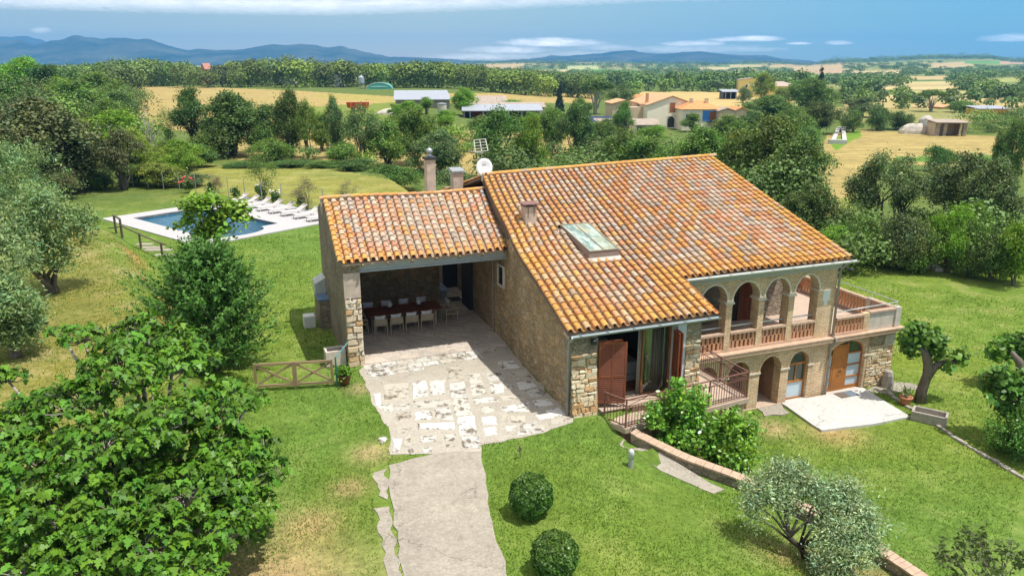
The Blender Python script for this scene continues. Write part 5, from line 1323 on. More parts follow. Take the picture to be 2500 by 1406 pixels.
# low garden wall with brick coping, curving down across the lawn
gw = empty('garden_wall', (0, 0, 0), 0, 'low curved brick retaining wall with flat coping running down across the lawn', 'wall')
wz = lambda p: np.interp(p, range(len(WALL_Z)), WALL_Z)
mw = MB(); mc = MB(); npt = 46; Lp = []
for i in range(npt + 1):
    p = i / npt * (len(WALL_UV) - 1); k = min(int(p), len(WALL_UV) - 2); f = p - k
    Lp.append((np.array(WALL_UV[k]) * (1 - f) + np.array(WALL_UV[k + 1]) * f, float(wz(p))))
Lp = [((Lp[max(i - 2, 0)][0] + Lp[max(i - 1, 0)][0] + Lp[i][0] + Lp[min(i + 1, npt)][0] + Lp[min(i + 2, npt)][0]) / 5, Lp[i][1]) for i in range(npt + 1)]
for i in range(npt):
    (a, za), (b, zb) = Lp[i], Lp[i + 1]; A_ = np.array(W(*a)); B_ = np.array(W(*b)); d = (B_ - A_) / np.linalg.norm(B_ - A_); n_ = np.array((-d[1], d[0]))
    for mm, hw, z0, z1 in ((mw, .14, -1.6, -.055), (mc, .18, -.055, 0)):
        g = .006 if mm is mc else 0; jz = rnd.uniform(-.008, .008) if mm is mc else 0
        pts = [A_ + d * g + n_ * hw, B_ - d * g + n_ * hw, B_ - d * g - n_ * hw, A_ + d * g - n_ * hw]
        mm.prism([tuple(q) for q in pts][::-1], [za + z0, zb + z0, zb + z0, za + z0][::-1], [za + z1 + jz, zb + z1 + jz, zb + z1 + jz, za + z1 + jz][::-1])
mw.build('masonry', M['stone_grey'], gw); mc.build('coping', M['rail_brick'], gw)

# ================================================================ garden furniture and small things
def gate():
    g = empty('garden_gate', (*atz(815, 942, 2.4), 2.4), 0, 'brown wooden gate with two crossed panels between the conifer and porch pillar', 'gate')
    p0 = Vector((0, 0, 0)); p2 = Vector((*(np.array(atz(632, 953, 2.4)) - np.array(atz(815, 942, 2.4))), 0)); d = p2.normalized()
    p = [p0, p0 + d * 1.30, p0 + d * 2.62]
    up = lambda q, h: Vector((q.x, q.y, h))
    for a, b in ((p[0] + d * .03, p[1] - d * .03), (p[1] + d * .03, p[2])):
        m = MB()
        for z in (.16, .95): m.bar(up(a, z), up(b, z), .06, .085)
        m.bar(up(a, .08), up(a, 1.0), .075); m.bar(up(b, .08), up(b, 1.0), .075)
        m.bar(up(a, .2), up(b, .92), .04, .065); m.bar(up(a, .92) + Vector((0, .02, 0)), up(b, .2) + Vector((0, .02, 0)), .04, .065)
        m.build('gate_leaf', M['wood_gate'], g)
    m = MB(); q = p0 - d * .12; m.tube([up(q, 0), up(q, 1.08)], .03, 8); m.build('post', M['green_paint'], g)
    e = Vector((*(np.array(W(-5.95, 4.3)) - np.array(atz(815, 942, 2.4))), 0)); m = MB(); m.tube([up(q, 1.05), up(e, .98)], .025, 8); m.build('crossbar', plain('teal_pipe', (.10, .27, .28), .4), g)
gate()
def potted(name, loc, r0, r1, h, mat, label, leafkey, n, spread, hgt, narrow=False):
    t = empty(name, loc, 0, label, 'flower pot')
    m = MB(); m.lathe([(r0, 0), (r0 * 1.15, h * .3), (r1, h * .85), (r1 * 1.08, h * .86), (r1 * 1.08, h), (r1 * .92, h), (r1 * .9, h * .9)], 20); m.build('pot', mat, t, True)
    P = rng.normal(size=(n, 3)) * (spread, spread, hgt * .3) + (0, 0, h + hgt * .4); N = randunit(n); T = nrm(P - (0, 0, h - .1)) 
    col = np.clip(1 + .25 * rng.normal(size=(n, 1)), .5, 1.6) * np.ones((1, 3))
    v, s, l, c = leafcloud(P, N, T, np.full(n, hgt * (.8 if narrow else .4)), NARROW if narrow else OVAL, col)
    npmesh('plant', v, s, l, LEAF[leafkey], t, c); return t
potted('flower_pot', (*atz(842, 937, 2.4), 2.4), .15, .24, .36, M['brownpot'], 'brown glazed pot of leafy green plant beside the wooden gate', 'bright', 260, .15, .32)
potted('flower_pot', (*atz(2210, 984, 0), -.04), .18, .24, .34, M['terrapot'], 'round terracotta pot with spiky plant at the foot of the pollarded tree', 'grey', 26, .07, .42, True)
def trough(name, loc, rz, w, d, h, label, mat):
    t = empty(name, loc, rz, label, 'trough'); m = MB(); a = .09
    for x0, x1, y0, y1 in ((-w, w, -d, -d + a), (-w, w, d - a, d), (-w, -w + a, -d + a, d - a), (w - a, w, -d + a, d - a)): m.box(x0, x1, y0, y1, 0, h)
    m.box(-w + a, w - a, -d + a, d - a, 0, h * .35); m.build('basin', mat, t, bevel=.02)
    return t
trough('stone_trough', (*atz(2268, 1024, 0), -.06), HOUSE_ROT - .95, .62, .34, .40, 'empty grey stone trough on the grass below the pollarded tree', M['greystone'])
tt = trough('stone_basin', (*W(-6.42, 4.75), 2.38), HOUSE_ROT, .38, .28, .62, 'square pale stone basin against the shaded porch wall', plain('pale_basin', (.56, .48, .40), .8))
m = MB(); m.box(-.29, .29, -.19, .19, .22, .5); m.build('soil', plain('dark_soil', (.06, .055, .05), .9), tt)
m = MB(); v_ = [(0, 0, 0)]
m.lathe([(.24, 0), (.25, .25), (.22, .6), (.17, .78), (.08, .82)], 9); m.v = [(x * (1 + .14 * mnoise.noise((x * 6, y * 6, z * 5))), y * (1 + .14 * mnoise.noise((x * 6, z * 6, y * 5))), z) for x, y, z in m.v]
o = m.build('boundary_stone', M['greystone'], None); o.location = (*W(16.12, -.28), -.1); tag(o, 'upright rough grey stone post at the corner of the terrace wall', 'stone')
t = empty('doormat', (*W(13.75, -.42), .035), HOUSE_ROT, 'brown and blue-grey doormat in front of the orange front door', 'doormat')
m = MB(); m.box(-.46, -.02, -.24, .24, 0, .02); m.build('mat_half', plain('brown_mat', (.15, .115, .085), .95), t); m = MB(); m.box(-.02, .46, -.24, .24, 0, .02); m.build('mat_half', plain('blue_mat', (.14, .17, .21), .95), t)
t = empty('garden_light', (*atz(1540, 1135, 1.95), gz(*atz(1540, 1135, 1.95)) - .02), 0, 'short grey bollard light standing on the lawn', 'bollard light')
m = MB(); m.lathe([(.085, 0), (.085, .30)], 16); m.build('post', M['bollard'], t, False)
m = MB(); m.lathe([(.088, .30), (.088, .50), (.078, .555), (.05, .59), (.01, .60)], 16); m.build('lamp_head', plain('pale_lamp_head', (.55, .56, .58), .4), t, True)
# stone edging line on the right of the lower lawn
mm = MB(); pts = [atz(*p, 0) for p in ((2170, 958), (2215, 990), (2255, 1015), (2300, 1045), (2350, 1078), (2400, 1108), (2450, 1135), (2520, 1178), (2640, 1260))]
for a, b in zip(pts[:-1], pts[1:]):
    n = 4
    for i in range(n):
        p = np.array(a) * (1 - i / n) + np.array(b) * (i / n); q = np.array(a) * (1 - (i + .9) / n) + np.array(b) * ((i + .9) / n); zz = gz(*p) + rnd.uniform(.0, .05)
        mm.bar((p[0] + rnd.uniform(-.03, .03), p[1], zz), (q[0] + rnd.uniform(-.03, .03), q[1], zz), rnd.uniform(.10, .18), .12)
tag(mm.build('stone_edging', M['greystone'], None, bevel=.015), 'line of low grey edging stones crossing the right-hand lawn', 'edging')
# handrail down the steps by the pool
hr = empty('step_handrail', (*atz(298, 574, 2.6), 2.4), 0, 'weathered wooden handrail descending steps beside the pool deck', 'handrail')
b0 = np.array(atz(298, 574, 2.6))
def rel(px, py, z, dz): q = np.array(atz(px, py, z)) - b0; return (q[0], q[1], z - 2.4 + dz)
m = MB(); m.bar(rel(283, 562, 2.6, -.2), rel(283, 562, 2.6, 1.0), .11); m.bar(rel(298, 574, 2.6, -.2), rel(298, 574, 2.6, 1.05), .11); m.bar(rel(283, 562, 2.6, 1.0), rel(298, 574, 2.6, 1.05), .11, .09)
m.build('portal', M['wood_grey'], hr)
for px_, py_ in ((344, 602), (397, 627)): m = MB(); m.bar(rel(px_, py_, 2.5, -.2), rel(px_, py_, 2.5, .85), .10); m.build('post', M['wood_grey'], hr)
m = MB(); m.bar(rel(298, 574, 2.6, .62), rel(344, 602, 2.5, .78), .07); m.bar(rel(344, 602, 2.5, .78), rel(397, 627, 2.5, .80), .07); m.bar(rel(397, 627, 2.5, .8), rel(410, 630, 2.5, .8), .07); m.bar(rel(298, 574, 2.6, .55), rel(266, 562, 2.6, .12), .07)
m.build('rail', M['wood_grey'], hr)
gs = empty('garden_steps', (0, 0, 0), 0, 'worn pale stone steps set in the bank below the handrail', 'steps')
for px_, py_, s_ in ((352, 592, .5), (372, 600, .7), (385, 606, .8), (402, 618, .6), (425, 632, .5)):
    p = atz(px_, py_, 2.5); mm = MB(); mm.box(p[0] - s_, p[0] + s_, p[1] - .25, p[1] + .25, gz(*p) - .1, gz(*p) + .05); mm.build('step', M['pathstone'], gs, bevel=.03)
# masonry barbecue against the porch wall, and a white slab
t = empty('barbecue', (*W(-6.18, 10.1), 2.4), HOUSE_ROT, 'masonry barbecue block with tiled top against the outer porch wall', 'barbecue')
m = MB(); m.box(-.22, .2, -1.2, .6, -.2, 1.25); m.build('block', M['stone_grey'], t)
m = MB(); m.prism([(-.25, -.3), (.2, -.3), (.2, .65), (-.25, .65)], 1.25, [1.75, 2.0, 2.0, 1.75]); m.build('hood', plain('pale_tiled_hood', (.50, .52, .47), .6, var=.3, sc=8), t)
m = MB(); m.box(-.26, .2, -1.2, -.35, 1.25, 1.30); m.build('worktop', plain('blue_worktop', (.12, .20, .32), .4), t)
m = MB(); m.box(-.5, .3, -.35, .35, 0, .55); o = m.build('garden_sink', M['white'], None, bevel=.03); o.location = (*W(-6.75, 9.55), 2.34); o.rotation_euler = (0, 0, HOUSE_ROT); o.scale = (.6, .7, 1); tag(o, 'white square garden sink beside the barbecue and shaded grass', 'sink')

# ================================================================ swimming pool
pool = empty('swimming_pool', (pc[0], pc[1], 2.4), 0, 'blue swimming pool with pale deck and a rounded step end', 'swimming pool')
pool.rotation_euler = (0, 0, math.atan2(pe[1], pe[0]))
hand = 1 if (pe[0] * pf[1] - pe[1] * pf[0]) > 0 else -1
PLn, PWn = POOL_L, POOL_Wd * hand
def pin():   # water outline: rectangle with a rounded bulge on the near end
    o = [(0, 0), (PLn - 2.2, 0), (PLn - 1.6, .25 * hand)]
    for i in range(13):
        a = -math.pi / 2 + math.pi * i / 12; o.append((PLn - 1.6 + 1.35 * math.cos(a), PWn * .40 + 1.95 * hand * math.sin(a)))
    return o + [(PLn - 1.7, PWn * .78), (PLn - 1.7, PWn), (0, PWn)]
PI_ = pin()
m = MB(); m.prism(PI_ if hand > 0 else PI_[::-1], -1.5, -.15)
wm, t = newmat('pool_water'); p_ = t.pos(); n = t.noise(p_, 2.2, 4, .6); n2 = t.noise(p_, .25, 3)
c = t.mix(t.mapr(n2, .35, .65, 0, 1), (.006, .065, .125), (.012, .115, .20)); c = t.mix(t.mapr(n, .48, .66, 0, .6), c, (.02, .15, .23))
pbsdf(t, c, .06, 0, .5, t.bump(n, .6, .08)); m.build('water', wm, pool)
dk = [(-1.55, -1.55 * hand), (PLn + .55, -1.55 * hand), (PLn + .55, PWn + 4.6 * hand), (-1.55, PWn + 4.6 * hand)]
m = MB(); z0, z1 = -.20, .035
def ringfill(outer, inner):
    import bmesh
    bm = bmesh.new(); vo = [bm.verts.new((*p, z1)) for p in outer]; vi = [bm.verts.new((*p, z1)) for p in inner]
    eo = [bm.edges.new((vo[i], vo[(i + 1) % len(vo)])) for i in range(len(vo))]; ei = [bm.edges.new((vi[i], vi[(i + 1) % len(vi)])) for i in range(len(vi))]
    bmesh.ops.triangle_fill(bm, edges=eo + ei, use_beauty=True)
    r_ = bmesh.ops.extrude_face_region(bm, geom=list(bm.faces)); bmesh.ops.translate(bm, vec=(0, 0, z0 - z1 - .3), verts=[g for g in r_['geom'] if isinstance(g, bmesh.types.BMVert)])
    bmesh.ops.recalc_face_normals(bm, faces=bm.faces)
    me = bpy.data.meshes.new('deck'); bm.to_mesh(me); bm.free(); o = bpy.data.objects.new('deck', me); C.objects.link(o); me.materials.append(M['deck']); o.parent = pool
ringfill(dk, PI_)
m = MB()
for i in range(len(PI_)):
    a, b = PI_[i], PI_[(i + 1) % len(PI_)]; m.face([(*a, -.02), (*b, -.02), (*b, -.16), (*a, -.16)])
m.build('tile_band', plain('pool_tile_band', (.05, .06, .08), .4), pool)
# sun loungers along the far side
def make_lounger():
    t = empty('sun_lounger'); W_ = .33
    m = MB(); m.box(-W_, W_, -.98, .35, .30, .325); m.build('seat', M['lounger'], t)
    m = MB(); m.raw([(-W_, .36, .30), (W_, .36, .30), (W_, .98, .66), (-W_, .98, .66), (-W_, .35, .325), (W_, .35, .325), (W_, .97, .685), (-W_, .97, .685)], [(0, 3, 2, 1), (4, 5, 6, 7), (0, 1, 5, 4), (1, 2, 6, 5), (2, 3, 7, 6), (3, 0, 4, 7)]); m.build('backrest', M['lounger'], t)
    m = MB()
    for x in (-W_, W_): m.bar((x, -1.0, .30), (x, .42, .30), .035, .04)
    m.build('frame', M['loungerframe'], t)
    for x in (-W_, W_):
        m = MB(); m.bar((x, -.92, 0), (x, -.84, .30), .035); m.build('leg', M['loungerframe'], t); m = MB(); m.bar((x, .55, 0), (x, .30, .30), .035); m.bar((x, .5, .04), (x, .78, .50), .025); m.build('leg', M['loungerframe'], t)
    m = MB(); m.box(-.22, .22, .80, .95, .61, .65); m.v = [(x, y, .325 + (y - .35) / .62 * .36 + .006 + (.012 if z > .63 else 0)) for x, y, z in m.v]; m.build('grey_band', plain('grey_band', (.30, .29, .29), .8), t)
    return t
lg0 = make_lounger(); lw = ['sixth', 'seventh', 'eighth']
names8 = ['farthest sun lounger of the row, half hidden by the leafy tree', 'second farthest sun lounger of the poolside row', 'third farthest sun lounger of the poolside row', 'fourth sun lounger from the far end of the poolside row', 'fifth sun lounger from the far end of the poolside row', 'third sun lounger from the house end of the poolside row', 'second sun lounger from the house end of the poolside row', 'sun lounger of the row closest to the house, partly behind the porch']
for i in range(8):
    a = PLn - 11.3 + i * 1.56; b = PWn + 2.6 * hand
    ca, sa = pool.rotation_euler.z, 0
    X_ = pc[0] + math.cos(ca) * a - math.sin(ca) * b; Y_ = pc[1] + math.sin(ca) * a + math.cos(ca) * b
    rz = ca + (0 if hand > 0 else math.pi) + R(-8)
    if i == 0: t = lg0; t.location = (X_, Y_, 2.44); t.rotation_euler = (0, 0, rz)
    else: t = dup(lg0, (X_, Y_, 2.44), rz)
    tag(t, names8[i], 'sun lounger', 'pale sun loungers in a row beside the pool')

# ================================================================ vegetation
def crown_mesh(name, lobes, ncl, k, spread, size, shape, mat, parent, shell=.55, upb=.35, sjit=.3, fold=.15, tipdown=0.0, outtip=.6, low=None, droop=0, norm_up=0.0):
    P, out, col, cc = clumps(lobes, ncl, k, spread, shell, upb, low)
    n = len(P); T = nrm(out * outtip + rng.normal(size=(n, 3)) * .7 + (0, 0, -tipdown))
    N = nrm(out * .55 + rng.normal(size=(n, 3)) * .6 + (0, 0, .35 + norm_up))
    S = size * (1 + sjit * rng.normal(size=n)).clip(.4, 2)
    v, s, l, c = leafcloud(P, N, T, S, shape, col, fold, droop)
    return npmesh(name, v, s, l, mat, parent, c), cc
def rand_lobes(n, h0, h1, r, seed, lr=(.2, .34), flat=.85):
    r_ = random.Random(seed); out = []
    for i in range(n):
        a = r_.uniform(0, 2 * math.pi) + i * 2.4; z = h0 + (h1 - h0) * ((i + .5) / n); f = math.sin(math.pi * min(1, max(.12, (z - h0) / (h1 - h0) * .88 + .1)))
        d = r * f * r_.uniform(.35, .95); q = r_.uniform(*lr) * (.6 + .5 * f)
        out.append((d * math.cos(a), d * math.sin(a), z, q, q, q * flat))
    return out
# --- prototypes of one metre, scaled for every tree
def proto(kind, seed):
    global rnd
    t = empty(kind)
    if kind in ('oak_tree', 'broad_tree'):
        lo = rand_lobes(15, .20, .90, .36, seed, (.15, .25)); o, cc = crown_mesh('crown', lo, 640, 38, .032, .026, DIAMOND, LEAF['mid'], t, .5)
        m = MB(); limbs(m, (0, 0, -.03), [l[:3] for l in lo[:9]], .028, 6); m.build('trunk', M['bark'], t, True)
    elif kind == 'airy_tree':
        lo = rand_lobes(12, .34, .95, .36, seed, (.11, .20)); o, cc = crown_mesh('crown', lo, 360, 32, .040, .024, DIAMOND, LEAF['mid'], t, .3)
        m = MB(); limbs(m, (0, 0, -.03), [l[:3] for l in lo], .030, 6, .09); m.build('trunk', M['bark_dark'], t, True)
    elif kind == 'tall_tree':
        lo = rand_lobes(14, .16, .92, .24, seed, (.13, .20), 1.1); o, cc = crown_mesh('crown', lo, 520, 36, .032, .024, DIAMOND, LEAF['mid'], t, .45)
        m = MB(); limbs(m, (0, 0, -.03), [l[:3] for l in lo[:9]], .024, 6); m.build('trunk', M['bark'], t, True)
    elif kind == 'bush':
        lo = rand_lobes(10, .12, .74, .38, seed, (.20, .30)); o, cc = crown_mesh('foliage', lo, 430, 38, .048, .032, DIAMOND, LEAF['mid'], t, .55, low=.03)
        m = MB(); limbs(m, (0, 0, -.03), [l[:3] for l in lo[:6]], .022, 5); m.build('stems', M['bark'], t, True)
    elif kind == 'umbrella_pine':
        r_ = random.Random(seed); lo = []
        for i in range(11): a = i * 2.4; d = .36 * math.sqrt(i / 11); lo.append((d * math.cos(a), d * math.sin(a), .80 - .25 * d + r_.uniform(-.04, .05), .16, .16, .11))
        o, cc = crown_mesh('crown', lo, 380, 16, .03, .05, NARROW * (1, 1.6), LEAF['pine'], t, .4, .8)
        m = MB(); limbs(m, (0, 0, -.03), [l[:3] for l in lo], .030, 6, .03); m.build('trunk', M['bark_pale'], t, True)
    elif kind == 'spruce_tree':
        lo = []
        for i in range(16):
            z = .10 + .86 * i / 16; r = .30 * (1 - (z - .05) / 1.0) + .02
            for k in range(4): a = i * 1.1 + k * 1.57; lo.append((r * .6 * math.cos(a), r * .6 * math.sin(a), z, r * .5, r * .5, .05))
        o, cc = crown_mesh('crown', lo, 420, 12, .022, .06, NARROW * (1, 1.8), LEAF['spruce'], t, .4, 0, tipdown=.5)
        m = MB(); m.tube([(0, 0, -.03), (0, 0, .5), (0, 0, .98)], [.025, .015, .004], 6); m.build('trunk', M['bark_dark'], t, True)
    elif kind == 'thin_tree':
        lo = rand_lobes(13, .16, .96, .34, seed, (.10, .17)); o, cc = crown_mesh('crown', lo, 230, 18, .05, .021, DIAMOND, LEAF['mid'], t, .2)
        m = MB()
        for i in range(4): limbs(m, (rnd.uniform(-.03, .03), rnd.uniform(-.03, .03), -.03), [l[:3] for l in lo[i::4]], .011, 5, .06)
        m.build('trunk', M['bark'], t, True)
    elif kind == 'bare_tree':
        lo = rand_lobes(10, .45, .98, .30, seed, (.06, .1)); m = MB(); limbs(m, (0, 0, -.03), [l[:3] for l in lo], .030, 6, .10)
        for l in lo:
            for k in range(4): m.tube([l[:3], (l[0] + rnd.uniform(-.14, .14), l[1] + rnd.uniform(-.14, .14), l[2] + rnd.uniform(0, .16))], [.004, .0015], 4)
        m.build('trunk', M['bark_pale'], t, True)
    return t
PROTOS = {}
used = set()
def place(kind, var, loc, h, w, mat, label, cat='tree', group=None, rz=None):
    key = (kind, var)
    if key not in PROTOS: PROTOS[key] = proto(kind, var * 7 + 3); root = PROTOS[key]; new = True
    else: root = None
    rz = rnd.uniform(0, 6.28) if rz is None else rz
    if root is None: root = dup(PROTOS[key], loc, rz)
    else: root.location = loc; root.rotation_euler = (0, 0, rz)
    root.scale = (w, w, h); tag(root, label, cat, group)
    for ch in root.children:
        if ch.name.split('.')[0] in ('crown', 'foliage') and mat:
            ch.material_slots[0].link = 'OBJECT'; ch.material_slots[0].material = LEAF[mat]
    return root
def tree(px, D, ytop, wpx, kind, var, mat, label, cat='tree', group=None, base=None):
    """px: reference column, D: distance ahead, ytop: row of the top, wpx: crown width there"""
    x, y, zt = atD(px, ytop, D); g = gz(x, y) if base is None else base
    h = max(.4, zt - g); w = wpx / F * (D * cp + (H - zt) * sp)
    return place(kind, var, (x, y, g - .02), h * 1.02, w * 1.05, mat, label, cat, group)
G1 = 'trees of the hedgerow behind the house'; G2 = 'trees of the left-hand wood'; G3 = 'bushes and trees along the right-hand fence'; G4 = 'trees among the farm buildings'
T = tree
# left-hand wood, nearest trees
T(85, 66, 232, 330, 'broad_tree', 1, 'brown', 'large dark brownish evergreen oak behind the pale olive trees at left', 'tree', G2)
T(190, 70, 330, 170, 'oak_tree', 2, 'brown', 'smaller brownish oak in shade to the right of the big dark oak', 'tree', G2)
T(285, 68, 318, 150, 'airy_tree', 1, 'brown', 'olive-brown tree with several leaning bare stems at the far lawn corner', 'tree', G2)
T(262, 84, 268, 170, 'oak_tree', 3, 'bright', 'vivid light green tree rising behind the brownish oak', 'tree', G2)
T(318, 76, 318, 130, 'tall_tree', 2, 'yellow', 'yellow-green pointed tree behind the pool fence corner', 'tree', G2)
T(380, 70, 388, 130, 'bush', 1, 'yellow', 'yellow-green leafy bush at the wire fence beyond the pool lawn', 'bush', G2)
T(440, 74, 372, 120, 'airy_tree', 2, 'bright', 'loose light green tree beyond the pool lawn beside the golden strip', 'tree', G2)
T(470, 70, 420, 70, 'bush', 2, 'grey', 'grey-green bush at the left end of the golden grass strip', 'bush', G2)
T(355, 88, 268, 90, 'bare_tree', 1, None, 'pale leafless dead tree in front of the left golden field', 'tree', G2)
T(398, 96, 265, 80, 'thin_tree', 1, 'mid', 'thin sparse tree beside the pale dead trunk at the left golden field', 'tree', G2)
T(180, 128, 195, 200, 'broad_tree', 2, 'mid', 'broad mid-green tree above the big dark oak in the left wood', 'tree', G2)
T(285, 120, 222, 120, 'oak_tree', 1, 'dark', 'dark tree at the right edge of the left wood beside the golden field', 'tree', G2)
T(310, 104, 262, 100, 'tall_tree', 1, 'dark', 'dark narrow tree at the right foot of the left wood', 'tree', G2)
T(150, 150, 190, 110, 'oak_tree', 2, 'bright', 'yellowish green crown in the middle of the left wood', 'tree', G2)
T(60, 210, 138, 150, 'broad_tree', 1, 'bright', 'bright green rounded treetop at the left horizon', 'tree', G2)
T(20, 118, 205, 190, 'broad_tree', 2, 'mid', 'mid-green tree at the left frame edge behind the dark oak', 'tree', G2)
T(75, 140, 205, 110, 'oak_tree', 3, 'brown', 'purplish brown crown high in the left wood', 'tree', G2)
T(230, 165, 176, 130, 'oak_tree', 2, 'mid', 'green tree on the crest of the left wood above the field corner', 'tree', G2)
T(110, 180, 158, 150, 'broad_tree', 2, 'dark', 'dark green crown on the crest of the left wood', 'tree', G2)
T(330, 92, 330, 90, 'bush', 3, 'bright', 'bright green bush between the pale dead tree and pointed yellow tree', 'bush', G2)
T(400, 90, 338, 120, 'bush', 2, 'mid', 'mid-green thicket below the left golden field', 'bush', G2)
T(480, 84, 350, 110, 'oak_tree', 1, 'dark', 'dark shaded tree at the left foot of the big hedgerow oak', 'tree', G1)
T(225, 69, 400, 110, 'bush', 1, 'dark', 'shaded dark bush between the brownish oaks and the leaning-stem tree', 'bush', G2)
T(330, 72, 395, 90, 'bush', 3, 'mid', 'mid-green bush right of the tree with leaning bare stems', 'bush', G2)
T(352, 78, 352, 110, 'oak_tree', 2, 'yellow', 'yellow-green rounded tree behind the wire fence, right of the pointed tree', 'tree', G2)
T(425, 80, 340, 120, 'broad_tree', 1, 'bright', 'fresh green tree below the dead pale trunk', 'tree', G2)
T(130, 64, 400, 130, 'bush', 2, 'brown', 'low brownish bush under the big dark oak', 'bush', G2)
T(215, 90, 300, 130, 'broad_tree', 2, 'bright', 'bright leafy tree just above the shoulder of the big dark oak', 'tree', G2)
T(255, 100, 240, 120, 'oak_tree', 1, 'mid', 'mid-green tree in the middle of the left wood near its right edge', 'tree', G2)
# hedgerow behind the golden strip
T(470, 98, 216, 140, 'airy_tree', 3, 'dark', 'leaning dark tree with bare limbs at the left end of the hedgerow', 'tree', G1)
T(555, 95, 222, 190, 'broad_tree', 1, 'dark', 'big dense dark oak at the left of the hedgerow', 'tree', G1)
T(640, 94, 255, 120, 'oak_tree', 3, 'dark', 'dark oak beside the big dense oak in the hedgerow', 'tree', G1)
T(700, 93, 222, 110, 'tall_tree', 2, 'dark', 'tall dark tree in the middle of the hedgerow', 'tree', G1)
T(742, 92, 248, 70, 'airy_tree', 1, 'mid', 'slender tree with visible limbs right of the tall dark tree', 'tree', G1)
T(812, 92, 236, 80, 'tall_tree', 1, 'grey', 'narrow grey-green tree standing alone in the hedgerow gap', 'tree', G1)
T(880, 90, 262, 110, 'airy_tree', 2, 'grey', 'leaning grey-green tree with long bare branches near the red trailer', 'tree', G1)
T(940, 92, 290, 130, 'oak_tree', 2, 'mid', 'mid-green tree left of the tall chimney', 'tree', G1)
T(1010, 95, 262, 120, 'broad_tree', 2, 'mid', 'rounded green tree straight behind the tall chimney', 'tree', G1)
T(1075, 90, 318, 140, 'broad_tree', 1, 'grey', 'dense grey-green tree right of the tall chimney', 'tree', G1)
T(1215, 88, 268, 170, 'airy_tree', 1, 'mid', 'wide airy tree with dark forked trunk behind the roof aerial', 'tree', G1)
T(1310, 90, 285, 120, 'airy_tree', 3, 'bright', 'light green airy tree behind the left part of the main ridge', 'tree', G1)
T(1412, 118, 248, 110, 'oak_tree', 1, 'dark', 'dark rounded tree in front of the far cream farmhouse at its left', 'tree', G1)
T(600, 84, 395, 110, 'bush', 1, 'dark', 'dark bush at the foot of the hedgerow oak', 'bush', G1)
T(700, 84, 392, 120, 'bush', 3, 'dark', 'shaded bush under the tall dark hedgerow tree', 'bush', G1)
T(790, 84, 392, 90, 'bush', 2, 'mid', 'green bush at the foot of the narrow grey-green tree', 'bush', G1)
T(870, 82, 385, 110, 'bush', 1, 'dark', 'dark bush left of the tall chimney along the golden strip', 'bush', G1)
T(955, 80, 392, 130, 'bush', 3, 'mid', 'broad green bush just left of the tall chimney stack', 'bush', G1)
T(1110, 78, 398, 110, 'bush', 2, 'grey', 'grey-green bush behind the small capped chimney', 'bush', G1)
T(1515, 88, 318, 130, 'airy_tree', 2, 'mid', 'airy green tree behind the middle of the main ridge', 'tree', G1)
T(1585, 84, 334, 170, 'broad_tree', 2, 'mid', 'leafy tree below the cream farmhouse gable', 'tree', G1)
T(1712, 84, 306, 180, 'broad_tree', 1, 'mid', 'large leafy tree below the blue balcony wall', 'tree', G1)
T(1790, 92, 296, 130, 'oak_tree', 3, 'mid', 'green tree below the small tiled annex roofs', 'tree', G1)
T(1885, 78, 282, 230, 'broad_tree', 2, 'mid', 'very large green tree above the right end of the main roof', 'tree', G1)
T(1960, 66, 330, 190, 'broad_tree', 1, 'dark', 'large dark leafy tree directly behind the right roof verge', 'tree', G1)
T(1990, 58, 450, 150, 'oak_tree', 2, 'dark', 'dark lower tree filling the angle of the right roof verge', 'tree', G1)
T(1630, 76, 372, 160, 'bush', 1, 'bright', 'bright green bush just above the main ridge', 'bush', G1)
T(1500, 78, 385, 120, 'bush', 2, 'dark', 'dark bush peeping over the middle of the ridge', 'bush', G1)
# trees among the far farm
T(1000, 168, 246, 75, 'oak_tree', 1, 'bright', 'bright round tree in front of the grey-roofed barn', 'tree', G4)
T(965, 160, 262, 60, 'oak_tree', 3, 'bright', 'small bright tree at the left front of the grey-roofed barn', 'tree', G4)
T(1132, 178, 214, 66, 'oak_tree', 2, 'bright', 'bright green tree at the right end of the grey-roofed barn', 'tree', G4)
T(1250, 205, 238, 66, 'bush', 1, 'bright', 'lime green shrub right of the brown shed roofs', 'bush', G4)
T(1094, 165, 268, 34, 'bush', 2, 'bright', 'small lime bush between the barn and low open shed', 'bush', G4)
T(1367, 232, 204, 38, 'spruce_tree', 1, 'spruce', 'dark pointed spruce left of the umbrella pine', 'tree', G4)
T(1456, 235, 186, 92, 'umbrella_pine', 1, 'pine', 'umbrella pine with pale forked trunk in front of the middle field', 'tree', G4)
T(1515, 205, 210, 90, 'airy_tree', 2, 'grey', 'feathery grey-green tree left of the cream farmhouse', 'tree', G4)
T(1545, 250, 218, 60, 'oak_tree', 1, 'mid', 'green tree behind the left annex of the cream farmhouse', 'tree', G4)
T(1694, 176, 276, 56, 'oak_tree', 3, 'mid', 'green tree at the corner of cream gable and orange hip roof', 'tree', G4)
T(1890, 205, 232, 150, 'broad_tree', 1, 'mid', 'big green tree below the pale hipped house at right', 'tree', G4)
T(2008, 255, 162, 46, 'spruce_tree', 1, 'spruce', 'tall dark conifer top right of the pale hipped house', 'tree', G4)
T(1985, 230, 192, 110, 'broad_tree', 2, 'mid', 'grey-green tree beside the tall dark conifer', 'tree', G4)
T(1998, 172, 248, 130, 'broad_tree', 2, 'pine', 'drooping bright pine above the white ramp', 'tree', G4)
T(2092, 176, 256, 58, 'bush', 3, 'dark', 'dark rounded shrub right of the drooping pine', 'bush', G4)
T(2150, 180, 252, 66, 'bush', 1, 'dark', 'dark green shrub left of the white rock bank', 'bush', G4)
T(2195, 182, 266, 76, 'bush', 2, 'dark', 'dense shrub just above the white rock bank', 'bush', G4)
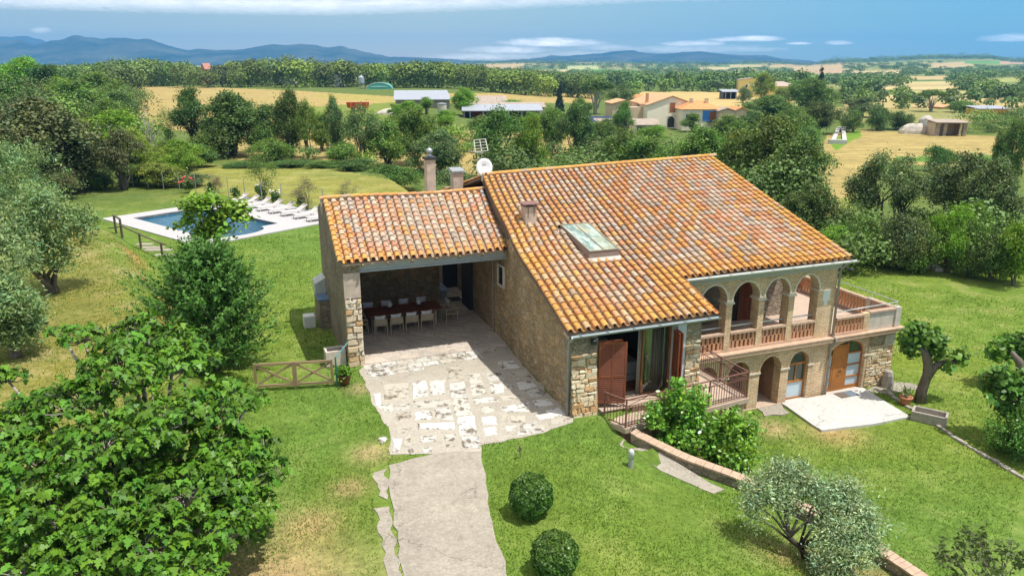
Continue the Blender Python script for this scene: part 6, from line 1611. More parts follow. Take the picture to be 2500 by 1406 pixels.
T(2280, 248, 216, 72, 'umbrella_pine', 1, 'mid', 'round-crowned pine on a single trunk behind the rock bank', 'tree', G4)
T(2350, 245, 242, 76, 'bush', 1, 'mid', 'rounded green tree left of the terracotta shed', 'tree', G4)
T(2110, 225, 236, 100, 'oak_tree', 3, 'grey', 'grey-green tree right of the tall conifer by the utility pole', 'tree', G4)
T(1868, 320, 178, 66, 'oak_tree', 2, 'yellow', 'yellow-green tree behind the pale hipped house', 'tree', G4)
T(1815, 300, 206, 36, 'bush', 3, 'grey', 'clipped grey-green tree in front of the yellow house', 'tree', G4)
T(1910, 300, 208, 50, 'bush', 1, 'yellow', 'lime bush in front of the pale hipped house', 'bush', G4)
T(1040, 172, 238, 60, 'airy_tree', 1, 'bright', 'second bright tree right of the round one in front of the grey-roofed barn', 'tree', G4)
T(1345, 128, 262, 110, 'oak_tree', 2, 'mid', 'mid-green tree beside the dark rounded tree left of the cream farmhouse', 'tree', G4)
T(1180, 122, 285, 110, 'airy_tree', 2, 'mid', 'airy green tree in front of the low open barn', 'tree', G4)
T(905, 118, 270, 80, 'thin_tree', 2, 'mid', 'thin tree right of the red trailer', 'tree', G4)
T(1945, 150, 262, 120, 'broad_tree', 1, 'mid', 'green tree between the large roof-side tree and the drooping pine', 'tree', G4)
T(1955, 330, 196, 90, 'oak_tree', 1, 'mid', 'green tree at the right end of the pale hipped house', 'tree', G4)
T(2240, 300, 232, 60, 'oak_tree', 3, 'grey', 'grey-green tree left of the round-crowned pine', 'tree', G4)
T(1532, 160, 250, 80, 'airy_tree', 3, 'mid', 'airy tree in front of the beige side building left of the cream gable', 'tree', G4)
T(1478, 158, 282, 80, 'bush', 2, 'mid', 'leafy bush in front of the grey fibre-cement shed', 'bush', G4)
T(1606, 156, 300, 70, 'bush', 3, 'bright', 'bright bush in front of the rust stained lean-to', 'bush', G4)
T(1778, 158, 280, 100, 'oak_tree', 1, 'mid', 'rounded tree half hiding the tan-roofed annex', 'tree', G4)
T(1838, 160, 270, 90, 'oak_tree', 2, 'dark', 'dark tree at the right end of the farm annexes', 'tree', G4)
T(1420, 190, 240, 60, 'oak_tree', 3, 'mid', 'green tree between the spruce and the solar panels', 'tree', G4)
T(1300, 150, 275, 80, 'oak_tree', 2, 'bright', 'bright tree at the right end of the low open barn', 'tree', G4)
T(1085, 130, 268, 70, 'oak_tree', 1, 'bright', 'leafy bright tree in front of the pale concrete tank', 'tree', G4)
T(985, 128, 272, 80, 'broad_tree', 2, 'mid', 'green tree in front of the pale rubble heap', 'tree', G4)
T(780, 100, 275, 90, 'oak_tree', 1, 'mid', 'green tree filling the hedgerow gap left of the narrow grey-green tree', 'tree', G1)
T(520, 92, 300, 120, 'bush', 1, 'mid', 'leafy thicket at the foot of the leaning dark tree', 'bush', G1)
T(660, 90, 330, 110, 'bush', 2, 'mid', 'green thicket between the dark hedgerow oaks', 'bush', G1)
T(845, 88, 340, 90, 'bush', 3, 'mid', 'green thicket right of the narrow grey-green tree', 'bush', G1)
T(1975, 140, 300, 90, 'bush', 1, 'mid', 'rounded green thicket left of the white ramp', 'bush', G4)
# right-hand belt
T(2150, 60, 378, 190, 'airy_tree', 1, 'grey', 'grey-green oak with dark forked trunks at the edge of the right field', 'tree', G3)
T(2215, 63, 385, 140, 'airy_tree', 3, 'grey', 'second grey-green oak touching the forked oak on its right', 'tree', G3)
T(2370, 62, 372, 190, 'broad_tree', 2, 'grey', 'broad grey-green tree right of the forked oaks', 'tree', G3)
T(2450, 58, 382, 150, 'broad_tree', 1, 'grey', 'grey-green tree at the right frame edge above the lawn fence', 'tree', G3)
T(2488, 84, 290, 90, 'oak_tree', 2, 'dark', 'dark tree at the right frame edge beyond the golden field', 'tree', G3)
T(2290, 112, 346, 76, 'bush', 3, 'mid', 'lone rounded shrub standing in the right golden field', 'bush', G3)
T(2060, 52, 540, 120, 'bush', 1, 'bright', 'bright green shrub at the right roof corner beside the lawn', 'bush', G3)
T(2135, 52, 518, 130, 'bush', 2, 'mid', 'green shrub on the lawn edge below the forked oaks', 'bush', G3)
T(2205, 50, 498, 120, 'bush', 3, 'grey', 'pale grey-green shrub in the middle of the lawn edge', 'bush', G3)
T(2270, 49, 545, 110, 'bush', 1, 'mid', 'low green shrub by the pale rubble at the lawn edge', 'bush', G3)
T(2340, 49, 500, 110, 'oak_tree', 3, 'bright', 'light green young tree with thin trunk behind the leaning fence post', 'tree', G3)
T(2395, 48, 520, 100, 'bush', 2, 'mid', 'mid-green shrub right of the leaning fence post', 'bush', G3)
T(2390, 53, 495, 90, 'tall_tree', 1, 'bright', 'bright leafy tree rising above the right lawn hedge', 'tree', G3)
T(2450, 47, 540, 110, 'bush', 3, 'dark', 'dark shaded shrub near the right end of the lawn hedge', 'bush', G3)
T(2510, 46, 505, 130, 'bush', 1, 'bright', 'bright bush cut by the right frame edge above the lawn', 'bush', G3)
# --- beside the pool fence
G5 = 'young trees and shrubs along the pool fence'
T(632, 63, 345, 105, 'thin_tree', 2, 'mid', 'thin young tree with light foliage behind the sun loungers', 'tree', G5)
T(745, 58, 432, 90, 'thin_tree', 3, 'tan', 'sparse twiggy shrub at the fence above the porch ridge', 'shrub', G5)
T(845, 60, 440, 80, 'thin_tree', 1, 'tan', 'dry twiggy shrub right of the sparse fence shrub behind the porch', 'shrub', G5)
T(520, 66, 425, 60, 'thin_tree', 3, 'tan', 'wispy dry shrub at the left end of the golden strip near the roses', 'shrub', G5)
def rose(px, py, hpx, wpx, matf, label, flowers):
    x, y = atz(px, py, 2.4); d = math.hypot(x, y); h = hpx / F * d * 1.05; w = wpx / F * d
    t = empty('rose_bush', (x, y, gz(x, y)), 0, label, 'rose bush', 'rose bushes along the pool fence')
    lo = [(rnd.uniform(-.2, .2) * w, rnd.uniform(-.2, .2) * w, h * z, w * .34, w * .34, h * .2) for z in (.35, .55, .75)]
    crown_mesh('foliage', lo, 40, 12, .10, .16, OVAL, LEAF['dark'], t)
    m = MB(); limbs(m, (0, 0, -.05), [l[:3] for l in lo], .02, 5); m.build('stems', M['bark'], t)
    if flowers:
        m = MB()
        for i in range(flowers): m.lathe([(.03, -.06), (.11, 0), (.09, .06), (.02, .08)], 7, (rnd.gauss(0, .28) * w - .1, rnd.gauss(0, .25) * w, h * rnd.uniform(.72, 1.08)))
        m.build('blossom', M[matf], t, True).__setitem__('kind', 'stuff')
rose(463, 470, 32, 26, 'rose', 'red flowering rose bush at the far edge of the pool lawn', 14)
rose(512, 474, 26, 15, 'rose', 'small upright rose bush without flowers right of the red one', 0)
rose(577, 484, 22, 16, 'rose', 'low dark rose bush in line with the far loungers', 0)
rose(638, 490, 34, 24, 'rosewhite', 'rose bush under the thin young tree, a few pale blooms', 3)
rose(677, 495, 28, 22, 'rosewhite', 'rose bush with pale yellow blooms right of the thin tree', 8)
rose(735, 505, 22, 16, 'rosewhite', 'small rose bush nearest the porch roof', 0)

# --- olives on the left terrace
def olive(px, py, ztop_px, wpx, seed, ncl, label, near=False, z=3.1):
    x, y = atz(px, py, z); zt = atD(px, ztop_px, y)[2]; h = zt - z; w = wpx / F * (y * cp + (H - zt) * sp)
    t = empty('olive_tree', (x, y, gz(x, y)), 0, label, 'olive tree', 'olive trees on the left terrace')
    lo = rand_lobes(16, .26 * h, .93 * h, w * .40, seed, (w * .17, w * .26), .9)
    crown_mesh('crown', lo, int(ncl * 1.5), 34, .20, .17, NARROW * (1, 1.25), LEAF['olive'], t, .62, .5, fold=.1)
    m = MB(); limbs(m, (0, 0, -.1), [l[:3] for l in lo[:8]], .17, 8, .08)
    m.build('trunk', M['bark'], t, True)
olive(45, 600, 352, 330, 5, 420, 'largest pale grey-green olive tree, farthest back on the left terrace', z=3.2)
olive(130, 716, 468, 250, 8, 380, 'grey-green olive tree with twisted visible trunk in the middle of the left terrace', z=3.2)
olive(10, 800, 560, 200, 13, 330, 'grey-green olive tree cut by the left frame edge below the middle one', z=3.2)
olive(40, 872, 690, 170, 21, 300, 'smallest nearest olive tree on the left terrace above the fig tree', z=3.2)

# --- conifer beside the gate
def conifer():
    x, y = atz(530, 900, 2.4); t = empty('cypress_shrub', (x, y, 2.38), 0, 'bushy dark green feathery conifer standing left of the wooden gate', 'conifer')
    P = []; N = []; Tt = []; S = []; Cc = []
    r_ = np.random.default_rng(3); nb = 760
    m = MB(); m.tube([(0, 0, -.1), (.05, 0, 2.0), (0, .05, 4.3)], [.14, .09, .02], 8)
    nb = 330
    for i in range(nb):
        f = ((i + .5) / nb) ** .85; z0 = .05 + 4.1 * f; a = i * 2.39996 + r_.normal(0, .2)
        prof = 2.5 * (.55 + .45 * math.sin(math.pi * min(1, .18 + .62 * f))) * (1.02 - .93 * f ** 1.7) * r_.uniform(.66, 1.2)
        if 2.5 < a % 6.283 < 4.0 and f < .55: prof *= 1.22
        up = .30 + .95 * f + r_.uniform(-.12, .25)
        p0 = np.array((0, 0, z0)); dr = np.array((math.cos(a), math.sin(a), up * .75)); dr /= np.linalg.norm(dr); ln = prof + .45 * f * r_.uniform(.4, 1.6)
        bend = np.array((0, 0, .18))
        if i % 3 == 0: m.tube([p0, p0 + dr * ln * .6, p0 + dr * ln + bend * ln * .3], [.035, .02, .005], 5)
        b = r_.normal(0, .16)
        nst = 6
        for st in range(nst):            # side plumes along the branch, the last one is its tip
            q0 = .34 + .60 * st / (nst - 1); o = p0 + dr * ln * q0 + bend * ln * q0 ** 2 * .5
            pd = dr + (r_.normal(0, .50, 3) if st < nst - 1 else r_.normal(0, .12, 3)) + np.array((0, 0, .30)); pd /= np.linalg.norm(pd); pl = (.52 if st == nst - 1 else .42) * r_.uniform(.7, 1.25)
            for k in range(13):
                q = (k + r_.random()) / 13; wd = .115 * (1 - q) + .012
                off = r_.normal(0, wd, 3); P.append(o + pd * pl * q + off); d2 = pd * .9 + off * 3.2 + r_.normal(0, .16, 3); Tt.append(d2)
                N.append(np.array((0, 0, .5)) + off * 4 + r_.normal(0, .5, 3)); S.append(.20 * r_.uniform(.6, 1.2) * (1.1 - .35 * q))
                c = 1 + b + r_.normal(0, .16) + .22 * q; Cc.append((c * (1.0 + .25 * q), c, c * .85))
    v, s, l, c = leafcloud(np.array(P), np.array(N), np.array(Tt), np.array(S), SPRAY, np.clip(np.array(Cc), .3, 2), .1, .15)
    npmesh('crown', v, s, l, LEAF['conifer'], t, c); m.build('trunk', M['bark'], t, True)
conifer()
# --- broad-leaved pollard by the pool
def pooltree():
    y = 36.0; x = (522 - 1250) / F * (y * cp + 7 * sp); g = gz(x, y)
    t = empty('plane_tree', (x, y, g), 0, 'small round-topped tree with large light green leaves in front of the pool', 'tree')
    def at_(px, py): p = atD(px, py, y); return (p[0] - x, rnd.uniform(-.4, .4), p[2] - g)
    lo = [(*at_(470, 505), .62, .8, .42), (*at_(520, 500), .75, .9, .48), (*at_(565, 520), .6, .7, .48), (*at_(450, 545), .42, .6, .28), (*at_(520, 545), .6, .8, .45), (*at_(588, 530), .35, .5, .30), (*at_(490, 572), .30, .5, .26), (*at_(555, 562), .30, .5, .22), (*at_(500, 585), .22, .3, .18)]
    crown_mesh('crown', lo, 210, 16, .17, .185, OVAL * (1, 1.5), LEAF['plane'], t, .55, .3, tipdown=.5, outtip=.5, norm_up=.7)
    m = MB(); hz = at_(525, 560)[2]; m.tube([(0, 0, -.1), (.03, 0, 1.5), (0, 0, hz)], [.20, .17, .19], 10)
    limbs(m, (0, 0, hz - .2), [l[:3] for l in lo], .10, 6, .05); m.build('trunk', M['bark'], t, True)
pooltree()
# --- fig tree in the lower left corner
def fig():
    x, y, z = -8.3, 15.6, 2.38
    t = empty('fig_tree', (x, y, z), 0, 'very large fig tree with lobed bright green leaves filling the lower left corner', 'fig tree')
    def at_(px, py, D): p = atD(px, py, D); return (p[0] - x, p[1] - y, p[2] - z)
    L_ = [(430, 1080, 16.2, .9), (540, 1080, 16.2, .7), (330, 1180, 15.2, .9), (330, 850, 18.2, 1.0), (205, 830, 18.0, .55), (430, 840, 18.4, .7), (450, 905, 17.6, .95), (300, 930, 17.2, 1.2), (560, 960, 17.4, .55), (610, 985, 17.0, .5), (520, 1010, 16.6, 1.0), (200, 990, 16.6, 1.0), (90, 1010, 16.6, .8), (30, 1060, 16.2, .9), (400, 1050, 15.8, 1.3), (620, 1110, 16.0, .75), (660, 1165, 15.8, .55), (560, 1160, 15.4, 1.0), (260, 1110, 15.4, 1.3), (110, 1150, 15.2, 1.2), (-30, 1150, 15.0, 1.0), (450, 1210, 14.8, 1.2), (600, 1240, 15.0, .8), (300, 1250, 14.4, 1.2), (140, 1280, 14.2, 1.2), (0, 1290, 14.0, 1.1), (520, 1310, 14.2, .85), (380, 1340, 13.8, 1.1), (220, 1390, 13.4, 1.1), (60, 1410, 13.2, 1.1), (470, 1390, 13.6, .8), (620, 1300, 15.0, .45), (-60, 950, 16.8, .6), (20, 930, 17.2, .45), (350, 790, 18.6, .35), (150, 815, 18.3, .30)]
    lo = []
    for px_, py_, D_, r_ in L_: q = at_(px_, py_, D_); lo.append((*q, r_ * .92, r_ * .92, r_ * .72))
    # leaf rosettes at shoot ends
    lob = np.array(lo); w = lob[:, 3] ** 2; w /= w.sum(); nr = 2700; idx = rng.choice(len(lob), nr, p=w); d = randunit(nr); d[:, 2] = np.abs(d[:, 2]) * .9 + d[:, 2] * .1
    tips = lob[idx, :3] + d * lob[idx, 3:6] * (.55 + .5 * rng.random(nr) ** .7)[:, None]
    k = 11; g = np.repeat(np.arange(nr), k); ang = rng.random(nr * k) * 6.283; el = rng.uniform(-.45, .75, nr * k)
    dr = np.stack([np.cos(ang) * np.cos(el), np.sin(ang) * np.cos(el), np.sin(el)], 1)
    dr = nrm(dr + d[g] * .45)
    S = .136 * (1 + .34 * rng.normal(size=nr * k)).clip(.4, 1.6)
    P = tips[g] + dr * (S * .62)[:, None] + rng.normal(size=(nr * k, 3)) * .03
    N = nrm(np.array((0, 0, 1.0)) + d[g] * .45 + rng.normal(size=(nr * k, 3)) * .55 + dr * .4)
    Tp = dr + np.array((0, 0, -.75))
    br = (1 + .2 * rng.normal(size=nr))[g] * (1 + .2 * rng.normal(size=nr * k)); ti = (rng.normal(size=nr) * .10)[g]
    col = np.clip(br, .6, 1.4)[:, None] * np.stack([1 + ti, np.ones_like(ti), 1 - ti], 1)
    v, s, l, c = leafcloud(P, N, Tp, S, FIGLEAF, col, .35, .6)
    npmesh('crown', v, s, l, LEAF['fig'], t, c)
    m = MB()
    for i, l_ in enumerate(lo):
        b = Vector((rnd.uniform(-.3, .3), rnd.uniform(-.2, .2), .2)); e = Vector(l_[:3]); mid = b.lerp(e, .5) + Vector((0, 0, -.25 * e.length * .3))
        m.tube([b, b.lerp(mid, .6), mid, mid.lerp(e, .55) + Vector((rnd.gauss(0, .1), rnd.gauss(0, .1), 0)), e], [.11, .09, .07, .05, .025], 6)
    for i in range(0, nr, 2):
        c0 = Vector(lob[idx[i], :3]); e = Vector(tips[i]); mm_ = c0.lerp(e, .5) + Vector((rnd.gauss(0, .08), rnd.gauss(0, .08), -.08)); m.tube([c0, mm_, e], [.022, .016, .009], 4, cap=False)
    m.build('trunk', M['bark_pale'], t, True)
fig()
# --- foreground olive
def olive_near():
    x, y = atz(1972, 1400, 1.2); z = gz(x, y)
    t = empty('olive_tree', (x, y, z), 0, 'silvery foreground olive tree with split trunk leaning over the low garden wall', 'olive tree')
    def at_(px, py, D): p = atD(px, py, D); return (p[0] - x, p[1] - y, p[2] - z)
    L_ = [(1870, 1195, 16.6, .60, .42), (1925, 1165, 16.9, .62, .45), (1965, 1195, 16.6, .50, .42), (1840, 1225, 16.3, .38, .26), (1915, 1222, 16.3, .48, .30), (2015, 1215, 16.2, .40, .36), (2060, 1225, 16.2, .52, .45), (2100, 1275, 15.8, .52, .5), (2045, 1300, 15.6, .66, .55), (2110, 1325, 15.4, .40, .42), (2080, 1370, 15.0, .5, .45), (2025, 1370, 15.0, .45, .45), (2045, 1425, 14.8, .5, .45), (2035, 1180, 16.5, .24, .22), (1840, 1262, 16.0, .18, .14)]
    lo = []
    for a, b, c, r, rz in L_: lo.append((*at_(a, b, c), r * .9, r * .9, rz * .95))
    P, out, col, cc = clumps(lo, 520, 66, .13, .35, .4)
    n = len(P); d = nrm(out + rng.normal(size=(n, 3)) * .5); N = nrm(rng.normal(size=(n, 3)) * .8 + out * .6 + (0, 0, .5))
    silver = (rng.random(n) < .5)[:, None]; col = col * np.where(silver, (1.45, 1.5, 1.7), (.72, .8, .66))
    v, s, l, c = leafcloud(P, N, d, .088 * (1 + .25 * rng.normal(size=n)).clip(.5, 1.6), NARROW * (1, 1.2), col, .05, .2)
    npmesh('crown', v, s, l, LEAF['olive_near'], t, c)
    m = MB(); f = Vector(at_(1928, 1310, 15.8)); m.tube([(0, 0, -.2), Vector(f) * .5 + Vector((.04, 0, 0)), f], [.085, .065, .055], 8)
    for i, l_ in enumerate(lo): m.tube([f if i < 6 else f * .55, f.lerp(Vector(l_[:3]), .5) + Vector((rnd.gauss(0, .06), rnd.gauss(0, .06), .05)), l_[:3]], [.04, .026, .008], 6)
    for i in range(0, len(cc), 3):
        j = int(np.argmin(((lob_ - cc[i]) ** 2).sum(1))) if False else 0
    m.build('trunk', M['bark_dark'], t, True)
olive_near()
# --- citrus shrubs below the balcony
def shrub(name, px, D, ytop, wpx, seed, base, label, mat, n, cat='shrub', group=None, size=.115, peaks=()):
    x, y, zt = atD(px, ytop, D); z = base; h = zt - z; w = wpx / F * (D * cp + (H - zt) * sp)
    t = empty(name, (x, y, z), 0, label, cat, group)
    lo = rand_lobes(11, .2 * h, .78 * h, w * .30, seed, (w * .17, w * .26), 1.1)
    for a, b in peaks: lo += [(a * w, -.1 * w, h * (b - .18), w * .12, w * .12, h * .15), (a * w, -.1 * w, h * (b - .05), w * .07, w * .07, h * .08)]
    crown_mesh('crown', lo, n, 15, .10, size, OVAL, LEAF[mat], t, .5, .4, fold=.2)
    m = MB(); limbs(m, (0, 0, -.1), [l[:3] for l in lo], .05, 6); m.build('trunk', M['bark'], t, True)
    return t
shrub('citrus_shrub', 1668, 22.4, 925, 215, 4, .0, 'tall glossy light green shrub growing against the balcony railing', 'citrus', 800, peaks=((-.05, 1.0), (.16, .95), (-.32, .82)), group='glossy shrubs behind the garden wall')
shrub('citrus_shrub', 1782, 21.8, 985, 215, 9, .0, 'lower glossy light green shrub right of the balcony, behind the garden wall', 'citrus', 760, peaks=((-.02, 1.0), (.2, .88)), group='glossy shrubs behind the garden wall')
# --- clipped box balls
def boxball(px, py, z, wpx, hpx, label):
    x, y = atz(px, py, z); d = math.hypot(math.hypot(x, y), H - z); r = wpx / F * d / 2 * .86; h = hpx / F * d / 1.16
    y += r * .1; g = gz(x, y)
    t = empty('box_bush', (x, y, g - .03), 0, label, 'clipped bush', 'clipped round bushes on the front lawn')
    lo = [(0, 0, h * .5, r, r, h * .52)]
    n = 9000; d_ = randunit(n); d_[:, 2] = np.where(d_[:, 2] < -.75, -d_[:, 2], d_[:, 2])
    bump = np.array([1 + .15 * mnoise.noise(Vector(q) * 2.2) + .09 * mnoise.noise(Vector(q) * 5.3 + Vector((px, 0, 0))) for q in d_])
    P = np.array((0, 0, h * .5)) + d_ * np.array((r, r, h * .52)) * (bump * (1 - .16 * rng.random(n) ** 2))[:, None]
    col = np.clip(1 + .22 * rng.normal(size=(n, 1)), .4, 1.9) * np.stack([1 + .25 * np.clip(d_[:, 2], 0, 1), np.ones(n), np.full(n, .9)], 1)
    v, s, l, c = leafcloud(P, nrm(d_ * .7 + rng.normal(size=(n, 3)) * .6), nrm(d_ + rng.normal(size=(n, 3)) * .6), np.full(n, .085), OVAL * (1, 1.2), col, .2)
    npmesh('foliage', v, s, l, LEAF['box'], t, c)
    m = MB(); limbs(m, (0, 0, -.05), [(rnd.uniform(-.5, .5) * r, rnd.uniform(-.5, .5) * r, h * .6) for _ in range(7)], .03, 5); m.build('stems', M['bark'], t)
boxball(1296, 1272, 2.2, 112, 118, 'clipped round green bush on the lawn, the farther of two')
boxball(1353, 1425, 2.15, 118, 122, 'clipped round green bush on the lawn, cut by the bottom edge')
x_, y_ = atz(1269, 1131, 2.2); t = empty('seedling', (x_, y_, gz(x_, y_)), 0, 'tiny spindly seedling on the lawn beside the paving', 'seedling')
crown_mesh('foliage', [(0, 0, .26, .07, .07, .16)], 9, 4, .03, .06, OVAL, LEAF['brown'], t); m = MB(); m.tube([(0, 0, -.03), (.02, 0, .4)], [.012, .004], 5); m.build('stem', M['bark'], t)
# --- pollarded mulberries on the right
def mulberry(px, py, blobs, trunk_r, label, D=None, limbs_at=None):
    x, y = atz(px, py, 0); z = gz(x, y); D0 = y
    t = empty('mulberry_tree', (x, y, z), 0, label, 'tree', 'pollarded trees on the right lawn')
    def at_(a, b, dd=0): p = atD(a, b, D0 + dd); return (p[0] - x, p[1] - y, p[2] - z)
    lo = [(*at_(a, b, dd), r, r, r * q) for a, b, r, q, dd in blobs]
    crown_mesh('crown', lo, int(40 * sum(l[3] ** 1.5 for l in lo)) + 45, 14, .13, .20, OVAL * (1, 1.35), LEAF['mulberry'], t, .5, .3, tipdown=.4)
    m = MB()
    for pts, rr in limbs_at: m.tube([at_(*p) for p in pts], rr, 10)
    # knobbly surface
    me = m.build('trunk', M['bark'], t, True)
    for v in me.data.vertices: n_ = mnoise.noise(v.co * 3.5) * .05; v.co += v.co.normalized() * 0 + Vector((n_, n_ * .6, n_ * .4))
mulberry(2250, 978, [(2225, 835, .42, .8, 0), (2270, 830, .50, .75, .2), (2235, 805, .32, .7, 0), (2285, 855, .36, .8, .2), (2215, 858, .25, .8, 0), (2300, 888, .26, .6, 0), (2340, 878, .24, .8, .1), (2350, 868, .18, .8, .1)], .3,
         'thick dark trunked pollarded tree with two leafy knobs beside the terrace', limbs_at=[([(2246, 985), (2250, 955), (2264, 915), (2266, 890), (2258, 862), (2246, 845)], [.25, .20, .185, .19, .16, .08]), ([(2262, 920), (2284, 893), (2305, 884), (2335, 884)], [.20, .15, .11, .08])])
mulberry(2490, 960, [(2450, 850, .45, .7, 1.0), (2490, 840, .6, .7, 1.0), (2440, 870, .32, .7, .8), (2500, 870, .5, .7, .8)], .3, 'pollarded tree at the right frame edge, the farther of two leafy crowns',
         limbs_at=[([(2492, 965), (2495, 920), (2490, 885), (2470, 860)], [.22, .2, .16, .08])])
mulberry(2500, 1075, [(2430, 915, .42, .8, .5), (2455, 940, .55, .8, .3), (2420, 955, .40, .8, .3), (2480, 960, .55, .8, 0), (2460, 1000, .40, .6, 0), (2500, 940, .5, .8, .2), (2500, 1000, .4, .7, -.2)], .3, 'pollarded tree at the right frame edge, the nearer drooping leafy crown',
         limbs_at=[([(2500, 1080), (2496, 1040), (2488, 1005), (2470, 970)], [.2, .17, .15, .08])])
x_, y_ = atz(2470, 1140, 0)
place('bush', 2, (x_ + .9, y_ + .9, gz(x_, y_) - .05), 2.3, 2.4, 'mulberry', 'dense dark green bush below the drooping tree at the right frame edge', 'bush')
# --- sparse little tree in the lower right corner
def sparse():
    x, y = 10.6, 13.6; z = gz(x, y)
    t = empty('almond_tree', (x, y, z), 0, 'sparse twiggy young tree with dull leaves in the lower right corner', 'tree')
    m = MB(); P = []; Dd = []
    def grow(p, d, ln, r, lv):
        e = p + d * ln; m.tube([p, p.lerp(e, .5) + Vector((rnd.gauss(0, .03), rnd.gauss(0, .03), rnd.gauss(0, .03))), e], [r, r * .8, r * .55], 5, cap=False)
        if lv >= 2:
            for k in range(3):
                q = p.lerp(e, rnd.uniform(.3, 1)); P.append(q + Vector((rnd.gauss(0, .05), rnd.gauss(0, .05), rnd.gauss(0, .04)))); Dd.append(Vector((rnd.gauss(0, 1), rnd.gauss(0, 1), rnd.gauss(-.4, .6))))
        if lv < 4:
            for k in range(3 if lv < 3 else 2):
                nd = (d + Vector((rnd.gauss(0, .6), rnd.gauss(0, .6), rnd.gauss(.08, .35)))).normalized(); grow(p.lerp(e, rnd.uniform(.55, 1)), nd, ln * rnd.uniform(.6, .8), r * .55, lv + 1)
    for k in range(5):
        a = k * 1.257; grow(Vector((0, 0, .9)), Vector((math.cos(a) * .8, math.sin(a) * .8, .75)).normalized(), 1.05, .035, 0)
    m.tube([(0, 0, -.1), (0, 0, .95)], [.07, .05], 8); m.build('trunk', M['bark'], t, True)
    P = np.array([tuple(p) for p in P]); Dd = np.array([tuple(p) for p in Dd]); n = len(P)
    col = np.clip(1 + .2 * rng.normal(size=(n, 1)), .5, 1.6) * np.ones((1, 3))
    v, s, l, c = leafcloud(P, nrm(rng.normal(size=(n, 3)) * .7 + (0, 0, .6)), Dd, np.full(n, .16), NARROW * (1, 1.8), col, .1, .4)
    npmesh('crown', v, s, l, LEAF['dark'], t, c)
sparse()

# ================================================================ farm buildings and other far things
def at_g(px, D):
    x, y, _ = atD(px, 300, D); return x, y, gz(x, y)
def fbox(name, px0, px1, ytop, ybot, D, depth, rz=0):
    """local frame of a far building: width and height from its face in the reference frame"""
    x0 = atD(px0, ytop, D); x1 = atD(px1, ybot, D); w = x1[0] - x0[0]; cx = (x0[0] + x1[0]) / 2; g = gz(cx, D)
    return cx, D, g, w, x0[2] - g
def gable(name, label, cat, px0, px1, ypeak, yeave, D, depth, rz, wall, roof, wins=(), over=.35, group=None, extra=None):
    cx, cy, g, w, hp_ = fbox(name, px0, px1, ypeak, 300, D, depth); he = atD(px0, yeave, D)[2] - g
    t = empty(name, (cx, cy, g), rz, label, cat, group)
    m = MB(); m.extr([(-w / 2, -1), (w / 2, -1), (w / 2, he), (0, hp_), (-w / 2, he)], 0, depth); m.build('wall', wall, t)
    m = MB(); sl = (hp_ - he) / (w / 2)
    for s in (-1, 1):
        a = (s * (w / 2 + over), he - sl * over + .06); b = (0, hp_ + .06)
        m.extr([a, b, (b[0], b[1] + .16), (a[0], a[1] + .16)][::s], -over, depth + over)
    rf = m.build('roof', roof, t)
    for (u, z0, ww, hh, arch, mat) in wins:
        m = MB()
        if arch: m.extr([(u - ww / 2, z0), (u + ww / 2, z0), (u + ww / 2, z0 + hh * .65)] + [(u + ww / 2 * math.cos(a), z0 + hh * .65 + hh * .35 * math.sin(a)) for a in np.linspace(.3, 2.84, 6)] + [(u - ww / 2, z0 + hh * .65)], -.03, .1)
        else: m.box(u - ww / 2, u + ww / 2, -.03, .1, z0, z0 + hh)
        f = m.build('door' if arch else 'window', M['glass_dark'] if mat is None else mat, t)
        m = MB()
        for a, b, c, d in ((-ww / 2 - .18, -ww / 2, z0, z0 + hh + .18), (ww / 2, ww / 2 + .18, z0, z0 + hh + .18)): m.box(u + a, u + b, -.06, .08, c, d)
        m.box(u - ww / 2, u + ww / 2, -.06, .08, z0 + hh, z0 + hh + .18); m.build('frame', M['far_frame'], f)
    return t, w, he, hp_
def shed(name, label, cat, px0, px1, ytop_back, yeave, D, depth, rz, wall, roof, open_=False, posts=0, hb=None):
    x0 = atD(px0, yeave, D); x1 = atD(px1, yeave, D); w = x1[0] - x0[0]; cx = (x0[0] + x1[0]) / 2; g = gz(cx, D); he = max(1.8, x0[2] - g); hbk = he + (hb if hb else .9)
    t = empty(name, (cx, D, g), rz, label, cat)
    m = MB(); m.box(-w / 2, w / 2, depth - .3, depth, -.5, hbk - .1); m.box(-w / 2, -w / 2 + .3, 0, depth - .3, -.5, he - .1); m.box(w / 2 - .3, w / 2, 0 if not open_ else depth * .5, depth - .3, -.5, he - .1)
    if not open_: m.box(-w / 2 + .3, w / 2 - .3, 0, .3, -.5, he - .1)
    m.build('wall', wall, t)
    for i in range(posts): u = -w / 2 + w * (i + .5) / posts; m = MB(); m.box(u - .12, u + .12, .1, .34, -.5, he - .05); m.build('post', M['greymetal'], t)
    m = MB(); m.raw([(-w / 2 - .4, -.6, he - .05), (w / 2 + .4, -.6, he - .05), (w / 2 + .4, depth + .3, hbk), (-w / 2 - .4, depth + .3, hbk), (-w / 2 - .4, -.6, he + .1), (w / 2 + .4, -.6, he + .1), (w / 2 + .4, depth + .3, hbk + .15), (-w / 2 - .4, depth + .3, hbk + .15)], [(0, 3, 2, 1), (4, 5, 6, 7), (0, 1, 5, 4), (1, 2, 6, 5), (2, 3, 7, 6), (3, 0, 4, 7)]); m.build('roof', roof, t)
    return t, w, he
fh, w, he, hp_ = gable('farm_house', 'large cream gabled farmhouse with orange roof among trees beyond the hedgerow', 'house', 1580, 1698, 236, 257, 185, 15, R(9), M['far_wall'], M['far_roof_pale'],
      ((.2, 3.7, 1.3, 2.2, False, M['wood_frame']), (0.0, .3, 1.7, 2.5, True, M['glass_dark'])))
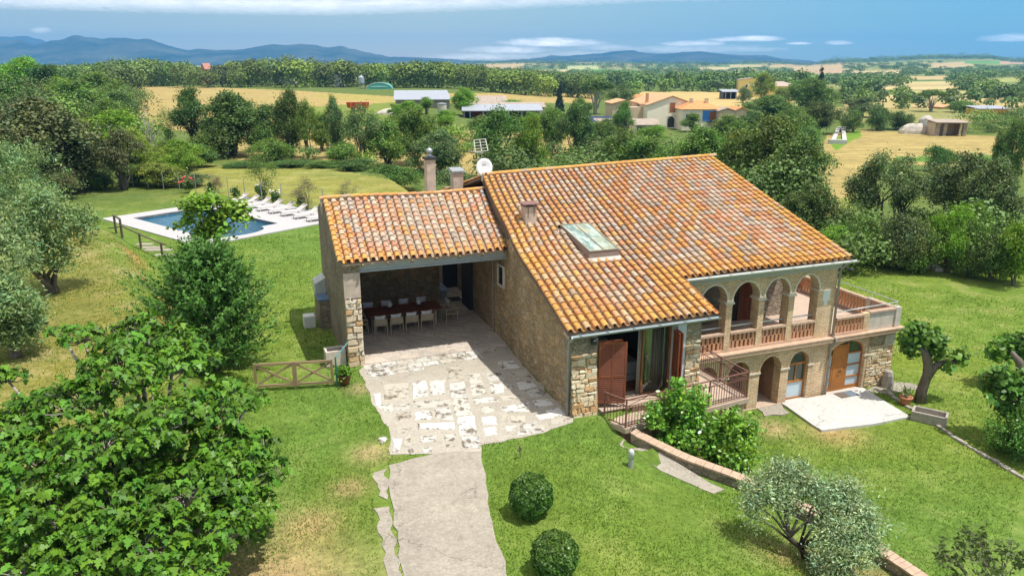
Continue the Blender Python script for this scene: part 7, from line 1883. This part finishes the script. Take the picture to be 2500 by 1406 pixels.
m = MB(); m.box(-w / 2 + .6, -w / 2 + 1.2, 3, 3.6, he, he + 2.6); m.build('chimney', M['terracotta'], fh)
m = MB(); m.box(-w / 2 - 3.2, -w / 2, 3, 11, -.5, he - .6); m.build('side_wing', M['far_wall_tan'], fh)
def hip(name, label, px0, px1, ytop, yeave, D, depth, wall, roof, rz=0, parts=()):
    cx, cy, g, w, ht = fbox(name, px0, px1, ytop, 300, D, depth); he = atD(px0, yeave, D)[2] - g
    t = empty(name, (cx, cy, g), rz, label, 'house')
    m = MB(); m.box(-w / 2, w / 2, 0, depth, -1, he); m.build('wall', wall, t)
    o = .5; k = min(w, depth) * .42
    m = MB(); m.raw([(-w / 2 - o, -o, he), (w / 2 + o, -o, he), (w / 2 + o, depth + o, he), (-w / 2 - o, depth + o, he), (-w / 2 + k, depth / 2, ht), (w / 2 - k, depth / 2, ht)], [(0, 1, 5, 4), (1, 2, 5), (2, 3, 4, 5), (3, 0, 4), (0, 3, 2, 1)]); m.build('roof', roof, t)
    return t, w, he, ht
hh, w, he, ht = hip('blue_walled_house', 'house with orange hipped roof and blue balcony wall beside the cream farmhouse', 1668, 1760, 248, 267, 180, 8, M['far_wall'], M['far_roof'], R(4))
m = MB(); m.box(w * .02, w / 2 + .04, -.08, -.02, he - 2.7, he - .35); m.build('painted_wall', M['blue'], hh)
m = MB(); m.box(w * .2, w * .42, -.14, -.08, he - 2.5, he - .6); m.build('window', M['wood_frame'], hh)
m = MB(); m.box(w * .12, w / 2 + .3, -1.5, -.1, he - 2.9, he - 2.75); [m.box(w * .12 + i * .5, w * .12 + i * .5 + .05, -1.5, -1.45, he - 2.75, he - 1.8) for i in range(10)]; m.box(w * .12, w / 2 + .3, -1.5, -1.45, he - 1.8, he - 1.75); m.build('balcony', M['darkmetal'], hh)
for u in (-w * .36, -w * .14): m = MB(); m.box(u - .45, u + .45, -.05, .1, he - 2.4, he - 1.1); m.build('window', M['glass_dark'], hh)
for u in (-w * .2, w * .2): m = MB(); m.box(u - .35, u + .35, 2.6, 3.3, he + .3, he + 2.3); m.build('chimney', M['far_wall_tan'], hh)
gable('annex', 'low annex with weathered tan tile roof right of the blue balcony', 'house', 1756, 1792, 266, 272, 178, 6, R(4), M['far_wall_tan'], M['barn_brown'], ((0, .4, 1.1, 1.6, False, None),))
gable('annex', 'low annex with orange tile roof at the right end of the farm group', 'house', 1790, 1828, 264, 273, 179, 6, R(4), M['far_wall_tan'], M['far_roof'], ((-.6, 1.0, .8, 1.0, False, None), (.8, 1.0, .8, 1.0, False, None)))
gable('annex', 'small white annex with orange roof left of the cream gable', 'house', 1548, 1594, 235, 245, 205, 7, R(6), M['white'], M['far_roof'], ((0, 2.2, .9, 1.1, False, None),))
gable('annex', 'beige side building behind the feathery tree left of the cream farmhouse', 'house', 1495, 1556, 246, 254, 190, 8, R(6), M['far_wall_tan'], M['far_roof_pale'], ((-1.6, 2.6, .9, 1.3, False, None), (1.2, 2.6, .9, 1.3, False, None), (1.2, .3, 1.1, 1.9, False, M['wood_frame'])))
shed('lean_to', 'rust stained lean-to roof in front of the cream farmhouse', 'shed', 1552, 1606, 294, 306, 172, 5, R(-4), M['far_wall'], M['barn_brown'], True, 3)
shed('shed', 'grey fibre-cement roofed shed left of the cream farmhouse', 'shed', 1468, 1512, 294, 306, 170, 6, R(8), M['barn_wall'], M['barn_brown'])
shed('barn', 'wide barn with pale grey sheet roof in the middle distance', 'barn', 966, 1098, 222, 244, 196, 18, R(8), M['barn_wall'], M['barn_roof'], False, 0, 1.5)
shed('barn', 'low open barn with grey roof and red door below the brown sheds', 'barn', 1132, 1322, 262, 271, 172, 7, R(4), M['barn_wall'], M['barn_roof'], True, 6, .9)
shed('barn', 'long brown-roofed shed behind the low open barn', 'barn', 1140, 1330, 258, 263, 186, 6, R(4), M['far_wall_tan'], M['barn_brown'], False, 0, .8)
shed('barn', 'small brown-roofed shed behind the long shed', 'barn', 1160, 1236, 245, 252, 212, 8, R(4), M['barn_wall'], M['barn_brown'], False, 0, 1.4)
x, y, g = at_g(1168, 174); m = MB(); m.box(-1.6, 1.6, -.06, .06, 0, 2.2); o = m.build('barn_door', M['red'], None); o.location = (x, y + 3, g); tag(o, 'red sliding door panel inside the low open barn', 'door')
x, y, g = at_g(1080, 170); t = empty('water_tank', (x, y, g), 0, 'pale upright concrete tank left of the low open barn', 'tank'); m = MB(); m.lathe([(1.0, 0), (1.0, 2.4), (.9, 2.5)], 16); m.build('tank_body', M['plaster'], t, False)
m = MB(); m.lathe([(1.08, 2.5), (1.08, 2.62), (.3, 2.75)], 16); m.build('lid', M['greymetal'], t)
# trailer
x, y, g = at_g(876, 182); t = empty('farm_trailer', (x, y, g), R(10), 'red and orange farm trailer parked beyond the hedgerow', 'trailer')
m = MB(); m.raw([(-2.4, -.9, .9), (2.4, -.9, .9), (2.4, .9, .9), (-2.4, .9, .9), (-2.6, -1.1, 2.0), (2.6, -1.1, 2.0), (2.6, 1.1, 2.0), (-2.6, 1.1, 2.0)], [(0, 3, 2, 1), (0, 1, 5, 4), (1, 2, 6, 5), (2, 3, 7, 6), (3, 0, 4, 7)]); m.build('body', M['red'], t)
m = MB(); [m.bar((a, -1.0, .8), (a + .1, -1.13, 1.9), .16) for a in (-1.6, -.4, .8, 2.0)]; m.bar((-2.2, -.7, .8), (2.6, -.7, .8), .2); m.build('frame', M['orange'], t)
for a in (-1.2, .2, 1.4): m = MB(); m.tube([(a, -1.0, .45), (a, -.7, .45)], .45, 14); m.build('wheel', M['darkmetal'], t)
x, y, g = at_g(955, 172); m = MB(); m.lathe([(1.9, -.3), (1.5, .5), (.8, 1.0), (.1, 1.2)], 12); m.v = [(a * 1.8 * (1 + .2 * mnoise.noise((a, b, c))), b, c * (1 + .3 * mnoise.noise((a * 2, b, c)))) for a, b, c in m.v]; o = m.build('rubble_heap', M['whiterock'], None, True); o.location = (x, y, g); tag(o, 'pale rubble heap beside the grey-roofed barn', 'heap')
# silo and tunnel
x, y, g = at_g(888, 330); t = empty('silo', (x, y, g), 0, 'slim grey metal grain silo at the edge of the far wood', 'silo')
m = MB(); m.lathe([(.3, 1.2), (1.3, 2.4), (1.3, 4.6), (.25, 5.4), (.2, 5.7)], 16); m.build('hopper', M['barn_roof'], t, False)
for a in range(4): m = MB(); m.bar((1.15 * math.cos(a * 1.57 + .7), 1.15 * math.sin(a * 1.57 + .7), 0), (1.15 * math.cos(a * 1.57 + .7), 1.15 * math.sin(a * 1.57 + .7), 2.6), .14); m.build('leg', M['greymetal'], t)
x, y, g = at_g(930, 325); t = empty('polytunnel', (x, y, g), R(6), 'teal polytunnel with arched roof at the edge of the far wood', 'polytunnel')
P = [(5.2 * math.cos(a), 2.6 * math.sin(a)) for a in np.linspace(math.pi, 0, 13)]
m = MB(); m.extr([(a, b) for a, b in P][::-1], .1, 14); m.build('cover', M['teal'], t, False); m = MB()
for (a, b), (c, d) in zip(P[:-1], P[1:]): m.bar((a * 1.01, 0, b * 1.01), (c * 1.01, 0, d * 1.01), .18)
m.bar((-3.6, 0, 1.0), (3.6, 0, 1.0), .14); m.build('hoop', M['white'], t)
# solar panels
x, y, g = at_g(1465, 178); t = empty('solar_array', (x, y, g), R(6), 'dark blue solar panel array tilted among trees left of the cream farmhouse', 'solar panels')
for i in range(6):
    for j in range(2):
        m = MB(); u = -3 + i * 1.0; a = .55
        b0 = (u, j * 1.3 * math.cos(a), 1.9 + j * 1.3 * math.sin(a)); m.raw([(u, b0[1], b0[2]), (u + .95, b0[1], b0[2]), (u + .95, b0[1] + 1.25 * math.cos(a), b0[2] + 1.25 * math.sin(a)), (u, b0[1] + 1.25 * math.cos(a), b0[2] + 1.25 * math.sin(a)), (u, b0[1] + .04, b0[2] - .05), (u + .95, b0[1] + .04, b0[2] - .05), (u + .95, b0[1] + 1.25 * math.cos(a) + .04, b0[2] + 1.25 * math.sin(a) - .05), (u, b0[1] + 1.25 * math.cos(a) + .04, b0[2] + 1.25 * math.sin(a) - .05)], [(0, 1, 2, 3), (7, 6, 5, 4), (0, 4, 5, 1), (1, 5, 6, 2), (2, 6, 7, 3), (3, 7, 4, 0)]); m.build('panel', M['solar'], t)
m = MB(); [m.bar((a, .3, 0), (a, .3, 1.95), .08) for a in (-2.8, 0, 2.7)]; [m.bar((a, 2.0, 0), (a, 2.0, 3.1), .08) for a in (-2.8, 0, 2.7)]; m.build('support', M['greymetal'], t)
# houses at the right middle distance
gable('yellow_house', 'yellow two-storey house with flat pale roof beyond the middle field', 'house', 1806, 1858, 192, 196, 400, 9, R(-8), M['yellow'], M['barn_brown'], ((2.2, 2.6, 1.6, 1.4, False, None), (-2.5, 2.6, 1.0, 1.2, False, None)))
hip('pale_hipped_house', 'sprawling pale house with brownish hipped roof at right of the yellow house', 1845, 1942, 200, 211, 345, 14, M['yellow'], plain('brown_hip_roof', (.42, .33, .26), .85, var=.2), R(-6))
shed('carport', 'small open shed with grey-blue roof at the edge of the middle field', 'shed', 1766, 1804, 220, 225, 330, 6, 0, M['darkmetal'], M['barn_roof'], True, 3, .7)
shed('outbuilding', 'terracotta walled outbuilding with pale flat roof at far right', 'outbuilding', 2386, 2460, 272, 277, 232, 6, 0, M['orange'], M['barn_roof'], False, 0, .5)
gable('orange_house', 'small orange house half hidden by a tree at far right', 'house', 2300, 2332, 258, 263, 262, 7, R(10), M['far_roof'], M['far_roof_pale'])
gable('white_house', 'small white roofed house right of the rounded tree at far right', 'house', 2368, 2392, 262, 267, 250, 6, R(10), M['white'], M['barn_roof'])
x, y, g = at_g(2398, 214); t = empty('well_roof', (x, y, g), R(10), 'tiny red tiled roof shelter on the grass at far right', 'shelter'); m = MB(); m.extr([(-2.6, .5), (2.6, .5), (0, 1.4)], 0, 3); m.build('roof', M['pinkroof'], t); m = MB(); m.box(-2, 2, .3, 2.7, -.2, .5); m.build('wall', M['far_wall_tan'], t)
t, w, he = shed('pergola', 'open stone pergola with flat tiled roof at the far edge of the right field', 'pergola', 2290, 2360, 297, 300, 166, 5, R(-6), M['far_wall_tan'], M['barn_brown'], True, 0, .25)
for u in (-w / 2 + .3, -w * .22, w / 2 - .4): m = MB(); m.box(u - .35, u + .35, -.3, .4, -.5, he); m.build('pillar', M['stone_grey'], t)
def rock(px, py, wpx, hpx, D, label):
    x, y, z = atD(px, py, D); g = gz(x, y); w = wpx / F * D; h = max(1, z - g); m = MB(); m.lathe([(1, -.3), (.97, .35), (.8, .75), (.45, 1.0), (.05, 1.02)], 18)
    m.v = [(a * w / 2 * (1 + .22 * mnoise.noise((a * 3, b * 3, c * 2 + px))), b * 1.6 * (1 + .2 * mnoise.noise((b * 3, a, c))), c * h * (1 + .3 * mnoise.noise((a * 4, c * 3, px)))) for a, b, c in m.v]
    o = m.build('rock_bank', M['whiterock'], None, False); o.location = (x, y, g); tag(o, label, 'rock')
rock(2235, 303, 74, 24, 172, 'wide white rock face at the far edge of the right field'); rock(2262, 284, 36, 30, 184, 'higher jagged white rock behind the wide white rock face')
# white ramp with fence near the drooping pine
t = empty('ramp', (0, 0, 0), 0, 'white two-track ramp with dark fence beside the drooping pine', 'ramp')
for a, b in (((2046, 318), (2034, 346)), ((2058, 318), (2062, 347))):
    A_ = gpix(*a); B_ = gpix(*b); m = MB(); m.bar((A_[0], A_[1], A_[2] + .3), (B_[0], B_[1], B_[2] + .15), .8, .3); m.build('track', M['patio'], t)
A_ = gpix(2044, 319); B_ = gpix(2076, 320); m = MB(); m.bar((A_[0], A_[1], A_[2] + .5), (B_[0], B_[1], B_[2] + .5), 1.2, .6); m.build('track', M['patio'], t)
A_ = gpix(2022, 351); B_ = gpix(2066, 352); m = MB(); m.bar((A_[0], A_[1], A_[2] + .4), (B_[0], B_[1], B_[2] + .4), 1.0, .8); m.build('kerb', M['patio'], t)
# houses in the left wood
gable('pink_house', 'small pink house with red roof among the trees of the far left wood', 'house', 490, 513, 156, 166, 395, 9, 0, plain('pink_wall', (.62, .30, .24), .9), M['pinkroof'])
gable('white_house', 'white house with pink roof behind trees of the far wood, right of the pink house', 'house', 676, 712, 164, 174, 392, 9, R(-12), M['white'], M['pinkroof'])
shed('farm_shed', 'pale farm shed on the track at the edge of the far wood', 'shed', 815, 834, 182, 188, 352, 6, 0, M['white'], M['barn_roof'])
# utility poles
def pole(px, D, ytop, label, arm=True):
    x, y, zt = atD(px, ytop, D); g = gz(x, y); t = empty('utility_pole', (x, y, g), 0, label, 'utility pole', 'wooden utility poles')
    m = MB(); m.tube([(0, 0, -.5), (0, 0, zt - g)], [.14, .10], 8); m.build('post', M['wood_grey'], t)
    if arm: m = MB(); m.bar((-.8, 0, zt - g - .5), (.8, 0, zt - g - .5), .12); m.build('crossarm', M['wood_grey'], t)
pole(2160, 185, 220, 'wooden utility pole at the middle right in front of the far fields'); pole(2448, 215, 262, 'utility pole in front of the terracotta walled outbuilding', False)
pole(1866, 118, 345, 'thin wooden pole rising in the golden gap right of the blue balcony', False) if False else None
# wire fences
def fence(pts, n, h, name, label, dark=False, lean=0):
    t = empty(name, (0, 0, 0), 0, label, 'fence'); P = []
    for a, b in zip(pts[:-1], pts[1:]):
        for i in range(n): f = i / n; P.append((a[0] * (1 - f) + b[0] * f, a[1] * (1 - f) + b[1] * f))
    P.append(pts[-1])
    for p in P: m = MB(); g = gz(*p); m.tube([(p[0], p[1], g - .3), (p[0] + rnd.uniform(-lean, lean), p[1], g + h)], .035, 6); m.build('post', M['greymetal'], t)
    m = MB()
    for a, b in zip(P[:-1], P[1:]):
        for k in (.25, .5, .75, .97): m.bar((*a, gz(*a) + h * k), (*b, gz(*b) + h * k), .012)
    m.build('wire', M['greymetal'], t)
fence([atz(290, 452, 2.4), atz(400, 462, 2.4), atz(520, 474, 2.4), atz(640, 492, 2.4), atz(790, 512, 2.4)], 3, 1.7, 'wire_fence', 'wire fence with grey metal posts around the pool lawn')
fence([atz(2060, 628, 0), atz(2200, 645, 0), atz(2330, 662, 0), atz(2500, 690, 0)], 3, 2.2, 'wire_fence', 'tall wire fence with metal posts along the right lawn edge', lean=.1)
mm = MB()
for i in range(16):
    p = atz(2225 + i * 4.2, 638 + i * 1.2 + rnd.uniform(-4, 3), 0); s_ = rnd.uniform(.12, .3); mm.box(p[0] - s_, p[0] + s_, p[1] - s_, p[1] + s_, gz(*p) - .1, gz(*p) + s_ * .8)
tag(mm.build('rubble', M['plaster'], None, bevel=.05), 'scatter of pale rubble at the right lawn edge below the shrubs', 'rubble', None, 'stuff')

# ================================================================ woods that read as one mass
def mass(name, spots, per, mat, label, leafk=1.0, seed=0):
    """spots: x, y, z, radius, height, tint"""
    r_ = np.random.default_rng(seed); S = np.array(spots, float); n = len(S); k = per
    g = np.repeat(np.arange(n), k); d = nrm(r_.normal(size=(n * k, 3))); d[:, 2] = np.abs(d[:, 2]) * 1.0 - .25 * (r_.random(n * k) < .4)
    lump = r_.normal(size=(n, 5, 3)); lump = nrm(lump)
    li = r_.integers(0, 5, n * k); off = lump[g, li] * .45; off[:, 2] = np.abs(off[:, 2]) * .6
    q = off + d * (.42 + .25 * r_.random((n * k, 1)))
    P = S[g, :3] + q * np.stack([S[g, 3], S[g, 3], S[g, 4] * .55], 1) + np.stack([0 * S[g, 4], 0 * S[g, 4], S[g, 4] * .45], 1)
    sk = r_.random(n * k) < .28; an = r_.random(n * k) * 6.283; rr = np.sqrt(r_.random(n * k)) * .62
    Q = np.stack([S[g, 0] + np.cos(an) * rr * S[g, 3], S[g, 1] + np.sin(an) * rr * S[g, 3], S[g, 2] + r_.random(n * k) * .5 * S[g, 4]], 1); P = np.where(sk[:, None], Q, P)
    N = nrm(d * .8 + r_.normal(size=(n * k, 3)) * .45 + (0, 0, .35)); T_ = r_.normal(size=(n * k, 3))
    sz = S[g, 3] * .30 * leafk * (1 + .3 * r_.normal(size=n * k)).clip(.4, 2)
    sz = np.minimum(sz, leafk * (1.0 if leafk < .36 else 2.2))
    lc = (1 + .2 * r_.normal(size=(n, 5)))[g, li]
    base = S[g, 5][:, None] * np.stack([S[g, 6], S[g, 7], S[g, 8]], 1)
    col = base * (lc * (1 + .14 * r_.normal(size=n * k)))[:, None].clip(.3, 2)
    v, s, l, c = leafcloud(P, N, T_, sz, DIAMOND * (1, 1.5), col, .1)
    o = npmesh(name, v, s, l, LEAF[mat], None, c); tag(o, label, 'wood', None, 'stuff'); return o
TINTS = [(1, 1, 1), (1.25, 1.1, .8), (.8, .95, .9), (1.15, 1.2, .7), (.75, .78, .8), (1.1, .92, .8)]
def gpix_many(PX, PY):
    """ground points seen at many reference pixels at once"""
    PX = np.asarray(PX, float); PY = np.asarray(PY, float); a = (PX - 1250) / F; b = -(PY - 703) / F
    rx, ry, rz = a, cp + b * sp, -sp + b * cp; t = np.full(PX.shape, 60.0); prev = t.copy(); live = np.ones(PX.shape, bool)
    while live.any() and t[live].max() < 6000:
        hit = H + rz * t <= ground_z(rx * t, ry * t); live &= ~hit
        prev = np.where(live, t, prev); t = np.where(live, t * 1.03, t)
    for _ in range(12):
        m = (prev + t) / 2; hit = H + rz * m <= ground_z(rx * m, ry * m); t = np.where(hit, m, t); prev = np.where(hit, prev, m)
    return rx * t, ry * t, H + rz * t
def spots_in(polys, n, rad, hgt, seed, excl=(), bright=(.75, 1.25), dmax=4000, tints=TINTS):
    r_ = random.Random(seed); PX = []; PY = []; out = []
    for poly, wgt in polys:
        q = np.array(poly, float); k = int(n * wgt); g_ = np.random.default_rng(seed + k)
        x = g_.uniform(q[:, 0].min(), q[:, 0].max(), k * 8); y = g_.uniform(q[:, 1].min(), q[:, 1].max(), k * 8); ok = pip(x, y, poly)
        for e in excl: ok &= ~pip(x, y, e)
        PX.append(x[ok][:k]); PY.append(y[ok][:k])
    X, Y, Z = gpix_many(np.concatenate(PX), np.concatenate(PY))
    for x, y, z in zip(X, Y, Z):
        if y > dmax: continue
        s_ = r_.uniform(.65, 1.25); out.append((x, y, z - .4, rad * s_, hgt * s_ * r_.uniform(.8, 1.15), r_.uniform(*bright), *r_.choice(tints)))
    return out
# the wood behind the left field: rows of trees from the field edge back
def row_spots(px0, px1, D0, D1, rows, step, rad, hgt, seed, tints=TINTS, topy=None):
    r_ = random.Random(seed); out = []
    for i in range(rows):
        D = D0 + (D1 - D0) * i / max(1, rows - 1); px = px0 + r_.uniform(0, step); ph = r_.uniform(0, 6)
        while px < px1:
            Dq = D * (1 + r_.uniform(-.03, .03)); x, y, _ = atD(px, 200, Dq); g = gz(x, y); s = r_.uniform(.6, 1.3) * (1 + .22 * math.sin(px * .021 + ph) + .12 * math.sin(px * .057 + ph * 2)); h = hgt * s * r_.uniform(.85, 1.12)
            if topy is not None: h = min(h, max(3, (atD(px, np.interp(px, *topy), Dq)[2] - g) * r_.uniform(.9, 1.04)))
            out.append((x, y, g - .5, rad * s * r_.uniform(.85, 1.2), h, r_.uniform(.6, 1.4), *r_.choice(tints))); px += step * r_.uniform(.7, 1.3) * D0 / D
    return out
WARM = [(1, 1, 1), (1.2, 1.08, .8), (1.05, .95, .8), (.85, .95, .9), (1.3, 1.2, .75), (.9, .82, .8)]
top1 = ([-300, 0, 60, 115, 150, 300, 400, 470, 500, 560, 640, 680, 720, 780, 850, 930, 1000, 1100, 1250, 1450], [150, 150, 140, 148, 142, 132, 132, 146, 158, 140, 134, 124, 126, 130, 142, 146, 136, 146, 160, 178])
mass('wood', row_spots(258, 860, 352, 520, 6, 26, 6.0, 13, 1, WARM, top1), 620, 'wood', 'dense mixed wood along the far edge of the left golden field', .50, 1)
mass('wood', row_spots(880, 1480, 345, 560, 6, 24, 5.6, 14.5, 2, [(1.15, 1.15, .8), (1.3, 1.2, .75), (1, 1, .9), (.8, .9, .9), (1.1, 1.05, .8)], top1), 620, 'wood', 'olive-green pine wood behind the barns in the middle distance', .50, 2)
mass('wood', row_spots(-420, 330, 215, 420, 8, 46, 6.0, 12, 3, [(1, 1, 1), (.95, 1.15, .85), (.8, .8, .8), (1.1, 1.2, .75), (.85, .95, .9)], ([-400, 0, 60, 120, 200, 330], [155, 152, 142, 150, 146, 140])), 900, 'wood', 'deep green wood on the left behind the nearest oaks', .40, 3)
mass('undergrowth', row_spots(-300, 330, 96, 190, 7, 70, 4.2, 7, 4, [(1, 1, 1), (1.1, 1.25, .8), (.8, .82, .8)]), 1100, 'wood', 'undergrowth filling the left wood between its nearer trees', .30, 4)
mass('undergrowth', row_spots(470, 1180, 90, 118, 3, 95, 2.0, 3.4, 5, [(1, 1.1, .9), (.8, .9, .85), (1.1, 1.2, .7)]), 1100, 'wood', 'low brambles under the hedgerow trees behind the golden strip', .30, 5)
mass('undergrowth', row_spots(1180, 2020, 66, 112, 5, 90, 3.0, 4.6, 6, [(1, 1.1, .9), (.8, .9, .85), (1.1, 1.25, .7)]), 1100, 'wood', 'green undergrowth between the trees behind the main roof', .30, 6)
mass('undergrowth', row_spots(2040, 2620, 50, 60, 3, 60, 1.7, 3.0, 7, [(1, 1.1, .9), (.75, .85, .8), (1.1, 1.2, .7)]), 1100, 'wood', 'tangled undergrowth at the foot of the right-hand belt of trees', .30, 7)
mass('hedge', row_spots(1120, 2020, 112, 128, 2, 80, 2.2, 2.6, 8, [(1, 1.1, .9), (.8, .9, .85), (1.1, 1.25, .7)]), 800, 'wood', 'rough hedge and scrub in front of the farm buildings', .34, 8)
mass('hedge', row_spots(2378, 2640, 178, 200, 2, 26, 3.2, 5.2, 9, [(.95, 1, .9), (.75, .85, .85), (1.1, 1.2, .8)]), 800, 'wood', 'dark hedge right of the pergola at the far edge of the right field', .34, 9)
mass('wood', row_spots(2180, 2640, 270, 330, 2, 60, 4.2, 6.5, 10, [(.8, .95, .95), (.7, .85, .85), (.95, 1, .9)]), 260, 'wood', 'blue-green tree belt behind the terracotta outbuilding', .7, 10)
mass('wood', row_spots(1940, 2240, 262, 340, 3, 62, 4.2, 6.5, 11, [(1, 1.1, .8), (.8, .95, .9)]), 260, 'wood', 'green trees and scrub behind the tall dark conifer', .7, 11)
mass('wood', row_spots(1480, 2000, 412, 560, 4, 30, 5.5, 8.5, 12, [(.95, 1.1, .85), (.8, .95, .9), (1.1, 1.25, .8)]), 220, 'wood', 'green tree line along the back of the middle field', .75, 12)
# far wooded hills, one mass; clearings are left open
clear = []
for f in FIELDS:
    ys = [p[1] for p in f[0]]
    if max(ys) < 232 and min(ys) < 215:
        e = 9 if max(ys) > 185 else 6; my = sum(ys) / len(ys); clear.append([(p[0], p[1] + (e if p[1] > my else 0)) for p in f[0]])
BL = [(.85, 1, .95), (1, 1.1, .85), (.7, .85, .85), (1.1, 1.15, .8)]
mass('wooded_hills', spots_in([([(880, 158), (1250, 158), (1500, 159), (1740, 160), (1740, 200), (1500, 214), (1250, 200), (880, 176)], .62), ([(1740, 190), (1960, 186), (1990, 214), (1740, 214)], .2)], 1300, 9, 9, 21, clear, (.75, 1.2), 3200, BL), 110, 'wood', 'dark green wooded slopes with clearings beyond the middle field', .72, 13)
mass('wooded_hills', spots_in([([(1740, 160), (1950, 162), (2100, 158), (2260, 154), (2400, 153), (2560, 158), (2560, 212), (2250, 216), (1950, 206), (1740, 196)], 1)], 470, 8, 6.5, 22, clear, (.75, 1.2), 3200, BL), 110, 'wood', 'scattered trees and hedges among the pale fields on the right-hand hillside', .75, 14)
mass('wooded_hills', spots_in([([(2380, 240), (2580, 240), (2580, 214), (2420, 216)], .25), ([(2060, 212), (2360, 214), (2360, 222), (2060, 226)], .2)], 260, 6, 6, 25, clear, (.7, 1.15), 3200, BL), 110, 'wood', 'hedge lines between the pale fields at the right', .75, 17)
mass('wooded_crest', row_spots(1140, 2010, 2350, 2750, 3, 12, 12, 11, 23, BL), 70, 'wood', 'dark wooded crest along the middle of the horizon', .9, 15)
mass('wooded_crest', row_spots(2000, 2640, 2300, 2750, 5, 7, 12, 14, 24, BL), 70, 'wood', 'dark wooded crest of the hill on the right horizon', .9, 16)

# ================================================================ short grass on the nearer lawns
def grass():
    n = 240000; D = np.exp(rng.uniform(math.log(12), math.log(52), n)); az = np.radians(rng.uniform(-37, 37, n)); X = D * np.sin(az); Y = D * np.cos(az)
    ok = np.ones(n, bool)
    u = (X - O[0]) * U[0] + (Y - O[1]) * U[1]; v = (X - O[0]) * V[0] + (Y - O[1]) * V[1]
    ok &= ~((u > -6.1) & (u < 16.6) & (v > 4.0) & (v < 15.2)) & ~((u > -.2) & (u < 5.2) & (v > -2.9) & (v < 5)) & ~((u > .9) & (u < 6.7) & (v > -3.8) & (v < 1)) & ~((u > 4.9) & (u < 16.7) & (v > -.2) & (v < 6))
    for poly in (drv, pv, [W(10.5, .1), W(10.3, -2.75), W(12.6, -3.05), W(14.7, -3.1), W(15.1, .1)], [atz(*p, 2.43) for p in ((905, 1140), (950, 1130), (990, 1560), (940, 1560))], [poolxy(-1.7, -1.7), poolxy(POOL_L + .7, -1.7), poolxy(POOL_L + .7, POOL_Wd + 4.8), poolxy(-1.7, POOL_Wd + 4.8)],
                 [W(1.30, -3.72), W(.9, -4.05), W(1.2, -4.9), W(1.95, -6.1), W(2.45, -6.95), W(3.05, -6.75), W(2.55, -5.6), W(1.7, -4.2)]): ok &= ~pip(X, Y, poly)
    dW, sW, pW = polydist(X, Y, WALL_XY); ok &= dW > .25
    # thinner where the turf is worn
    worn = np.array([mnoise.noise((x * .35, y * .35, 2.0)) for x, y in zip(X, Y)]); ok &= rng.random(n) < np.clip(.85 + worn * 1.2, .25, 1)
    X, Y, D, worn = X[ok], Y[ok], D[ok], worn[ok]; Z = ground_z(X, Y); n = len(X)
    h = (.032 + .0008 * D) * (1 + .35 * rng.normal(size=n)).clip(.4, 2); w = .008 + .0004 * D
    a = rng.random(n) * 6.283; lx = rng.normal(size=n) * .6; ly = rng.normal(size=n) * .6
    B = np.stack([X, Y, Z - .01], 1); t = np.stack([np.cos(a), np.sin(a), 0 * a], 1) * w[:, None]; tip = B + np.stack([lx * h, ly * h, h + .01], 1)
    v = np.stack([B - t, B + t, tip], 1).reshape(-1, 3)
    yel = (rng.random(n) < np.clip(.05 - worn * .35, .015, .3))[:, None]
    col = np.where(yel, (1.9, 1.25, 1.6), (1, 1, 1)) * np.clip(1 + .2 * rng.normal(size=(n, 1)), .5, 1.6); col = np.concatenate([col, np.ones((n, 1))], 1)
    m = leafmat('grass_blade', (.125, .225, .026), .35, .6, .0, .15)
    o = npmesh('grass', v, np.full(n, 3), np.arange(3 * n), m, None, col); tag(o, kind='stuff')
grass()
